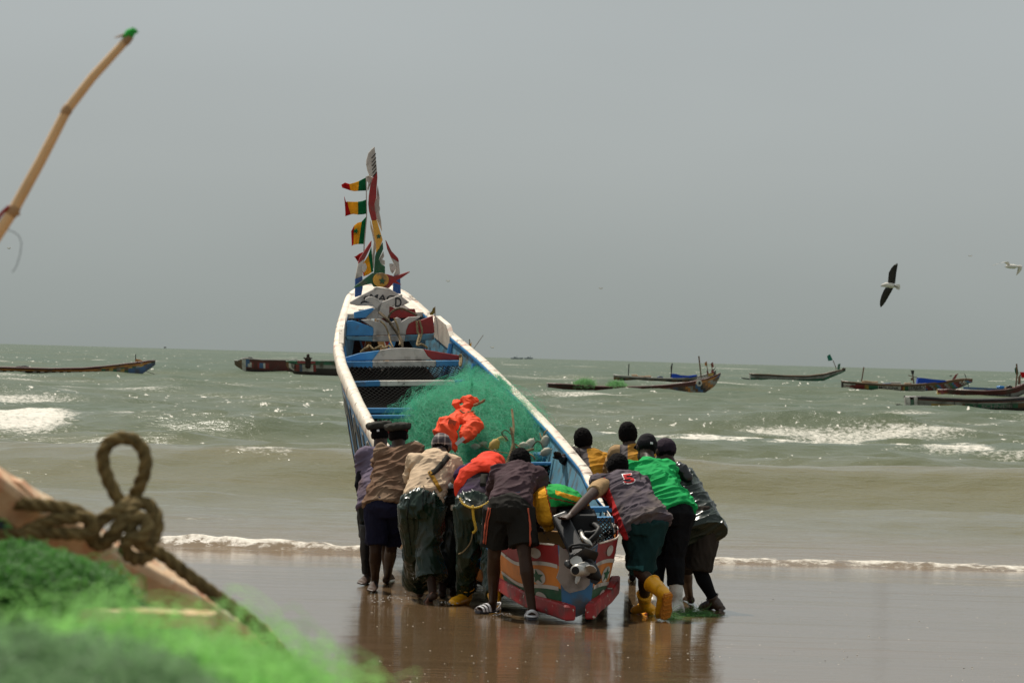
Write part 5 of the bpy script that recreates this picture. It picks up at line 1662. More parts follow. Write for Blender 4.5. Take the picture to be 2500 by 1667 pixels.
sleeve = MB(); sleeve.tube([U(886, 1150, d + .24), U(880, 1185, d + .22), U(888, 1215, d + .35)], [.058, .054, .045], flat=True)
blob(sleeve, 'dark_sleeve', M_CAPB, p.o, .009, 4, .008, seed=3)
leg = MB(); leg.tube([U(891, 1280, d - .1), U(888, 1340, d - .1), U(891, 1400, d - .05)], [(.05, .06), (.035, .05), (.03, .04)], flat=True)
blob(leg, 'trouser_leg', M_TYRE, p.o, .009, 4, .006, seed=5)

# --- brown shirt, red banded cap -------------------------------------------------------------
d = 36.2
p = Person('man in a brown shirt and navy shorts wearing a dark cap with a red band',
    dict(pelvis=U(944, 1232, d), chest=U(972, 1120, d + .38), head=U(973, 1066, d + .55), face=(.1, .95, -.2),
         sL=U(934, 1110, d + .32), sR=U(1012, 1106, d + .42), eL=U(930, 1180, d + .55), eR=U(1018, 1160, d + .75), hL=U(960, 1190, d + .95), hR=U(1020, 1140, d + 1.1),
         kL=U(917, 1345, d - .0), aL=A(915, 1440), tL=G(905, 1449) + Vector((0, .06, .02)), kR=U(955, 1338, d + .2), aR=A(946, 1424), tR=G(955, 1414) + Vector((0, .02, .02))), skin=M_SKIN2)
p.shirt(M_BROWN, sl=.9, ext=.05, fat=.034, seed=21, wr=.022, waist=1.16)
p.trousers(M_NAVY, fr=.86, fat=.028, seed=22, wr=.014, waist=(0, -.05))
p.cap(M_CAPO, 'beret', band=M_CAPR); p.hair(grow=.004)

# --- beige t-shirt, plaid cap, waders ----------------------------------------------------------
d = 34.9
p = Person('man in a beige t-shirt, plaid cap and shiny green waders stepping forward barefoot',
    dict(pelvis=U(1031, 1232, d), chest=U(1063, 1130, d + .42), head=U(1078, 1095, d + .66), face=(.25, .85, -.45),
         sL=U(1018, 1128, d + .35), sR=U(1106, 1132, d + .45), eL=U(1000, 1180, d + .62), eR=U(1122, 1180, d + .55), hL=U(1030, 1190, d + 1.0), hR=U(1130, 1215, d + .85),
         kL=U(1012, 1345, d + .12), aL=A(1022, 1458), tL=G(1020, 1452) + Vector((-.02, .12, .03)), kR=U(1046, 1340, d - .02), aR=U(1056, 1446, d - .12), tR=U(1041, 1476, d + .04)), skin=M_SKIN2)
sh = p.shirt(M_BEIGE, sl=.80, ext=-.04, fat=.026, seed=31, wr=.018)
wd = p.trousers(M_WADER, fr=1.78, fat=.040, flare=.050, waist=(0, .05), wr=.020, seed=32, wsc=(8, 8, 3), fr_r=1.66, gather=.007)
ribbon('seam', [(1034, 1184), (1032, 1215), (1033, 1245)], 2.2, wd, M_WADER2, p.o, off=.004)
ribbon('seam', [(1000, 1215), (994, 1262), (1002, 1330)], 1.8, wd, M_WADER2, p.o, off=.003)
p.cap(M_PLAID, 'round', brim=((-.55, -.75, -.25), .075))
p.hair(grow=.001)
ribbon('suspender', [(1094, 1114), (1074, 1140), (1050, 1160)], 13, sh, M_STRAP, p.o)
ribbon('suspender', [(1048, 1152), (1060, 1172), (1076, 1200)], 9, sh, M_STRAPY, p.o)
MB().box(U(1046, 1172, d + .07), .035, .02, .045).build('suspender_clip', M_STRAP, p.o)
soleb = MB(); soleb.tube([U(1058, 1448, d - .15), U(1050, 1463, d - .07), U(1042, 1476, d - .01)], [(.032, .016), (.034, .014), (.038, .014)], side=(1, .2, .2))
blob(soleb, 'foot_sole', M_SOLE, p.o, .007, 3)

# --- mostly hidden man in black waders ----------------------------------------------------------
d = 35.5
p = Person('mostly hidden man in black waders between the beige shirt and the orange hood',
    dict(pelvis=U(1098, 1226, d), chest=U(1104, 1166, d + .50), head=U(1104, 1146, d + .74),
         sL=U(1070, 1165, d + .48), sR=U(1136, 1166, d + .5), eL=U(1060, 1200, d + .8), eR=U(1146, 1200, d + .8), hL=U(1075, 1180, d + 1.1), hR=U(1135, 1180, d + 1.1),
         kL=U(1086, 1340, d + .05), aL=A(1080, 1460), tL=G(1076, 1452) + Vector((0, .12, .02)), kR=U(1108, 1340, d), aR=A(1106, 1458), tR=G(1108, 1448) + Vector((0, .12, .02))))
p.shirt(M_WADER2, sl=1.6, ext=-.04, seed=41)
p.trousers(M_WADER2, fr=1.85, fat=.034, flare=.02, seed=42, wr=.018)
p.hair()

# --- orange hood, waders, rope belt, yellow boots -------------------------------------------------
d = 34.4
p = Person('man under an orange hood, green waders belted with rope and yellow boots',
    dict(pelvis=U(1162, 1236, d), chest=U(1172, 1158, d + .46), head=U(1196, 1140, d + .70), face=(.1, .8, -.6),
         sL=U(1132, 1160, d + .42), sR=U(1214, 1160, d + .46), eL=U(1126, 1205, d + .7), eR=U(1222, 1200, d + .75), hL=U(1135, 1190, d + 1.0), hR=U(1215, 1180, d + 1.05),
         kL=U(1143, 1352, d + .02), aL=A(1137, 1474, .07), tL=G(1106, 1478) + Vector((0, .0, .03)), kR=U(1199, 1345, d - .12), aR=A(1208, 1490), tR=G(1207, 1482) + Vector((0, .1, .02))))
sh = p.shirt(cloth('purple_black_top', (0.045, 0.022, 0.065), dirt=(0.03, 0.025, 0.02), dirt_amt=.5), sl=.9, ext=-.05, seed=51, fat=.018)
wd = p.trousers(M_WADER, fr=1.86, fat=.030, flare=.002, waist=(0, .06), wr=.020, seed=52, wsc=(9, 8, 3), gather=.008)
M_HOOD = cloth('orange_hood_cloth', (0.80, 0.055, 0.022), var=.1, rough=.75)
mb = MB(); mb.ell(p.hd + Vector((0, -.02, .03)), .135, .16, .105)
mb.ell(p.hd + Vector((-.03, -.10, .02)), .15, .15, .075)
hood = blob(mb, 'hood', M_HOOD, p.o, .009, 4, .008, (7, 7, 7), seed=2)
mb = MB()
mb.tube([U(1123, 1208, d + .16), U(1124, 1182, d + .15), U(1138, 1154, d + .20), U(1166, 1138, d + .26), U(1196, 1138, d + .28), U(1222, 1150, d + .24), U(1232, 1170, d + .2)], [(.020, .05), (.030, .06), (.034, .07), (.036, .07), (.034, .07), (.030, .06), (.02, .05)], side=(0, -.6, .8))
blob(mb, 'life_vest_collar', M_HOOD, p.o, .008, 3, .007, (9, 9, 9), seed=4)
MB().box(U(1178, 1184, d + .06), .04, .03, .04).build('suspender_clip', M_STRAP, p.o)
ribbon('suspender', [(1182, 1158), (1178, 1186)], 15, sh, M_STRAP, p.o)
M_BELT = mat('black_yellow_rope', (0.03, 0.028, 0.022), .7)
M_BELTY = mat('yellow_rope_fleck', (0.62, 0.40, 0.03), .6)
bp = [U(1122, 1213, d - .04), U(1130, 1228, d - .13), U(1145, 1237, d - .17), U(1160, 1239, d - .18), U(1178, 1234, d - .17), U(1196, 1222, d - .12), U(1205, 1210, d + .0)]
rope_mb(bp, .011, .06).build('rope_belt', M_BELT, p.o, True)
for i, q in enumerate(catmull(bp, 4)[1:-1:1]):
    MB().ell(q + Vector((0, -.010, 0)), .013, .008, .009, nu=8, nv=6).build('belt_fleck', M_BELTY, p.o, True)
rope_mb([U(1154, 1235, d - .18), U(1156, 1262, d - .16), U(1160, 1280, d - .16), U(1162, 1292, d - .16), U(1155, 1300, d - .15)], .012, .07).build('belt_tail', M_BELTY, p.o, True)
rope_mb([U(1155, 1298, d - .15), U(1148, 1325, d - .14), U(1132, 1345, d - .12), U(1120, 1352, d - .1)], .006, .05).build('belt_tail', M_ROPE, p.o, True)
p.boots(M_BOOTY, 'L', .12, r=.064); p.boots(M_BOOTY, 'R', .12, r=.06)

# --- centre: maroon shirt, charcoal shorts, white sandals --------------------------------------------
d = 33.0
p = Person('man in maroon shirt and charcoal shorts with orange side stripes and white sandals',
    dict(pelvis=U(1244, 1240, d), chest=U(1264, 1160, d + .46), head=U(1270, 1133, d + .70), face=(.1, .8, -.6),
         sL=U(1219, 1158, d + .40), sR=U(1311, 1166, d + .42), eL=U(1206, 1205, d + .66), eR=U(1313, 1232, d + .38), hL=U(1222, 1215, d + .95), hR=U(1311, 1285, d + .55),
         kL=U(1206, 1356, d + .12), aL=A(1203, 1496, .07), tL=G(1165, 1498) + Vector((0, .02, .02)), kR=U(1281, 1356, d - .10), aR=A(1298, 1513, .09), tR=G(1295, 1500) + Vector((0, .16, .02))), skin=M_SKIN2)
p.shirt(M_MAROON, sl=1.0, sleeve_r=1.85, ext=-.02, seed=61, fat=.026, wr=.018)
sr = p.trousers(M_CHAR, fr=.80, fat=.042, waist=(0, -.02), wr=.014, seed=62, wsc=(8, 8, 2.5))
mb = MB(); mb.tube([p.J['pelvis'] + p.up * .05, p.J['pelvis'] + p.up * .11], [(.176, .128), (.168, .120)], side=p.side, flat=True, seg=24)
blob(mb, 'waistband', M_WAIST, p.o, .009, 4, .008, (6, 6, 12), seed=3)
p.hair(grow=.012)
M_STRIPE = cloth('orange_red_stripe', (0.42, 0.09, 0.05))
ribbon('side_stripe', [(1194, 1240), (1188, 1270), (1182, 1326)], 3, sr, M_STRIPE, p.o)
ribbon('side_stripe', [(1199, 1240), (1193, 1270), (1187, 1328)], 2.4, sr, M_STRIPE, p.o)
ribbon('side_stripe', [(1288, 1240), (1294, 1290), (1294, 1332)], 3, sr, M_STRIPE, p.o)
for k in 'LR':
    an, toe, kn = p.J['a' + k], p.J['t' + k], p.J['k' + k]
    fd = (toe - an); L = fd.length; fd = fd.normalized(); fdh = Vector((fd.x, fd.y, 0)).normalized(); sx = fdh.cross(Vector((0, 0, 1)))
    base = Vector((an.x, an.y, 0.004)) - fdh * .05
    so = MB(); so.prism([base + fdh * a + sx * b for a, b in ((0, -.03), (-.012, 0), (0, .03), (.08, .036), (.16, .048), (.22, .044), (.255, .01), (.245, -.03), (.17, -.048), (.08, -.036))], Vector((0, 0, .022)))
    s0 = so.build('sandal_sole', mat('dark_sandal_sole', (.05, .05, .06), .6), p.o)
    def arc(c, w, h, dirx, n=9): return [c + dirx * (w * math.cos(math.pi * i / (n - 1))) + Vector((0, 0, h * math.sin(math.pi * i / (n - 1)))) for i in range(n)]
    for a, w, h in ((.135, .054, .062), (.175, .056, .050), (.21, .05, .040)):
        MB().tube(arc(base + fdh * a + Vector((0, 0, .015)), w, h, sx), [(.014, .004)] * 9, side=fdh, seg=8).build('sandal_strap', M_SAND_W, s0, True)
    hp = [base + fdh * (.05 - .085 * math.sin(math.pi * i / 10)) + sx * (.043 * math.cos(math.pi * i / 10)) + Vector((0, 0, .025 + .05 * math.sin(math.pi * i / 10))) for i in range(11)]
    MB().tube(hp, [(.012, .004)] * 11, side=(0, 0, 1), seg=8).build('sandal_strap', M_SAND_W, s0, True)
    MB().tube([base + fdh * (.06 - .095 * math.sin(math.pi * i / 10)) + sx * (.046 * math.cos(math.pi * i / 10)) + Vector((0, 0, .03)) for i in range(11)], [(.008, .004)] * 11, side=(0, 0, 1), seg=8).build('sandal_strap', M_SAND_W, s0, True)

# --- numbered jersey, green shorts, yellow boots ------------------------------------------------------
d = 33.5
p = Person('man in washed grey jersey with red number 5 and one yellow boot kicked up',
    dict(pelvis=U(1572, 1272, d), chest=U(1519, 1186, d + .42), head=U(1505, 1146, d + .66), face=(-.4, .8, -.5),
         sL=U(1470, 1182, d + .38), sR=U(1560, 1188, d + .44), eL=U(1436, 1214, d - .20), eR=U(1524, 1262, d + .72), hL=U(1394, 1256, d - .62), hR=U(1498, 1292, d + .45),
         kL=U(1573, 1405, d + .12), aL=A(1574, 1500, .08), tL=G(1548, 1497) + Vector((0, .05, .03)), kR=U(1562, 1396, d - .02), aR=U(1617, 1446, d - .30), tR=U(1611, 1502, d - .16)), skin=M_SKIN2, side=(.93, .1, .2))


def jersey_mat(c, n):
    px = 1250 + (c[:, 0] / c[:, 1]) * FPX
    py = 833.5 - ((c[:, 2] - CAM_H) / c[:, 1] - 39.0 / FPX) * FPX + (px - 1250) * 0.0276
    edge = 1478 + (py - 1180) * 0.42
    r = ((px < edge + 12) & (py > 1192)).astype(int)
    r[(np.abs(px - edge - 12) < 2.2) & (py > 1165)] = 2
    return r


js = p.shirt([M_JERS, M_JRED, M_JRED], sl=.0, ext=.09, fat=.040, seed=71, wr=.020, matfn=jersey_mat, waist=1.16, name='jersey')
decal('jersey_number', '5', (1524, 1183), (1554, 1180), (1514, 1158), js, M_SAND_W, p.o, .005)
decal('jersey_number', '5', (1526, 1181.5), (1552, 1178.5), (1517, 1160), js, M_JRED, p.o, .009)
tb = MB(); tb.tube([p.J['sL'].lerp(p.J['chest'], .25), p.J['sL'].lerp(p.J['eL'], .3), p.J['sL'].lerp(p.J['eL'], .62)], [.078, .066, .060], flat=True)
blob(tb, 'undershirt_sleeve', M_TAN, p.o, .009, 4, .008, seed=8)


def trim_mat(c, n):
    px = 1250 + (c[:, 0] / c[:, 1]) * FPX
    py = 833.5 - ((c[:, 2] - CAM_H) / c[:, 1] - 39.0 / FPX) * FPX + (px - 1250) * 0.0276
    return ((py > 1381) & (px < 1585)).astype(int)


p.trousers([M_SHG, M_SHTRIM], fr=.90, fr_r=.98, fat=.040, waist=(0, -.08), wr=.016, seed=72, matfn=trim_mat)
p.hair(grow=.014)
p.boots(M_BOOTY, 'L', .17, r=.056)
p.boots(M_BOOTY, 'R', .17, r=.064, sole=mat('orange_boot_sole', (.55, .20, .02), .6, bump=.5, bscale=60))
pw = MB(); pw.prism([U(1452, 1325, d + .3), U(1478, 1305, d + .38), U(1487, 1308, d + .4), U(1482, 1313, d + .38)], Vector((0, .012, .004)))
tag(pw.build('white_wedge', M_WHITE, None, loc=tuple(U(1470, 1315, d + .35))), 'white painted wooden wedge gripped beside the propeller leg', 'wedge')

# --- green t-shirt, black cap, white boots ----------------------------------------------------------------
d = 34.5
p = Person('man in bright green t-shirt, black cap, black trousers and white rubber boots',
    dict(pelvis=U(1644, 1250, d), chest=U(1588, 1152, d + .42), head=U(1577, 1096, d + .66), face=(-.35, .88, -.3),
         sL=U(1542, 1150, d + .42), sR=U(1627, 1150, d + .42), eL=U(1516, 1186, d + .72), eR=U(1660, 1200, d + .75), hL=U(1488, 1200, d + .85), hR=U(1640, 1190, d + 1.05),
         kL=U(1604, 1362, d + .25), aL=A(1593, 1494), tL=G(1590, 1486) + Vector((0, .12, .02)), kR=U(1646, 1362, d + .0), aR=A(1652, 1494), tR=G(1634, 1497) + Vector((0, .03, .02))))
p.shirt(M_GTEE, sl=.75, ext=.03, fat=.032, seed=81, wr=.022, waist=1.12)
p.trousers(M_BLKT, fr=1.60, fat=.022, wr=.010, seed=82, waist=(0, -.04))
p.cap(M_CAPB, 'round', patch=True, brim=((-.35, .88, -.2), .07))
p.hair(grow=.001)
p.boots(M_BOOTW, 'L', .24, r=.056); p.boots(M_BOOTW, 'R', .24, r=.058)

# --- rightmost: oilskin, grey shorts, black socks -----------------------------------------------------------
d = 34.8
p = Person('rightmost man in dark green oilskin smock, grey brown shorts and long black socks',
    dict(pelvis=U(1700, 1268, d), chest=U(1646, 1168, d + .42), head=U(1623, 1106, d + .62), face=(-.5, .8, -.2),
         sL=U(1606, 1160, d + .44), sR=U(1680, 1172, d + .38), eL=U(1590, 1205, d + .8), eR=U(1668, 1220, d + .62), hL=U(1560, 1190, d + 1.0), hR=U(1630, 1230, d + .85),
         kL=U(1672, 1388, d + .25), aL=A(1682, 1474), tL=G(1676, 1468) + Vector((0, .1, .02)), kR=U(1706, 1392, d - .02), aR=A(1744, 1489), tR=G(1716, 1484) + Vector((0, .03, .02))), skin=M_SKIN2)
p.shirt(M_OIL, sl=1.5, ext=.20, fat=.030, seed=91, wr=.020, name='smock', waist=1.18)
p.trousers(M_BRSH, fr=1.0, fat=.050, waist=(0, 0), wr=.012, seed=92)
p.cap(M_CAPP, 'round', brim=((-.5, .8, -.1), .06))
p.hair(grow=.001)
mb = MB(); mb.tube([U(1650, 1140, d + .25), U(1664, 1150, d + .22), U(1678, 1166, d + .2)], [(.06, .04), (.07, .05), (.05, .04)], side=(1, 0, .6))
blob(mb, 'shoulder_bag', mat('wet_black_vinyl', (.010, .010, .011), .25, bump=.1), p.o, .009, 4, .01, seed=5)
so = MB(); kn, an = p.J['kR'], p.J['aR']
so.tube([kn + Vector((0, 0, .02)), kn.lerp(an, .3) - Vector((0, .02, 0)), kn.lerp(an, .7), an], [.062, .066, .048, .044])
blob(so, 'long_sock', M_SOCK, p.o, .009, 4)
M_SHOE = mat('wet_brown_shoe', (.06, .035, .022), .35, bump=.2)
p.boots(M_SHOE, 'R', .05, name='shoe', r=.046)

# --- behind the right gunwale: yellow vest, arm on the boat ----------------------------------------------------
d = 38.9


def vest_mat(c, n):
    px = 1250 + (c[:, 0] / c[:, 1]) * FPX
    py = 833.5 - ((c[:, 2] - CAM_H) / c[:, 1] - 39.0 / FPX) * FPX + (px - 1250) * 0.0276
    e = 1427 + (py - 1095) * 0.22
    r = np.zeros(len(c), int)
    r[px < e + 12] = 1
    r[px < e - 4] = 2
    return r


p = Person('man in an ochre vest leaning with one arm on the right gunwale',
    dict(pelvis=U(1455, 1212, d), chest=U(1436, 1122, d + .25), head=U(1424, 1078, d + .36), face=(-.15, .97, -.05),
         sL=U(1400, 1114, d + .2), sR=U(1470, 1124, d + .28), eL=U(1388, 1122, d - .3), eR=U(1480, 1180, d + .5), hL=U(1370, 1120, d - .75), hR=U(1455, 1170, d + .7),
         kL=U(1447, 1310, d + .1), aL=A(1440, 1412), tL=G(1440, 1404) + Vector((0, .1, .02)), kR=U(1468, 1310, d), aR=A(1468, 1414), tR=G(1468, 1404) + Vector((0, .1, .02))))
p.shirt([M_YV, M_YVG, M_DKT], sl=.0, sleeve_l=1.7, ext=.05, fat=.028, seed=101, wr=.012, matfn=vest_mat, name='vest')
p.trousers(M_BLKT, fr=1.8, seed=102)
p.hair(grow=.012)
cl = MB(); cl.tube([p.neck - Vector((0, .0, .02)), p.neck + Vector((0, 0, .02))], [.072, .064], flat=True)
blob(cl, 'blue_collar', cloth('blue_collar_cloth', (.02, .035, .12)), p.o, .008, 3, .005)

# --- farthest on the right: tan sleeve and yellow vest -----------------------------------------------------------
d = 38.6


def vest2_mat(c, n):
    px = 1250 + (c[:, 0] / c[:, 1]) * FPX
    r = np.zeros(len(c), int)
    r[px < 1540] = 1
    r[px < 1520] = 2
    return r


p = Person('man in a grey and yellow vest over a tan shirt beyond the green t-shirt',
    dict(pelvis=U(1556, 1206, d), chest=U(1541, 1110, d + .22), head=U(1533, 1064, d + .32), face=(-.1, .98, 0),
         sL=U(1506, 1108, d + .2), sR=U(1576, 1110, d + .24), eL=U(1490, 1160, d + .4), eR=U(1588, 1165, d + .45), hL=U(1460, 1170, d + .7), hR=U(1560, 1160, d + .75),
         kL=U(1548, 1312, d + .1), aL=A(1544, 1418), tL=G(1544, 1410) + Vector((0, .1, .02)), kR=U(1568, 1312, d), aR=A(1570, 1420), tR=G(1570, 1410) + Vector((0, .1, .02))))
p.shirt([M_YV, M_YVG, M_TAN], sl=.85, ext=.05, fat=.030, seed=111, wr=.012, matfn=vest2_mat, name='vest')
p.trousers(M_BLKT, fr=1.8, seed=112)
p.hair(grow=.012)

# dark cleat on the starboard gunwale
mb = MB(); mb.tube([U(1355, 1078, 39.8), U(1372, 1080, 39.75), U(1380, 1096, 39.7)], [(.05, .04), (.05, .04), (.03, .03)])
o = blob(mb, 'dark_glove', M_CAPB, None, .008, 4, .006)
tag(o, 'crumpled dark cloth hung over the right gunwale ahead of the ochre vest', 'cloth')

# ================================================================== BOATS AT ANCHOR
def fp(name, col, **k):
    return paint(name, col, chip_amt=0.15, dirt_amt=0.35, dirt_scale=1.2, scale=1.5, chip_scale=2.5, dirt=(0.07, 0.055, 0.04), bump=0, **k)


F_RED = fp('far_red', (.22, .035, .03)); F_OR = fp('far_orange', (.42, .17, .04)); F_DK = fp('far_dark_hull', (.035, .028, .024))
F_WH = fp('far_white', (.52, .49, .43)); F_BL = fp('far_blue', (.06, .13, .26)); F_GR = fp('far_green', (.03, .13, .07))
F_BR = fp('far_brown', (.16, .085, .04)); F_GY = fp('far_grey', (.26, .25, .22)); F_YE = fp('far_yellow', (.46, .29, .06)); F_MAR = fp('far_maroon', (.10, .025, .02))
F_IN = fp('far_inside', (.075, .055, .045))
F_TARP = cloth('blue_tarpaulin', (.02, .07, .42), rough=.5, bump=0)
F_BOX = fp('far_box_tan', (.55, .36, .20)); F_BK = fp('far_black', (.02, .018, .018))
FAR = [F_RED, F_OR, F_DK, F_WH, F_BL, F_GR, F_BR, F_GY, F_YE, F_MAR, F_IN, F_BK]
CI = dict(red=0, orange=1, dark=2, white=3, blue=4, green=5, brown=6, grey=7, yellow=8, maroon=9, inside=10, black=11)


class FarBoat:
    """Pirogue seen side on. x 0 at the stern .. 1 at the stem; sheer, keel given in photo pixels."""
    def __init__(self, label, d, xs, top, bot, colour, beam=1.5, yaw=0.0, group='wooden boats anchored in the bay'):
        self.d = d; self.sc = d / FPX; self.yaw = yaw
        self.xs, self.top, self.bot = np.array(xs, float), np.array(top, float), np.array(bot, float)
        self.beam = beam
        self.lo, self.hi = self.xs[0], self.xs[-1]
        c = U((xs[0] + xs[-1]) / 2, bot[len(bot) // 2], d); c.z = -.05
        self.o = thing('fishing_boat', c, label, 'boat', group)
        nst, nt = 70, 8
        V = []; F = []; mi = []
        X = np.linspace(self.lo, self.hi, nst)
        for x in X:
            V += [self.side(x, t, -1) for t in np.linspace(1, 0, nt + 1)] + [self.side(x, t, 1) for t in np.linspace(0, 1, nt + 1)]
        m = 2 * nt + 2
        for i in range(nst - 1):
            a = (X[i] + X[i + 1]) / 2
            for j in range(m - 1):
                F.append((i * m + j, i * m + j + 1, (i + 1) * m + j + 1, (i + 1) * m + j))
                t = 1 - (j + .5) / nt if j < nt else ((j - nt - .5) / nt if j > nt else 0)
                mi.append(CI[colour(a, t)])
        F.append(tuple(range(m))); mi.append(CI[colour(self.lo, .5)])
        F.append(tuple((nst - 1) * m + j for j in range(m))); mi.append(CI[colour(self.hi, .5)])
        h = mesh_obj('hull', [tuple(p) for p in V], F, FAR, self.o, False, mi)
        # inside
        V = []; F = []
        for x in X[2:-3]:
            V += [self.side(x, t, -1, -.05) for t in (1, .5, .15)] + [self.side(x, t, 1, -.05) for t in (.15, .5, 1)]
        for i in range(len(X) - 6):
            for j in range(5): F.append((i * 6 + j, i * 6 + j + 1, i * 6 + 7 + j, i * 6 + 6 + j))
        mesh_obj('inner_lining', [tuple(p) for p in V], F, F_IN, self.o)

    def hw(self, x):
        q = (x - self.lo) / (self.hi - self.lo)
        return self.beam / 2 * max(.04, min(1, (q + .04) / .10) * min(1.0, ((1.02 - q) / .38)) ** .7)

    def side(self, x, t, sgn, off=0.0):
        yt, yb = np.interp(x, self.xs, self.top), np.interp(x, self.xs, self.bot)
        p1, p0 = U(x, yt, self.d), U(x, yb + 2.5, self.d)
        w = self.hw(x) * (.62 + .38 * t ** .7) + off
        p = p0.lerp(p1, t)
        dx = (x - (self.lo + self.hi) / 2) * self.sc
        return p + Vector((0, sgn * w + dx * self.yaw, 0))

    def wale(self, m, w=.10):
        for sg in (-1, 1):
            X = np.linspace(self.lo, self.hi, 40)
            mb = MB(); mb.tube([self.side(x, 1, sg) for x in X], [(w * .75, w * .5)] * 40, side=(0, 0, 1), seg=6, flat=True)
            mb.build('gunwale', m, self.o)

    def thwart(self, x, m):
        a, b = self.side(x, .95, -1, -.02), self.side(x, .95, 1, -.02)
        mb = MB(); mb.tube([a, b], [(.12, .035)] * 2, side=(1, 0, 0), seg=4, flat=True); mb.build('thwart', m, self.o)

    def pole(self, pts, r, m, name='mast'):
        mb = MB(); mb.tube([U(x, y, self.d) for x, y in pts], [r * .7] * len(pts), seg=6, flat=True); return mb.build(name, m, self.o)

    def board(self, name, poly, m, depth=.5, dy=0.0):
        P = [U(x, y, self.d + dy - depth / 2) for x, y in poly]
        return MB().prism(P, Vector((0, depth, 0))).build(name, m, self.o)

    def text(self, body, x0, x1, t0, t1, m):
        v, f = text_mesh(body)
        a0 = min(p.x for p in v); a1 = max(p.x for p in v); b0 = min(p.y for p in v); b1 = max(p.y for p in v)
        V = [self.side(x0 + (x1 - x0) * (p.x - a0) / (a1 - a0), t0 + (t1 - t0) * (p.y - b0) / (b1 - b0), -1, .02) for p in v]
        mesh_obj('painted_letters', [tuple(p) for p in V], f, m, self.o)

    def cargo(self, name, poly, m, label, cat, depth=.7, sub=None):
        P = [U(x, y, self.d - depth / 2) for x, y in poly]
        o = MB().prism(P, Vector((0, depth, 0))).build(name, m, None, loc=tuple(P[0]))
        bv = o.modifiers.new('b', 'BEVEL'); bv.width = .05; bv.segments = 2
        return tag(o, label, cat)

    def flag(self, poly, m, label):
        n = len(poly)
        mb = MB(); mb.prism([U(x, y, self.d) for x, y in poly], Vector((0.03, .05, 0)))
        o = mb.build('flag', m, None, loc=tuple(U(*poly[0], self.d)))
        return tag(o, label, 'flag', 'flags on the anchored boats')


def cF(ox, oy, k): return lambda *p: [(ox + x * k, oy + y * k) for x, y in p]


# 1 far left, running out of the frame
b = FarBoat('long brown and orange boat at the far left with an upturned bow', 300,
            [-260, -100, 0, 120, 200, 260, 310, 340, 377, 379], [896, 896, 896.5, 900, 899, 894, 888, 885, 879, 881], [910, 910, 909, 911, 912, 915, 917, 915, 890, 888],
            lambda x, t: ('maroon' if t > .75 else 'orange' if t > .45 else 'white' if t > .3 and int(x / 3) % 2 else 'dark') if x < 250 else ('orange' if t > .7 else ('blue' if x > 318 and t < .65 else ('green', 'brown', 'grey', 'yellow')[int(x / 6 + t * 3) % 4])), 1.6)
b.wale(F_MAR, .09)
b.board('bow_box', [(329, 882), (348, 882), (347, 888), (331, 888)], F_WH); b.board('bow_crest', [(332, 876), (345, 879), (348, 882), (330, 882)], F_OR, .3)
b.pole([(331, 865), (331, 890)], .05, F_BK)
b.pole([(350, 904), (391, 918)], .035, F_BK, 'anchor_line')
b.cargo('tarp_bundle', [(40, 893), (60, 892), (70, 895), (70, 898), (38, 898)], F_BK, 'low dark bundle in the long boat at the far left', 'bundle')
for x in (60, 128, 190, 240): b.thwart(x, F_BR)

# 2 and 3 behind the big bow on the left
c2 = cF(0, 800, .3486)
b = FarBoat('dark maroon boat with a high white stern box left of the big painted bow', 380,
            [573, 578, 592, 600, 640, 700, 760, 820, 900], [880, 882, 876, 875, 878, 879, 880, 880, 880], [887, 892, 900, 905, 909, 911, 912, 912, 912],
            lambda x, t: 'brown' if x < 590 else ('white' if x < 602 else ('blue' if t > .6 and x < 612 else ('maroon' if t > .7 else ('blue', 'white', 'red', 'maroon', 'red')[int((x - 600) / 7) % 5] if t > .35 and x < 660 else 'maroon' if t > .3 else 'dark'))), 1.7)
b.wale(F_GY, .08)
b.board('stern_box', [(593, 873), (606, 872), (606, 890), (598, 892)], F_WH)
b.cargo('crate', [(606, 871), (616, 872), (616, 876), (606, 876)], F_BK, 'small dark crate on the high stern of the maroon boat', 'crate')
b = FarBoat('dark boat with red and blue side stripes overlapping the maroon boat', 350,
            [699, 706, 720, 760, 820, 900, 1000, 1080, 1130, 1160], [882, 881, 881, 882, 882, 882, 880, 872, 862, 855], [890, 900, 911, 913, 915, 916, 916, 914, 900, 866],
            lambda x, t: 'brown' if x < 706 else ('green' if t > .75 else ('white', 'white', 'red', 'red', 'blue', 'white', 'white')[int((x - 706) / 7) % 7] if t > .3 and x < 770 else 'grey' if t > .45 else 'dark'), 1.8)
b.wale(F_GR, .08)
b.text('NDAR', 712, 724, .35, .85, F_BK)
b.board('stern_board', [(700, 880), (714, 882), (720, 900), (712, 905), (703, 892)], F_OR, .6)
b.cargo('net_pile', [(708, 877), (722, 876), (730, 879), (730, 883), (706, 883)], F_GY, 'pale net pile on the stern of the striped dark boat', 'net')
b.board('cabin_board', [(726, 880), (770, 882), (770, 888), (726, 887)], F_RED, .2, -.9)
b.pole([(1146, 828), (1147, 850), (1143, 868)], .06, F_BR); b.pole([(1180, 818), (1146, 866)], .035, F_BR, 'boat_hook')
b.flag([(1136, 842), (1148, 840), (1150, 835), (1150, 845), (1140, 846)], M_FY, 'small yellow flag flying beyond the right gunwale of the big boat')
pm = FarBoat  # (person standing in boat three)
d3 = 349.0
pt = thing('person', U(752, 884, d3), 'tiny bare armed figure standing in the striped dark boat at left', 'person')
mb = MB(); q = lambda x, y: U(x, y, d3)
mb.ell(q(752, 868), .14, .15, .17); mb.tube([q(752, 871), q(752, 874)], [.08, .08]); mb.tube([q(752, 875), q(752, 882), q(752, 896)], [(.28, .15), (.24, .14), (.24, .14)], side=(1, 0, 0))
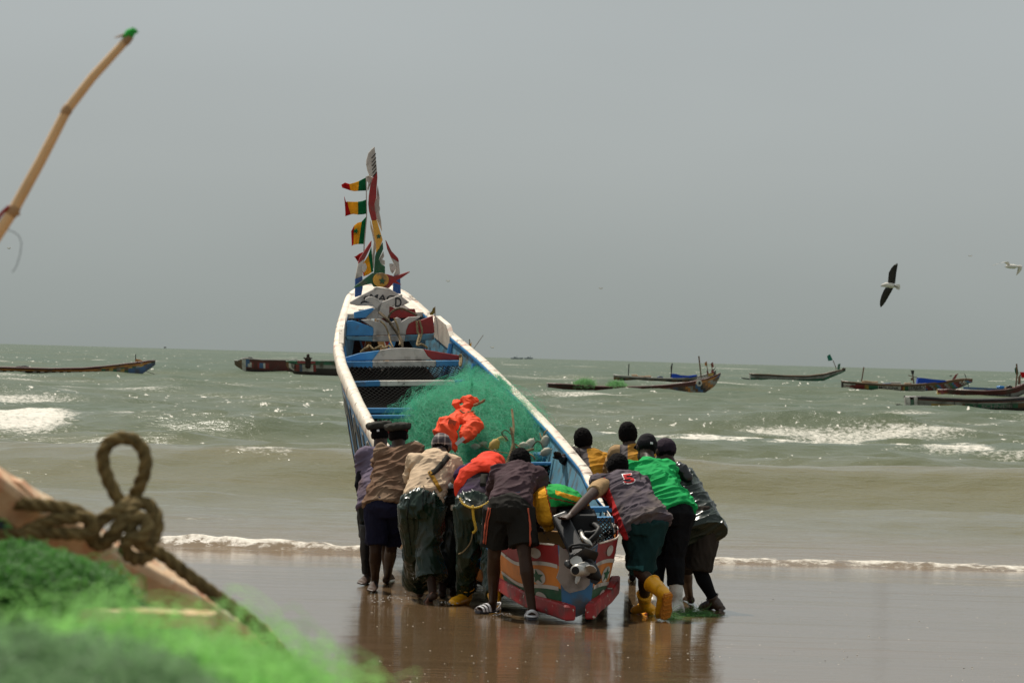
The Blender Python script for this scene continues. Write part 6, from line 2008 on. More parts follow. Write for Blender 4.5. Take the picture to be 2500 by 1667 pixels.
mb.tube([q(752, 875), q(745, 876), q(742, 873)], [.10, .08, .06]); mb.tube([q(752, 875), q(758, 876), q(761, 874)], [.10, .08, .06])
blob(mb, 'body', M_SKIN, pt, .03, 3)

# 4 long slim boat right of the big boat, pale net on it
c3 = cF(1300, 820, .2126)
b = FarBoat('long low brown boat with a round white bow emblem and pale green nets amidships', 285,
            [1334, 1380, 1450, 1500, 1560, 1620, 1680, 1720, 1745, 1757, 1759], [936, 938, 943, 945, 944, 941, 934, 926, 918, 911.5, 911], [947, 948, 951, 953, 955, 957, 956, 957, 940, 920, 914],
            lambda x, t: ('dark' if t > .6 else 'maroon') if x < 1500 else ('maroon' if t > .6 and x < 1700 else ('orange' if t > .75 else ('brown', 'orange', 'grey', 'brown', 'blue', 'dark')[int(x / 9 + t * 2.5) % 6])), 1.5)
b.wale(F_MAR, .07)
b.board('stern_board', [(1334, 935), (1338, 935), (1338, 948), (1334, 948)], F_WH, 1.0)
for x in (1370, 1465, 1535, 1553, 1597, 1624): b.thwart(x, F_WH)
b.board('bow_emblem', disc_poly(1707, 935, 7, 8, 16), F_WH, .1, -.62); b.board('emblem_mark', disc_poly(1708, 935, 3, 4, 10), F_BK, .1, -.67)
b.board('spray_board', [(1700, 924), (1728, 917), (1727, 921), (1703, 929)], F_WH, .3)
b.board('spray_board', [(1728, 912), (1743, 911), (1740, 917), (1730, 918)], F_YE, .3)
b.board('bow_horn', [(1726, 915), (1725, 905), (1728, 904), (1732, 915)], F_RED, .08); b.board('bow_horn', [(1738, 912), (1736, 905), (1741, 901), (1744, 913)], F_RED, .08)
b.board('bow_horn', [(1739, 905), (1748, 894), (1743, 904)], F_BK, .08); b.board('bow_tassel', [(1745, 920), (1753, 918), (1751, 930), (1747, 929)], F_OR, .06)
b.pole([(1706, 869), (1709, 895), (1712, 921)], .07, F_BR)
b.pole([(1724, 884), (1728, 906)], .04, F_BR, 'flag_pole'); b.pole([(1737, 886), (1739, 906)], .04, F_BR, 'flag_pole')
b.flag([(1720, 886), (1725, 882), (1726, 892), (1721, 893)], F_OR, 'faded orange flag on the bow of the long low brown boat')
b.flag([(1735, 888), (1740, 884), (1742, 896), (1737, 897)], F_RED, 'red flag nearest the bow tip of the long low brown boat')
for nm, poly, lab in (('a', [(1402, 944), (1412, 936), (1425, 931), (1440, 933), (1452, 944)], 'larger pale green net heap in the long low boat'), ('b', [(1487, 945), (1500, 938), (1512, 940), (1526, 946)], 'smaller pale green net heap in the long low boat')):
    x0, x1 = poly[0][0], poly[-1][0]; cx = (x0 + x1) / 2
    c = U(cx, 946, 285); rx = (x1 - x0) / 2 * .0285; rz = (946 - min(y for _, y in poly)) * .0285
    r9 = np.random.default_rng(3 if nm == 'a' else 4)
    th_ = r9.random(1500) * math.pi; rr = r9.random(1500) ** .4
    base = np.array(c) + np.stack([rx * np.cos(th_) * rr, r9.normal(0, .35, 1500), rz * np.sin(th_) * rr], 1)
    st = [base]
    for k in range(4): st.append(st[-1] + r9.normal(0, .09, (1500, 3)))
    o = strands('net_heap', np.stack(st, 1), .006, net_mat('pale_green_net' + nm, (.16, .36, .13)), None, None)
    # centre it on its own place
    tag(o, lab, 'net', 'nets on the anchored boats')

# 5 boat behind number four, blue tarpaulin
b = FarBoat('grey boat with two masts and a bright blue tarpaulin behind the long brown boat', 440,
            [1498, 1512, 1540, 1600, 1660, 1700, 1725, 1748], [915.5, 917, 920, 923, 924, 921, 914, 905], [924, 926, 928, 930, 931, 931, 926, 912],
            lambda x, t: 'grey' if t > .65 else ('brown' if int(x / 14) % 2 else 'dark'), 1.6)
b.wale(F_GY, .10)
b.pole([(1535.5, 888), (1534, 925)], .08, F_BK); b.pole([(1641, 887), (1639, 905), (1638, 923)], .10, F_BK)
b.board('mast_block', [(1638, 893), (1641, 893), (1641, 901), (1637, 901)], F_BK, .3)
b.cargo('crate', [(1541, 914), (1555, 914), (1560, 919), (1545, 920)], F_BOX, 'orange brown crate nearest the left mast of the two masted boat', 'crate')
b.cargo('crate', [(1560, 918), (1575, 918), (1578, 921), (1560, 921)], F_OR, 'flat orange crate in the middle of the two masted boat', 'crate')
b.cargo('crate', [(1575, 917), (1590, 917), (1590, 921), (1575, 921)], F_BOX, 'tan crate right of the flat orange one on the two masted boat', 'crate')
b.cargo('bundle', [(1604, 920), (1610, 917.5), (1618, 919), (1620, 922), (1604, 922)], F_BL, 'small dark blue bundle on the two masted boat', 'bundle')
tp = MB(); tp.prism([U(x, y, 439.3) for x, y in ((1641, 912), (1650, 912), (1662, 916), (1682, 917), (1701, 914.5), (1703, 918), (1685, 922), (1668, 925), (1660, 923), (1640, 923))], Vector((0, 1.4, 0)))
o = tp.build('tarpaulin', F_TARP, None, loc=tuple(U(1670, 918, 440))); tag(o, 'bright blue tarpaulin slung forward of the right mast on the two masted boat', 'tarpaulin')
b.board('bow_box', [(1704, 917), (1716, 915), (1716, 922), (1702, 924)], F_WH, .6)

# 6 small pale boat with a green flag
b = FarBoat('small pale grey boat with a green flag on a leaning pole', 575,
            [1829, 1840, 1870, 1920, 1970, 2010, 2040, 2055, 2064], [912, 913, 914, 917, 917.5, 913, 905.5, 903, 899], [924, 926, 927, 928.5, 928.5, 927, 914, 908, 903],
            lambda x, t: ('dark' if t > .75 else 'grey' if t > .35 else 'green') if x > 1834 else 'white', 1.8)
b.wale(F_BR, .10)
b.board('stern_plank', [(1807, 921), (1830, 924), (1830, 927), (1815, 925)], F_DK, .5)
b.board('bow_knob', disc_poly(2060, 901.5, 4.5, 4, 10), F_DK, .4); b.board('bow_horn', [(2044, 902), (2046, 889), (2052, 887), (2050, 903)], F_GR, .15)
b.pole([(2034, 880), (2041, 898), (2041, 903)], .07, F_BR, 'flag_pole')
b.flag([(2019, 869), (2026, 864.5), (2033, 879), (2022, 881)], cloth('faded_green_flag', (.03, .17, .12)), 'green flag on a leaning pole over the small pale boat')
for x in (1885, 1905, 1945, 1975, 1997, 2015): b.thwart(x, F_WH)
b.cargo('net_pile', [(1860, 912), (1880, 912.5), (1884, 915), (1858, 914)], F_GR, 'flat green net pile near the stern of the small pale boat', 'net')

# 7 lettered boat with the blue tarpaulin
b = FarBoat('boat with MOUGNA SERGBO lettered along its red green and white side', 400,
            [2054, 2061, 2100, 2150, 2200, 2250, 2300, 2335, 2357, 2374], [930, 931, 935, 938, 939.5, 938, 932, 926, 925, 926], [946, 947, 947.5, 951, 951.5, 952, 951, 947, 938, 930],
            lambda x, t: 'dark' if x < 2060 or t < .16 else ('brown' if t > .78 and x > 2115 else 'dark' if t > .78 else ('red' if x < 2111 and abs(t - .42) < .012 * (x - 2064) else 'white' if x < 2111 else 'yellow' if x < 2117 else 'green' if x < 2140 else 'white' if x < 2196 else 'red' if x < 2202 else 'yellow' if x < 2207 else 'green' if x < 2216 else 'white' if x < 2258 else ('red', 'maroon', 'grey', 'brown', 'green', 'blue')[int(x / 6 + t * 3) % 6])), 1.8)
b.wale(F_BR, .09)
b.text('MOUGNA', 2144, 2192, .22, .72, F_BK); b.text('SERGBO', 2217, 2257, .24, .74, F_BK)
b.pole([(2109, 896), (2106, 915), (2103, 931)], .09, F_BR); b.pole([(2228, 904), (2229, 920), (2231, 936)], .10, F_BR); b.pole([(2217, 916), (2240, 922)], .06, F_BR, 'cross_spar')
b.board('mast_head', [(2224, 904), (2232, 904), (2231, 913), (2226, 913)], F_BK, .3); b.board('mast_float', disc_poly(2226, 925.5, 2.6, 3.5, 10), F_BR, .2)
b.pole([(2355, 912), (2360, 926), (2365, 944)], .05, F_BK)
b.cargo('crate', [(2105, 929), (2118, 929), (2130, 931), (2144, 931), (2144, 935), (2105, 935)], F_BOX, 'long tan crate nearest the stern of the lettered boat', 'crate')
b.cargo('crate', [(2175, 932), (2199, 932), (2200, 937), (2176, 937)], F_WH, 'white lidded crate in the middle of the lettered boat', 'crate')
b.cargo('crate', [(2209, 934), (2226, 934), (2226, 938), (2209, 938)], F_BOX, 'tan crate at the foot of the mast on the lettered boat', 'crate')
b.cargo('bundle', [(2155, 935.5), (2175, 934.5), (2176, 937.5), (2155, 938)], F_BL, 'blue bundle left of the white lidded crate', 'bundle')
tp = MB(); tp.prism([U(x, y, 399.2) for x, y in ((2242, 922), (2250, 922), (2280, 926), (2308, 928), (2311, 931), (2290, 934), (2240, 936))], Vector((0, 1.6, 0)))
o = tp.build('tarpaulin', F_TARP, None, loc=tuple(U(2270, 930, 400))); tag(o, 'blue tarpaulin tented over the bow half of the lettered boat', 'tarpaulin')
b.board('tarp_post', [(2239, 922), (2242, 921), (2244, 936), (2240, 936)], F_BK, .1)
b.board('bow_box', [(2338, 926), (2356, 924), (2354, 934), (2342, 936)], F_WH, .6); b.board('bow_eye', disc_poly(2358, 936, 3, 3.2, 12), F_WH, .1, -.7); b.board('bow_pupil', disc_poly(2358, 936, 1.6, 1.8, 10), F_BK, .1, -.75)
b.board('bow_horn', [(2322, 930), (2332, 915), (2340, 911), (2334, 922), (2328, 932)], F_RED, .1); b.board('bow_horn', [(2317, 918), (2324, 915), (2323, 919)], F_BK, .1)

# 8 boat with the four coloured stern
b = FarBoat('maroon boat with a red yellow and green stern and rows of dark lettering', 325,
            [2288, 2293, 2316, 2340, 2400, 2450, 2480, 2500, 2540, 2560], [951, 952, 951, 953, 955, 952, 946, 938, 920, 914], [967, 969, 969.5, 970, 971, 971, 967, 958, 936, 924],
            lambda x, t: ('red' if t > .6 else 'yellow' if t > .3 else 'green') if x < 2316 else ('maroon' if t > .62 else ('maroon' if t > .55 else ('red', 'orange', 'brown', 'grey')[int(x / 5 + t * 4) % 4] if x < 2392 else 'grey') if t > .12 else 'dark'), 1.9)
b.wale(F_MAR, .09)
b.text('SERIGNE MANSOUR', 2396, 2466, .16, .55, F_BK)
b.board('stern_slot', [(2297, 953), (2305, 952), (2306, 969), (2297, 969)], F_RED, .2, -.7)
b.board('far_rail', [(2352, 944), (2440, 948), (2470, 944), (2470, 950), (2440, 953), (2352, 950)], F_BL, .1, .9)
b.pole([(2482, 888), (2483, 915), (2480, 944)], .09, F_BR)
b.flag([(2477, 900), (2483, 892), (2486, 912), (2482, 918), (2478, 908)], M_FG, 'dark green flag wrapped on the mast at the right edge')
b.flag([(2490, 908), (2512, 909), (2514, 922), (2494, 922)], M_FR, 'red and green flag cut by the right edge of the frame')
b.cargo('blue_barrel', [(2434, 944), (2442, 941.5), (2451, 942), (2454, 945), (2446, 948), (2436, 947.5)], mat('bright_blue_plastic', (.02, .22, .62), .4, bump=0), 'bright blue plastic float in the maroon boat at right', 'float')
b.board('bow_horn', [(2485, 938), (2486, 920), (2492, 912), (2492, 938)], F_BR, .1); b.board('spray_board', [(2455, 946), (2475, 944), (2472, 951), (2452, 952)], F_OR, .3)
b.cargo('rope_pile', [(2459, 942), (2466, 940), (2472, 943), (2470, 947), (2458, 947)], F_BK, 'dark rope pile near the bow of the maroon boat', 'rope')

# 9 nearest anchored boat
b = FarBoat('nearest anchored boat with a green panel of pale letters, at the right edge', 224,
            [2209, 2214, 2240, 2300, 2380, 2440, 2500, 2560, 2640, 2680], [969, 970, 969, 973, 976, 975, 971, 962, 944, 934], [990, 993, 994.5, 997, 999.5, 1000, 1000, 999, 980, 950],
            lambda x, t: 'dark' if t < .2 else ('blue' if t > .82 else 'maroon' if t > .70 else (('grey' if t > .52 else 'yellow' if 2270 < x < 2330 else 'grey') if x < 2346 else 'grey' if t > .6 else 'green' if 2350 < x < 2480 else 'brown')), 1.7)
b.wale(F_BK, .09)
b.text('Y. SCHNEIB', 2370, 2468, .26, .56, F_GY)
b.board('stern_float', [(2188, 986), (2196, 986), (2214, 990), (2214, 994), (2196, 995)], F_DK, .6)
b.board('stern_board', [(2209, 970), (2220, 968), (2224, 980), (2222, 990), (2211, 990)], F_WH, .3, -.6)
b.board('stern_board', [(2232, 970), (2240, 968), (2240, 990), (2232, 990)], F_WH, .3, -.7)
b.board('stern_panel', [(2222, 976), (2232, 975), (2232, 990), (2223, 990)], F_GR, .2, -.65)
for x in (2330, 2385, 2470): b.board('side_batten', [(x, 973), (x + 1.2, 973), (x + 1.2, 996), (x, 996)], F_BK, .06, -.80)

# ships on the horizon
for i, (x0, x1, top, lab) in enumerate(((1246, 1278, 870, 'left one of two hazy trawlers on the horizon'), (1279, 1302, 870, 'right one of two hazy trawlers on the horizon'))):
    dd = 2400; F_HZ = M_GREYW
    s = thing('trawler', U((x0 + x1) / 2, 876, dd), lab, 'ship', 'ships on the horizon')
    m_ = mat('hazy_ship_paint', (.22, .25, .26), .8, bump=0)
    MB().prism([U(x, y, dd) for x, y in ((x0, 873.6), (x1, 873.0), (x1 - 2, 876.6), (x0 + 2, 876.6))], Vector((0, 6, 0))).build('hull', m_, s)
    MB().prism([U(x, y, dd + 1) for x, y in ((x0 + 8, 871.2), (x0 + 14, 871.2), (x0 + 14, 874), (x0 + 8, 874))], Vector((0, 4, 0))).build('cabin', m_, s)
    MB().tube([U(x0 + 16, 868.5, dd), U(x0 + 16, 874, dd)], [.12, .12], seg=5, flat=True).build('mast', m_, s)
s = MB().prism([U(x, y, 2000) for x, y in ((400, 847), (405, 846.5), (405, 849.5), (400, 849.5))], Vector((0, 2, 0))).build('buoy', F_BK, None, loc=tuple(U(402, 848, 2000)))
tag(s, 'tiny dark buoy on the horizon left of the big boat', 'buoy')


# ================================================================== GULLS
M_GD = mat('gull_dark_wing', (.022, .018, .016), .7, bump=0); M_GW = mat('gull_white', (.66, .62, .55), .7, bump=0); M_GB = mat('gull_beak', (.03, .015, .012), .5, bump=0)
M_GL = mat('gull_pale_wing', (.80, .72, .64), .7, bump=0)


def wing(name, lead, trail, d0, d1, m, parent, thick=.03):
    """lead/trail pixel polylines root->tip, depth d0->d1; closed lens section"""
    n = len(lead); V = []; F = []
    for i in range(n):
        dd = d0 + (d1 - d0) * i / (n - 1); t = thick * (1 - .8 * i / (n - 1))
        a, c = U(*lead[i], dd), U(*trail[i], dd); mid = a.lerp(c, .35)
        V += [a, mid - Vector((0, t, 0)), c, mid + Vector((0, t, 0))]
    for i in range(n - 1):
        for j in range(4): F.append((i * 4 + j, i * 4 + (j + 1) % 4, i * 4 + 4 + (j + 1) % 4, i * 4 + 4 + j))
    F += [(0, 1, 2, 3), tuple((n - 1) * 4 + j for j in range(4))]
    return fix_normals(mesh_obj(name, [tuple(p) for p in V], F, m, parent, True))


cg = lambda x, y: (2080 + x * .17857, 580 + y * .17857)
dg = 165.0
g = thing('gull', U(2172, 700, dg), 'dark winged gull banking with both wings spread at upper right', 'gull', 'gulls in flight')
mb = MB(); mb.tube([U(*cg(420, 655), dg), U(*cg(470, 645), dg), U(*cg(540, 655), dg), U(*cg(600, 665), dg)], [.06, .095, .112, .052])
blob(mb, 'body', M_GW, g, .012, 4)
mb = MB(); mb.ell(U(*cg(432, 652), dg), .06, .06, .052); mb.build('head', M_GB, g, True)
MB().tube([U(*cg(420, 656), dg), U(*cg(390, 668), dg)], [.024, .007], seg=8).build('beak', M_GB, g, True)
MB().prism([U(*cg(x, y), dg) for x, y in ((585, 655), (600, 640), (655, 640), (662, 680), (648, 718), (610, 705), (590, 680))], Vector((0, .02, 0))).build('tail', M_GW, g)
MB().tube([U(*cg(580, 655), dg - .08), U(*cg(635, 686), dg - .08)], [.017, .014], seg=6).build('leg', M_GB, g)
wing('wing', [cg(490, 620), cg(495, 560), cg(503, 480), cg(535, 420), cg(575, 375), cg(612, 352)], [cg(590, 630), cg(597, 570), cg(606, 490), cg(618, 420), cg(626, 375), cg(622, 350)], dg, dg - .34, M_GD, g)
wing('wing', [cg(460, 680), cg(430, 730), cg(400, 800), cg(385, 860), cg(380, 910), cg(388, 945)], [cg(565, 690), cg(540, 740), cg(505, 800), cg(465, 870), cg(430, 920), cg(395, 955)], dg, dg + .43, M_GD, g)
MB().prism([U(*cg(x, y), dg - .36) for x, y in ((585, 372), (610, 358), (612, 366), (590, 378))], Vector((0, .02, 0))).build('wing_tip', M_GW, g)
dg = 180.0
g = thing('gull', U(2468, 649, dg), 'pale gull with arched wings at the right edge of the sky', 'gull', 'gulls in flight')
mb = MB(); mb.tube([U(*cg(2110, 398), dg), U(*cg(2160, 395), dg), U(*cg(2220, 398), dg), U(*cg(2260, 395), dg)], [.05, .10, .10, .05]); blob(mb, 'body', M_GW, g, .012, 4)
wing('wing', [cg(2130, 385), cg(2100, 355), cg(2068, 338), cg(2020, 350), cg(1960, 370), cg(1915, 386)], [cg(2170, 380), cg(2148, 345), cg(2148, 330), cg(2040, 345), cg(1970, 372), cg(1917, 388)], dg, dg - .3, M_GL, g, .034)
wing('wing', [cg(2230, 385), cg(2300, 378), cg(2330, 395), cg(2320, 440), cg(2280, 490), cg(2248, 518)], [cg(2250, 400), cg(2268, 410), cg(2262, 440), cg(2256, 470), cg(2248, 500), cg(2244, 514)], dg, dg + .2, M_GL, g, .034)
MB().tube([U(*cg(2110, 402), dg), U(*cg(2092, 402), dg)], [.034, .01], seg=6).build('beak', M_GB, g)
for x, y, dd, lab in ((1094, 686, 300, 'tiny white gull high right of the bow post'), (1467, 704, 320, 'tiny white gull in the middle of the sky'), (1202, 848, 300, 'tiny white gull just above the horizon'), (2369, 625, 420, 'faint speck of a gull left of the pale gull'), (22, 606, 260, 'faint speck of a gull under the bamboo pole')):
    k = dd / FPX
    g = thing('gull', U(x, y, dd), lab, 'gull', 'gulls in flight')
    mb = MB(); mb.tube([U(x - 2, y, dd), U(x + 2, y + .6, dd)], [.05, .04], seg=6); mb.build('body', M_GW, g, True)
    for sg in (-1, 1):
        MB().prism([U(x + sg * .5, y, dd), U(x + sg * 3.5, y - 2.4, dd), U(x + sg * 5.5, y - 1.2, dd), U(x + sg * 2.2, y + .6, dd)], Vector((0, .05, 0))).build('wing', M_GL if sg > 0 else M_GW, g)

# ================================================================== FOREGROUND BOAT, ROPE, POLE AND NET
M_FWOOD = mat('sunbleached_orange_wood', (0.68, 0.46, 0.27), 0.7, var=0.3, scale=14, bump=0.3, bscale=60, dirt=(0.50, 0.16, 0.06), dirt_amt=0.4, dirt_scale=16, chip=(0.66, 0.53, 0.36), chip_amt=0.5, chip_scale=12)
M_FBLUE = mat('dark_teal_inside', (0.010, 0.045, 0.055), 0.6, var=0.4, bump=0.2, dirt=(0.02, 0.02, 0.015), dirt_amt=0.3)
M_FROPE = mat('thick_khaki_rope', (0.165, 0.120, 0.050), 0.9, var=0.45, scale=60, bump=0.6, bscale=400, spec=.15, bdist=.003)
fb = thing('beached_boat', U(250, 1500, 7.4) * 1.0 - Vector((0, 0, 1.2)), 'bow of a beached wooden boat in the near left corner with a sun bleached gunwale', 'boat')
# gunwale beam
pa, pb = U(-420, 955, 6.6), U(650, 1583, 7.65)
ax = (pb - pa).normalized(); up = (c_u - ax * ax.dot(c_u)).normalized(); fr = ax.cross(up)
_t = math.radians(38); _s = -1 if fr.y > 0 else 1       # the beam is rolled so that its worn top faces inboard
up, fr = (up * math.cos(_t) + fr * (_s * math.sin(_t))).normalized(), None
fr = ax.cross(up)
mb = MB()
n = 14; V = []; F = []
for i in range(n):
    t = i / (n - 1); c = pa.lerp(pb, t)
    w, h = .085, .060
    j = 0.003 * math.sin(i * 2.1)
    for a, b_ in ((-.5, -.5), (.5, -.5), (.5, .4), (.36, .5), (-.36, .5), (-.5, .4)):
        V.append(c + fr * (a * w) + up * (b_ * h + j))
for i in range(n - 1):
    for k in range(6): F.append((i * 6 + k, i * 6 + (k + 1) % 6, i * 6 + 6 + (k + 1) % 6, i * 6 + 6 + k))
F += [tuple(range(6)), tuple((n - 1) * 6 + k for k in range(6))]
o = fix_normals(mesh_obj('gunwale', [tuple(p) for p in V], F, M_FWOOD, fb))
o.modifiers.new('b', 'BEVEL').width = .006
# raised cap plank further up the bow at the left edge
MB().prism([U(-420, 880, 6.85), U(-200, 1030, 6.9), U(0, 1163, 6.95), U(48, 1178, 6.98), U(90, 1218, 7.0), U(60, 1245, 7.0), U(-100, 1180, 6.95), U(-420, 990, 6.85)], Vector((0, .05, .004))).build('cap_plank', M_FWOOD, fb)
# hull side falling from the gunwale to the sand, both skins
for nm, off, m in (('inner_planking', -.045, M_FBLUE), ('outer_planking', .035, M_FWOOD)):
    V = []; F = []
    for i in range(n):
        c = pa.lerp(pb, i / (n - 1)) + fr * 0
        a = c + Vector((0, -1, 0)) * (-.0) + (fr if fr.y > 0 else -fr) * off - up * .03
        for q in range(7):
            z = a.z + (0.0 - a.z) * q / 6
            V.append(Vector((a.x - .05 * q * .6, a.y - .10 * q * .25 * (1 if off < 0 else 1), z)))
    for i in range(n - 1):
        for q in range(6): F.append((i * 7 + q, i * 7 + q + 1, i * 7 + 8 + q, i * 7 + 7 + q))
    mesh_obj(nm, [tuple(p) for p in V], F, m, fb, True)
# near gunwale and thwart of the same boat, under the net
MB().box(U(80, 1494, 6.2), .55, .10, .022, X=Vector((1, .05, -.02)).normalized()).build('thwart', M_FWOOD, fb)

# knotted rope with its standing loop
dr = 7.05
def R3(x, y, dz=0.0): return U(x, y, dr + dz)
path = [R3(-120, 1205, -.10), R3(-40, 1221, -.09), R3(60, 1229, -.09), R3(130, 1236, -.09), R3(180, 1246, -.08), R3(214, 1266, -.07), R3(226, 1296, -.06), R3(236, 1326, -.03), R3(262, 1322, .02), R3(290, 1290, .03), R3(300, 1250, .02), R3(284, 1210, 0), R3(264, 1170, 0), R3(252, 1130, 0), R3(254, 1098, 0), R3(276, 1074, 0), R3(306, 1068, 0), R3(336, 1080, 0), R3(354, 1110, 0), R3(354, 1146, 0), R3(338, 1190, .01), R3(320, 1222, .02), R3(290, 1246, -.05), R3(256, 1262, -.06), R3(230, 1290, -.06), R3(226, 1318, -.05), R3(246, 1330, -.05), R3(270, 1308, -.06), R3(292, 1280, -.06), R3(318, 1248, -.03), R3(344, 1226, .0), R3(370, 1238, .0), R3(384, 1270, -.01), R3(378, 1310, -.02), R3(358, 1330, -.04), R3(330, 1320, -.05), R3(318, 1292, -.05), R3(334, 1266, -.05), R3(354, 1268, -.05), R3(360, 1290, -.06), R3(340, 1312, -.07), R3(312, 1318, -.07), R3(304, 1340, -.06), R3(324, 1362, -.04), R3(352, 1362, -.01), R3(376, 1346, .0), R3(402, 1358, .01), R3(450, 1396, .02), R3(520, 1448, .04), R3(600, 1506, .06), R3(660, 1560, .08), R3(720, 1640, .10)]
o = rope_mb(path, .0125, .070, seg=9).build('rope', M_FROPE, None, True, loc=tuple(path[10]))
tag(o, 'thick khaki rope tied in a knot with a standing loop on the near gunwale', 'rope')
path = [R3(-120, 1420, -.12), R3(-30, 1372, -.11), R3(10, 1344, -.10), R3(40, 1312, -.10), R3(80, 1288, -.10), R3(130, 1270, -.10), R3(180, 1264, -.09), R3(216, 1262, -.09), R3(228, 1282, -.09), R3(216, 1302, -.09), R3(170, 1302, -.10), R3(110, 1300, -.10), R3(60, 1302, -.11), R3(10, 1306, -.11), R3(-120, 1312, -.12)]
o = rope_mb(path, .0115, .066, seg=9).build('rope', M_FROPE, None, True, loc=tuple(path[5]))
tag(o, 'second thick rope wrapped round the near gunwale left of the knot', 'rope')

# bamboo pole with a green rag
M_BAMB = mat('pale_bamboo', (0.66, 0.42, 0.20), 0.45, var=0.18, scale=8, bump=0.1)
M_BNODE = mat('bamboo_node', (0.34, 0.20, 0.09), 0.6)
dp = 8.0
pol = thing('bamboo_pole', U(-330, 1350, dp), 'jointed bamboo pole leaning to the right with a green rag at its tip', 'pole')
pp_ = [(-330, 1290), (-160, 930), (-30, 610), (32, 515), (100, 392), (163, 270), (225, 190), (312, 95)]
rr_ = [.0135, .0127, .0116, .0110, .0103, .0096, .0090, .0080]
mb = MB(); mb.tube([U(x, y, dp) for x, y in pp_], rr_, seg=16); mb.build('cane', M_BAMB, pol, True)
for x, y, r in ((32, 515, .0128), (163, 270, .0110), (310, 98, .0092), (-160, 930, .0145)):
    i = [q[0] for q in pp_].index(x) if x in [q[0] for q in pp_] else len(pp_) - 2
    a = Vector(U(*pp_[min(i + 1, 7)], dp)) - Vector(U(*pp_[max(i - 1, 0)], dp)); a.normalize(); c = U(x, y, dp)
    MB().tube([c - a * .006, c, c + a * .006], [r * .93, r, r * .93], seg=16).build('node', M_BNODE, pol, True)
MB().tube([U(40, 520, dp), U(46, 523, dp)], [.006, .003], seg=8).build('stub', M_BNODE, pol)
MB().tube([U(20, 505, dp - .01), U(5, 520, dp), U(-12, 545, dp)], [.003, .004, .003], seg=8).build('red_tie', M_RED, pol)
tag(pol, None)
M_RAG = cloth('green_rag', (0.03, 0.34, 0.05))
mb = MB(); mb.tube([U(306, 92, dp), U(316, 82, dp), U(326, 78, dp), U(333, 80, dp)], [.007, .010, .009, .004]); mb.tube([U(316, 82, dp), U(308, 82, dp)], [.008, .005])
o = blob(mb, 'rag', M_RAG, None, .002, 2, .003, (60, 60, 60)); tag(o, 'green rag knotted on the tip of the bamboo pole', 'rag')
mb = MB(); mb.tube([U(310, 83, dp), U(296, 88, dp), U(280, 93, dp)], [.0032, .0026, .001], seg=6)
mb.build('twig', M_BNODE, pol, True)
o = strands('fishing_line', np.array([[tuple(U(x, y, dp)) for x, y in ((12, 560), (30, 565), (45, 576), (52, 595), (48, 625), (40, 650), (30, 665))]]), .0007, M_NETBLK, pol, None)

# near green nets -----------------------------------------------------------------
M_NETF = net_mat('bright_green_net', (0.30, 0.60, 0.17), 0.5)
M_NETF2 = net_mat('dull_green_net', (0.075, 0.23, 0.040), 0.4)
M_NETF3 = net_mat('grey_green_net', (0.19, 0.33, 0.15), 0.4)
M_NETFC = mat('near_net_core', (0.10, 0.24, 0.07), 0.85, var=0.6, scale=26, bump=0.9, bscale=60, bdist=.02)


def mound(label, c, rad, N, L, r, m, seed, core=.80, K=9, out=.06, thmax=math.pi * .7, core_m=None, loose=0):
    c = Vector(c)
    root = thing('fishing_net', c, label, 'fishing net')
    def surf(th, ph):
        d = np.stack([np.sin(th) * np.cos(ph), np.sin(th) * np.sin(ph), np.cos(th)], -1)
        lump = 0.82 + 0.36 * fbm(d.reshape(-1, 3) * 2.6 + seed * 3.1, seed, 3).reshape(d.shape[:-1])
        return np.array(c) + d * np.array(rad) * lump[..., None], d
    th = np.linspace(.001, math.pi * .98, 30); ph = np.linspace(0, 2 * math.pi, 48, endpoint=False)
    TH, PH = np.meshgrid(th, ph, indexing='ij')
    P, _ = surf(TH, PH)
    idx = np.arange(TH.size).reshape(TH.shape)
    Fq = np.stack([idx[:-1, :], np.roll(idx, -1, 1)[:-1, :], np.roll(idx, -1, 1)[1:, :], idx[1:, :]], -1).reshape(-1, 4)
    fix_normals(mesh_obj('net_core', (np.array(c) + (P - np.array(c)) * core).reshape(-1, 3), Fq, core_m or M_NETFC, root, True))
    rg = np.random.default_rng(seed)
    strands('net_strands', fluff(N, K, surf, thmax, L, out, .45, rg), r, m, root)
    if loose: strands('loose_strands', fluff(loose, K, surf, thmax, L * 1.5, out * 2.6, .5, rg), r * .8, m, root)
    return root


mound('green net heap bunched behind the near thwart at the left edge', U(20, 1500, 6.3), (.175, .18, .085), 6000, .06, .0008, M_NETF2, 14, out=.015, thmax=math.pi * .6, loose=400)
mound('large blurred bright green net heap filling the bottom left corner', U(300, 1945, 3.6), (.24, .24, .125), 7000, .055, .0005, M_NETF, 15, core=.74, out=.022, thmax=math.pi * .6, loose=2600)
mound('dull grey green net fold lowest in the bottom left corner', U(60, 1770, 3.2), (.16, .14, .052), 3000, .06, .0005, M_NETF3, 16, out=.02, thmax=math.pi * .6)

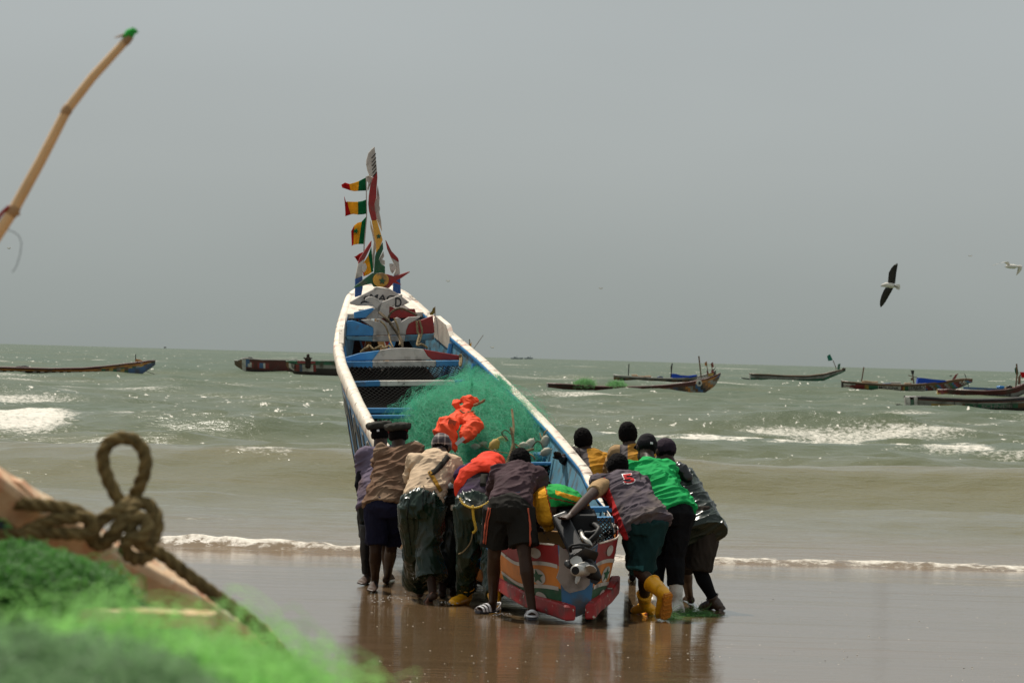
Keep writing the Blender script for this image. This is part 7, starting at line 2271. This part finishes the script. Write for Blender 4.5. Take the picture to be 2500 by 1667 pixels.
# ------------------------------------------------------------------ seaweed and splashes on the sand
M_WEED = net_mat('green_seaweed', (.05, .17, .03), .3)
for (x, y, rx, n_, lab) in ((1700, 1500, .10, 520, 'clump of green weed by the black socks and shoes'), (1636, 1507, .06, 160, 'smaller scrap of green weed under the raised yellow boot')):
    r9 = np.random.default_rng(int(x))
    g0 = np.array(G(x, y)); base = g0 + np.stack([r9.normal(0, rx * .6, n_), r9.normal(0, .12, n_), np.zeros(n_)], 1)
    st = [base]; v = r9.normal(0, .5, (n_, 3)); v[:, 2] = np.abs(v[:, 2]) * .8
    for k in range(5):
        st.append(st[-1] + v * .017); v = v + r9.normal(0, .45, (n_, 3)); v[:, 2] -= .30
    arr = np.stack(st, 1); arr[:, :, 2] = np.maximum(arr[:, :, 2], .003)
    o = strands('seaweed', arr, .0011, M_WEED, None, None)
    tag(o, lab, 'seaweed')
# spray drops kicked up by the feet
M_DROP = mat('spray_drops', (.75, .74, .72), .1, bump=0, spec=.8)
r9 = np.random.default_rng(2); mb = MB()
for k in range(90):
    x, y = (r9.uniform(905, 1000), 1470 - abs(r9.normal(0, 14))) if k < 45 else ((1090 + r9.normal(0, 12), 1476 - abs(r9.normal(0, 5))) if k < 62 else (1225 + r9.normal(0, 12), 1502 - abs(r9.normal(0, 4))))
    c = U(x, y, 10000 * 2.1 / (1476 - 866) if k < 62 else 33.2)
    rr = r9.uniform(.0015, .0042); mb.ell(c, rr * r9.uniform(1, 2.2), rr, rr, nu=6, nv=4)
tag(mb.build('spray', M_DROP, None, True, loc=tuple(G(950, 1470))), 'small drops of spray around the bare feet', 'spray', kind='stuff')

# broken shells and grit lying on the wet sand
M_SHELL = mat('broken_shell', (.55, .50, .42), .6, var=.4, scale=20, bump=0)
M_GRIT = mat('dark_grit', (.05, .035, .025), .6, bump=0)
for nm, m_, n_, s0, sd, lab in (('shell_grit', M_SHELL, 230, .0042, 31, 'pale broken shells scattered over the wet sand'), ('dark_grit', M_GRIT, 70, .0032, 37, 'dark specks of weed and grit on the wet sand')):
    r9 = np.random.default_rng(sd); mb = MB()
    for k in range(n_):
        c = G(r9.uniform(900, 2560), 1400 + 270 * r9.random() ** .7)
        a = r9.uniform(0, 3.14); s_ = s0 * r9.uniform(.5, 1.7)
        mb.ell(c, s_ * r9.uniform(1, 1.8), s_, s_ * .35, (math.cos(a), math.sin(a), 0), (-math.sin(a), math.cos(a), 0), nu=6, nv=4)
    tag(mb.build(nm, m_, None, True, loc=tuple(G(2000, 1550))), lab, 'shells' if nm == 'shell_grit' else 'grit', kind='stuff')
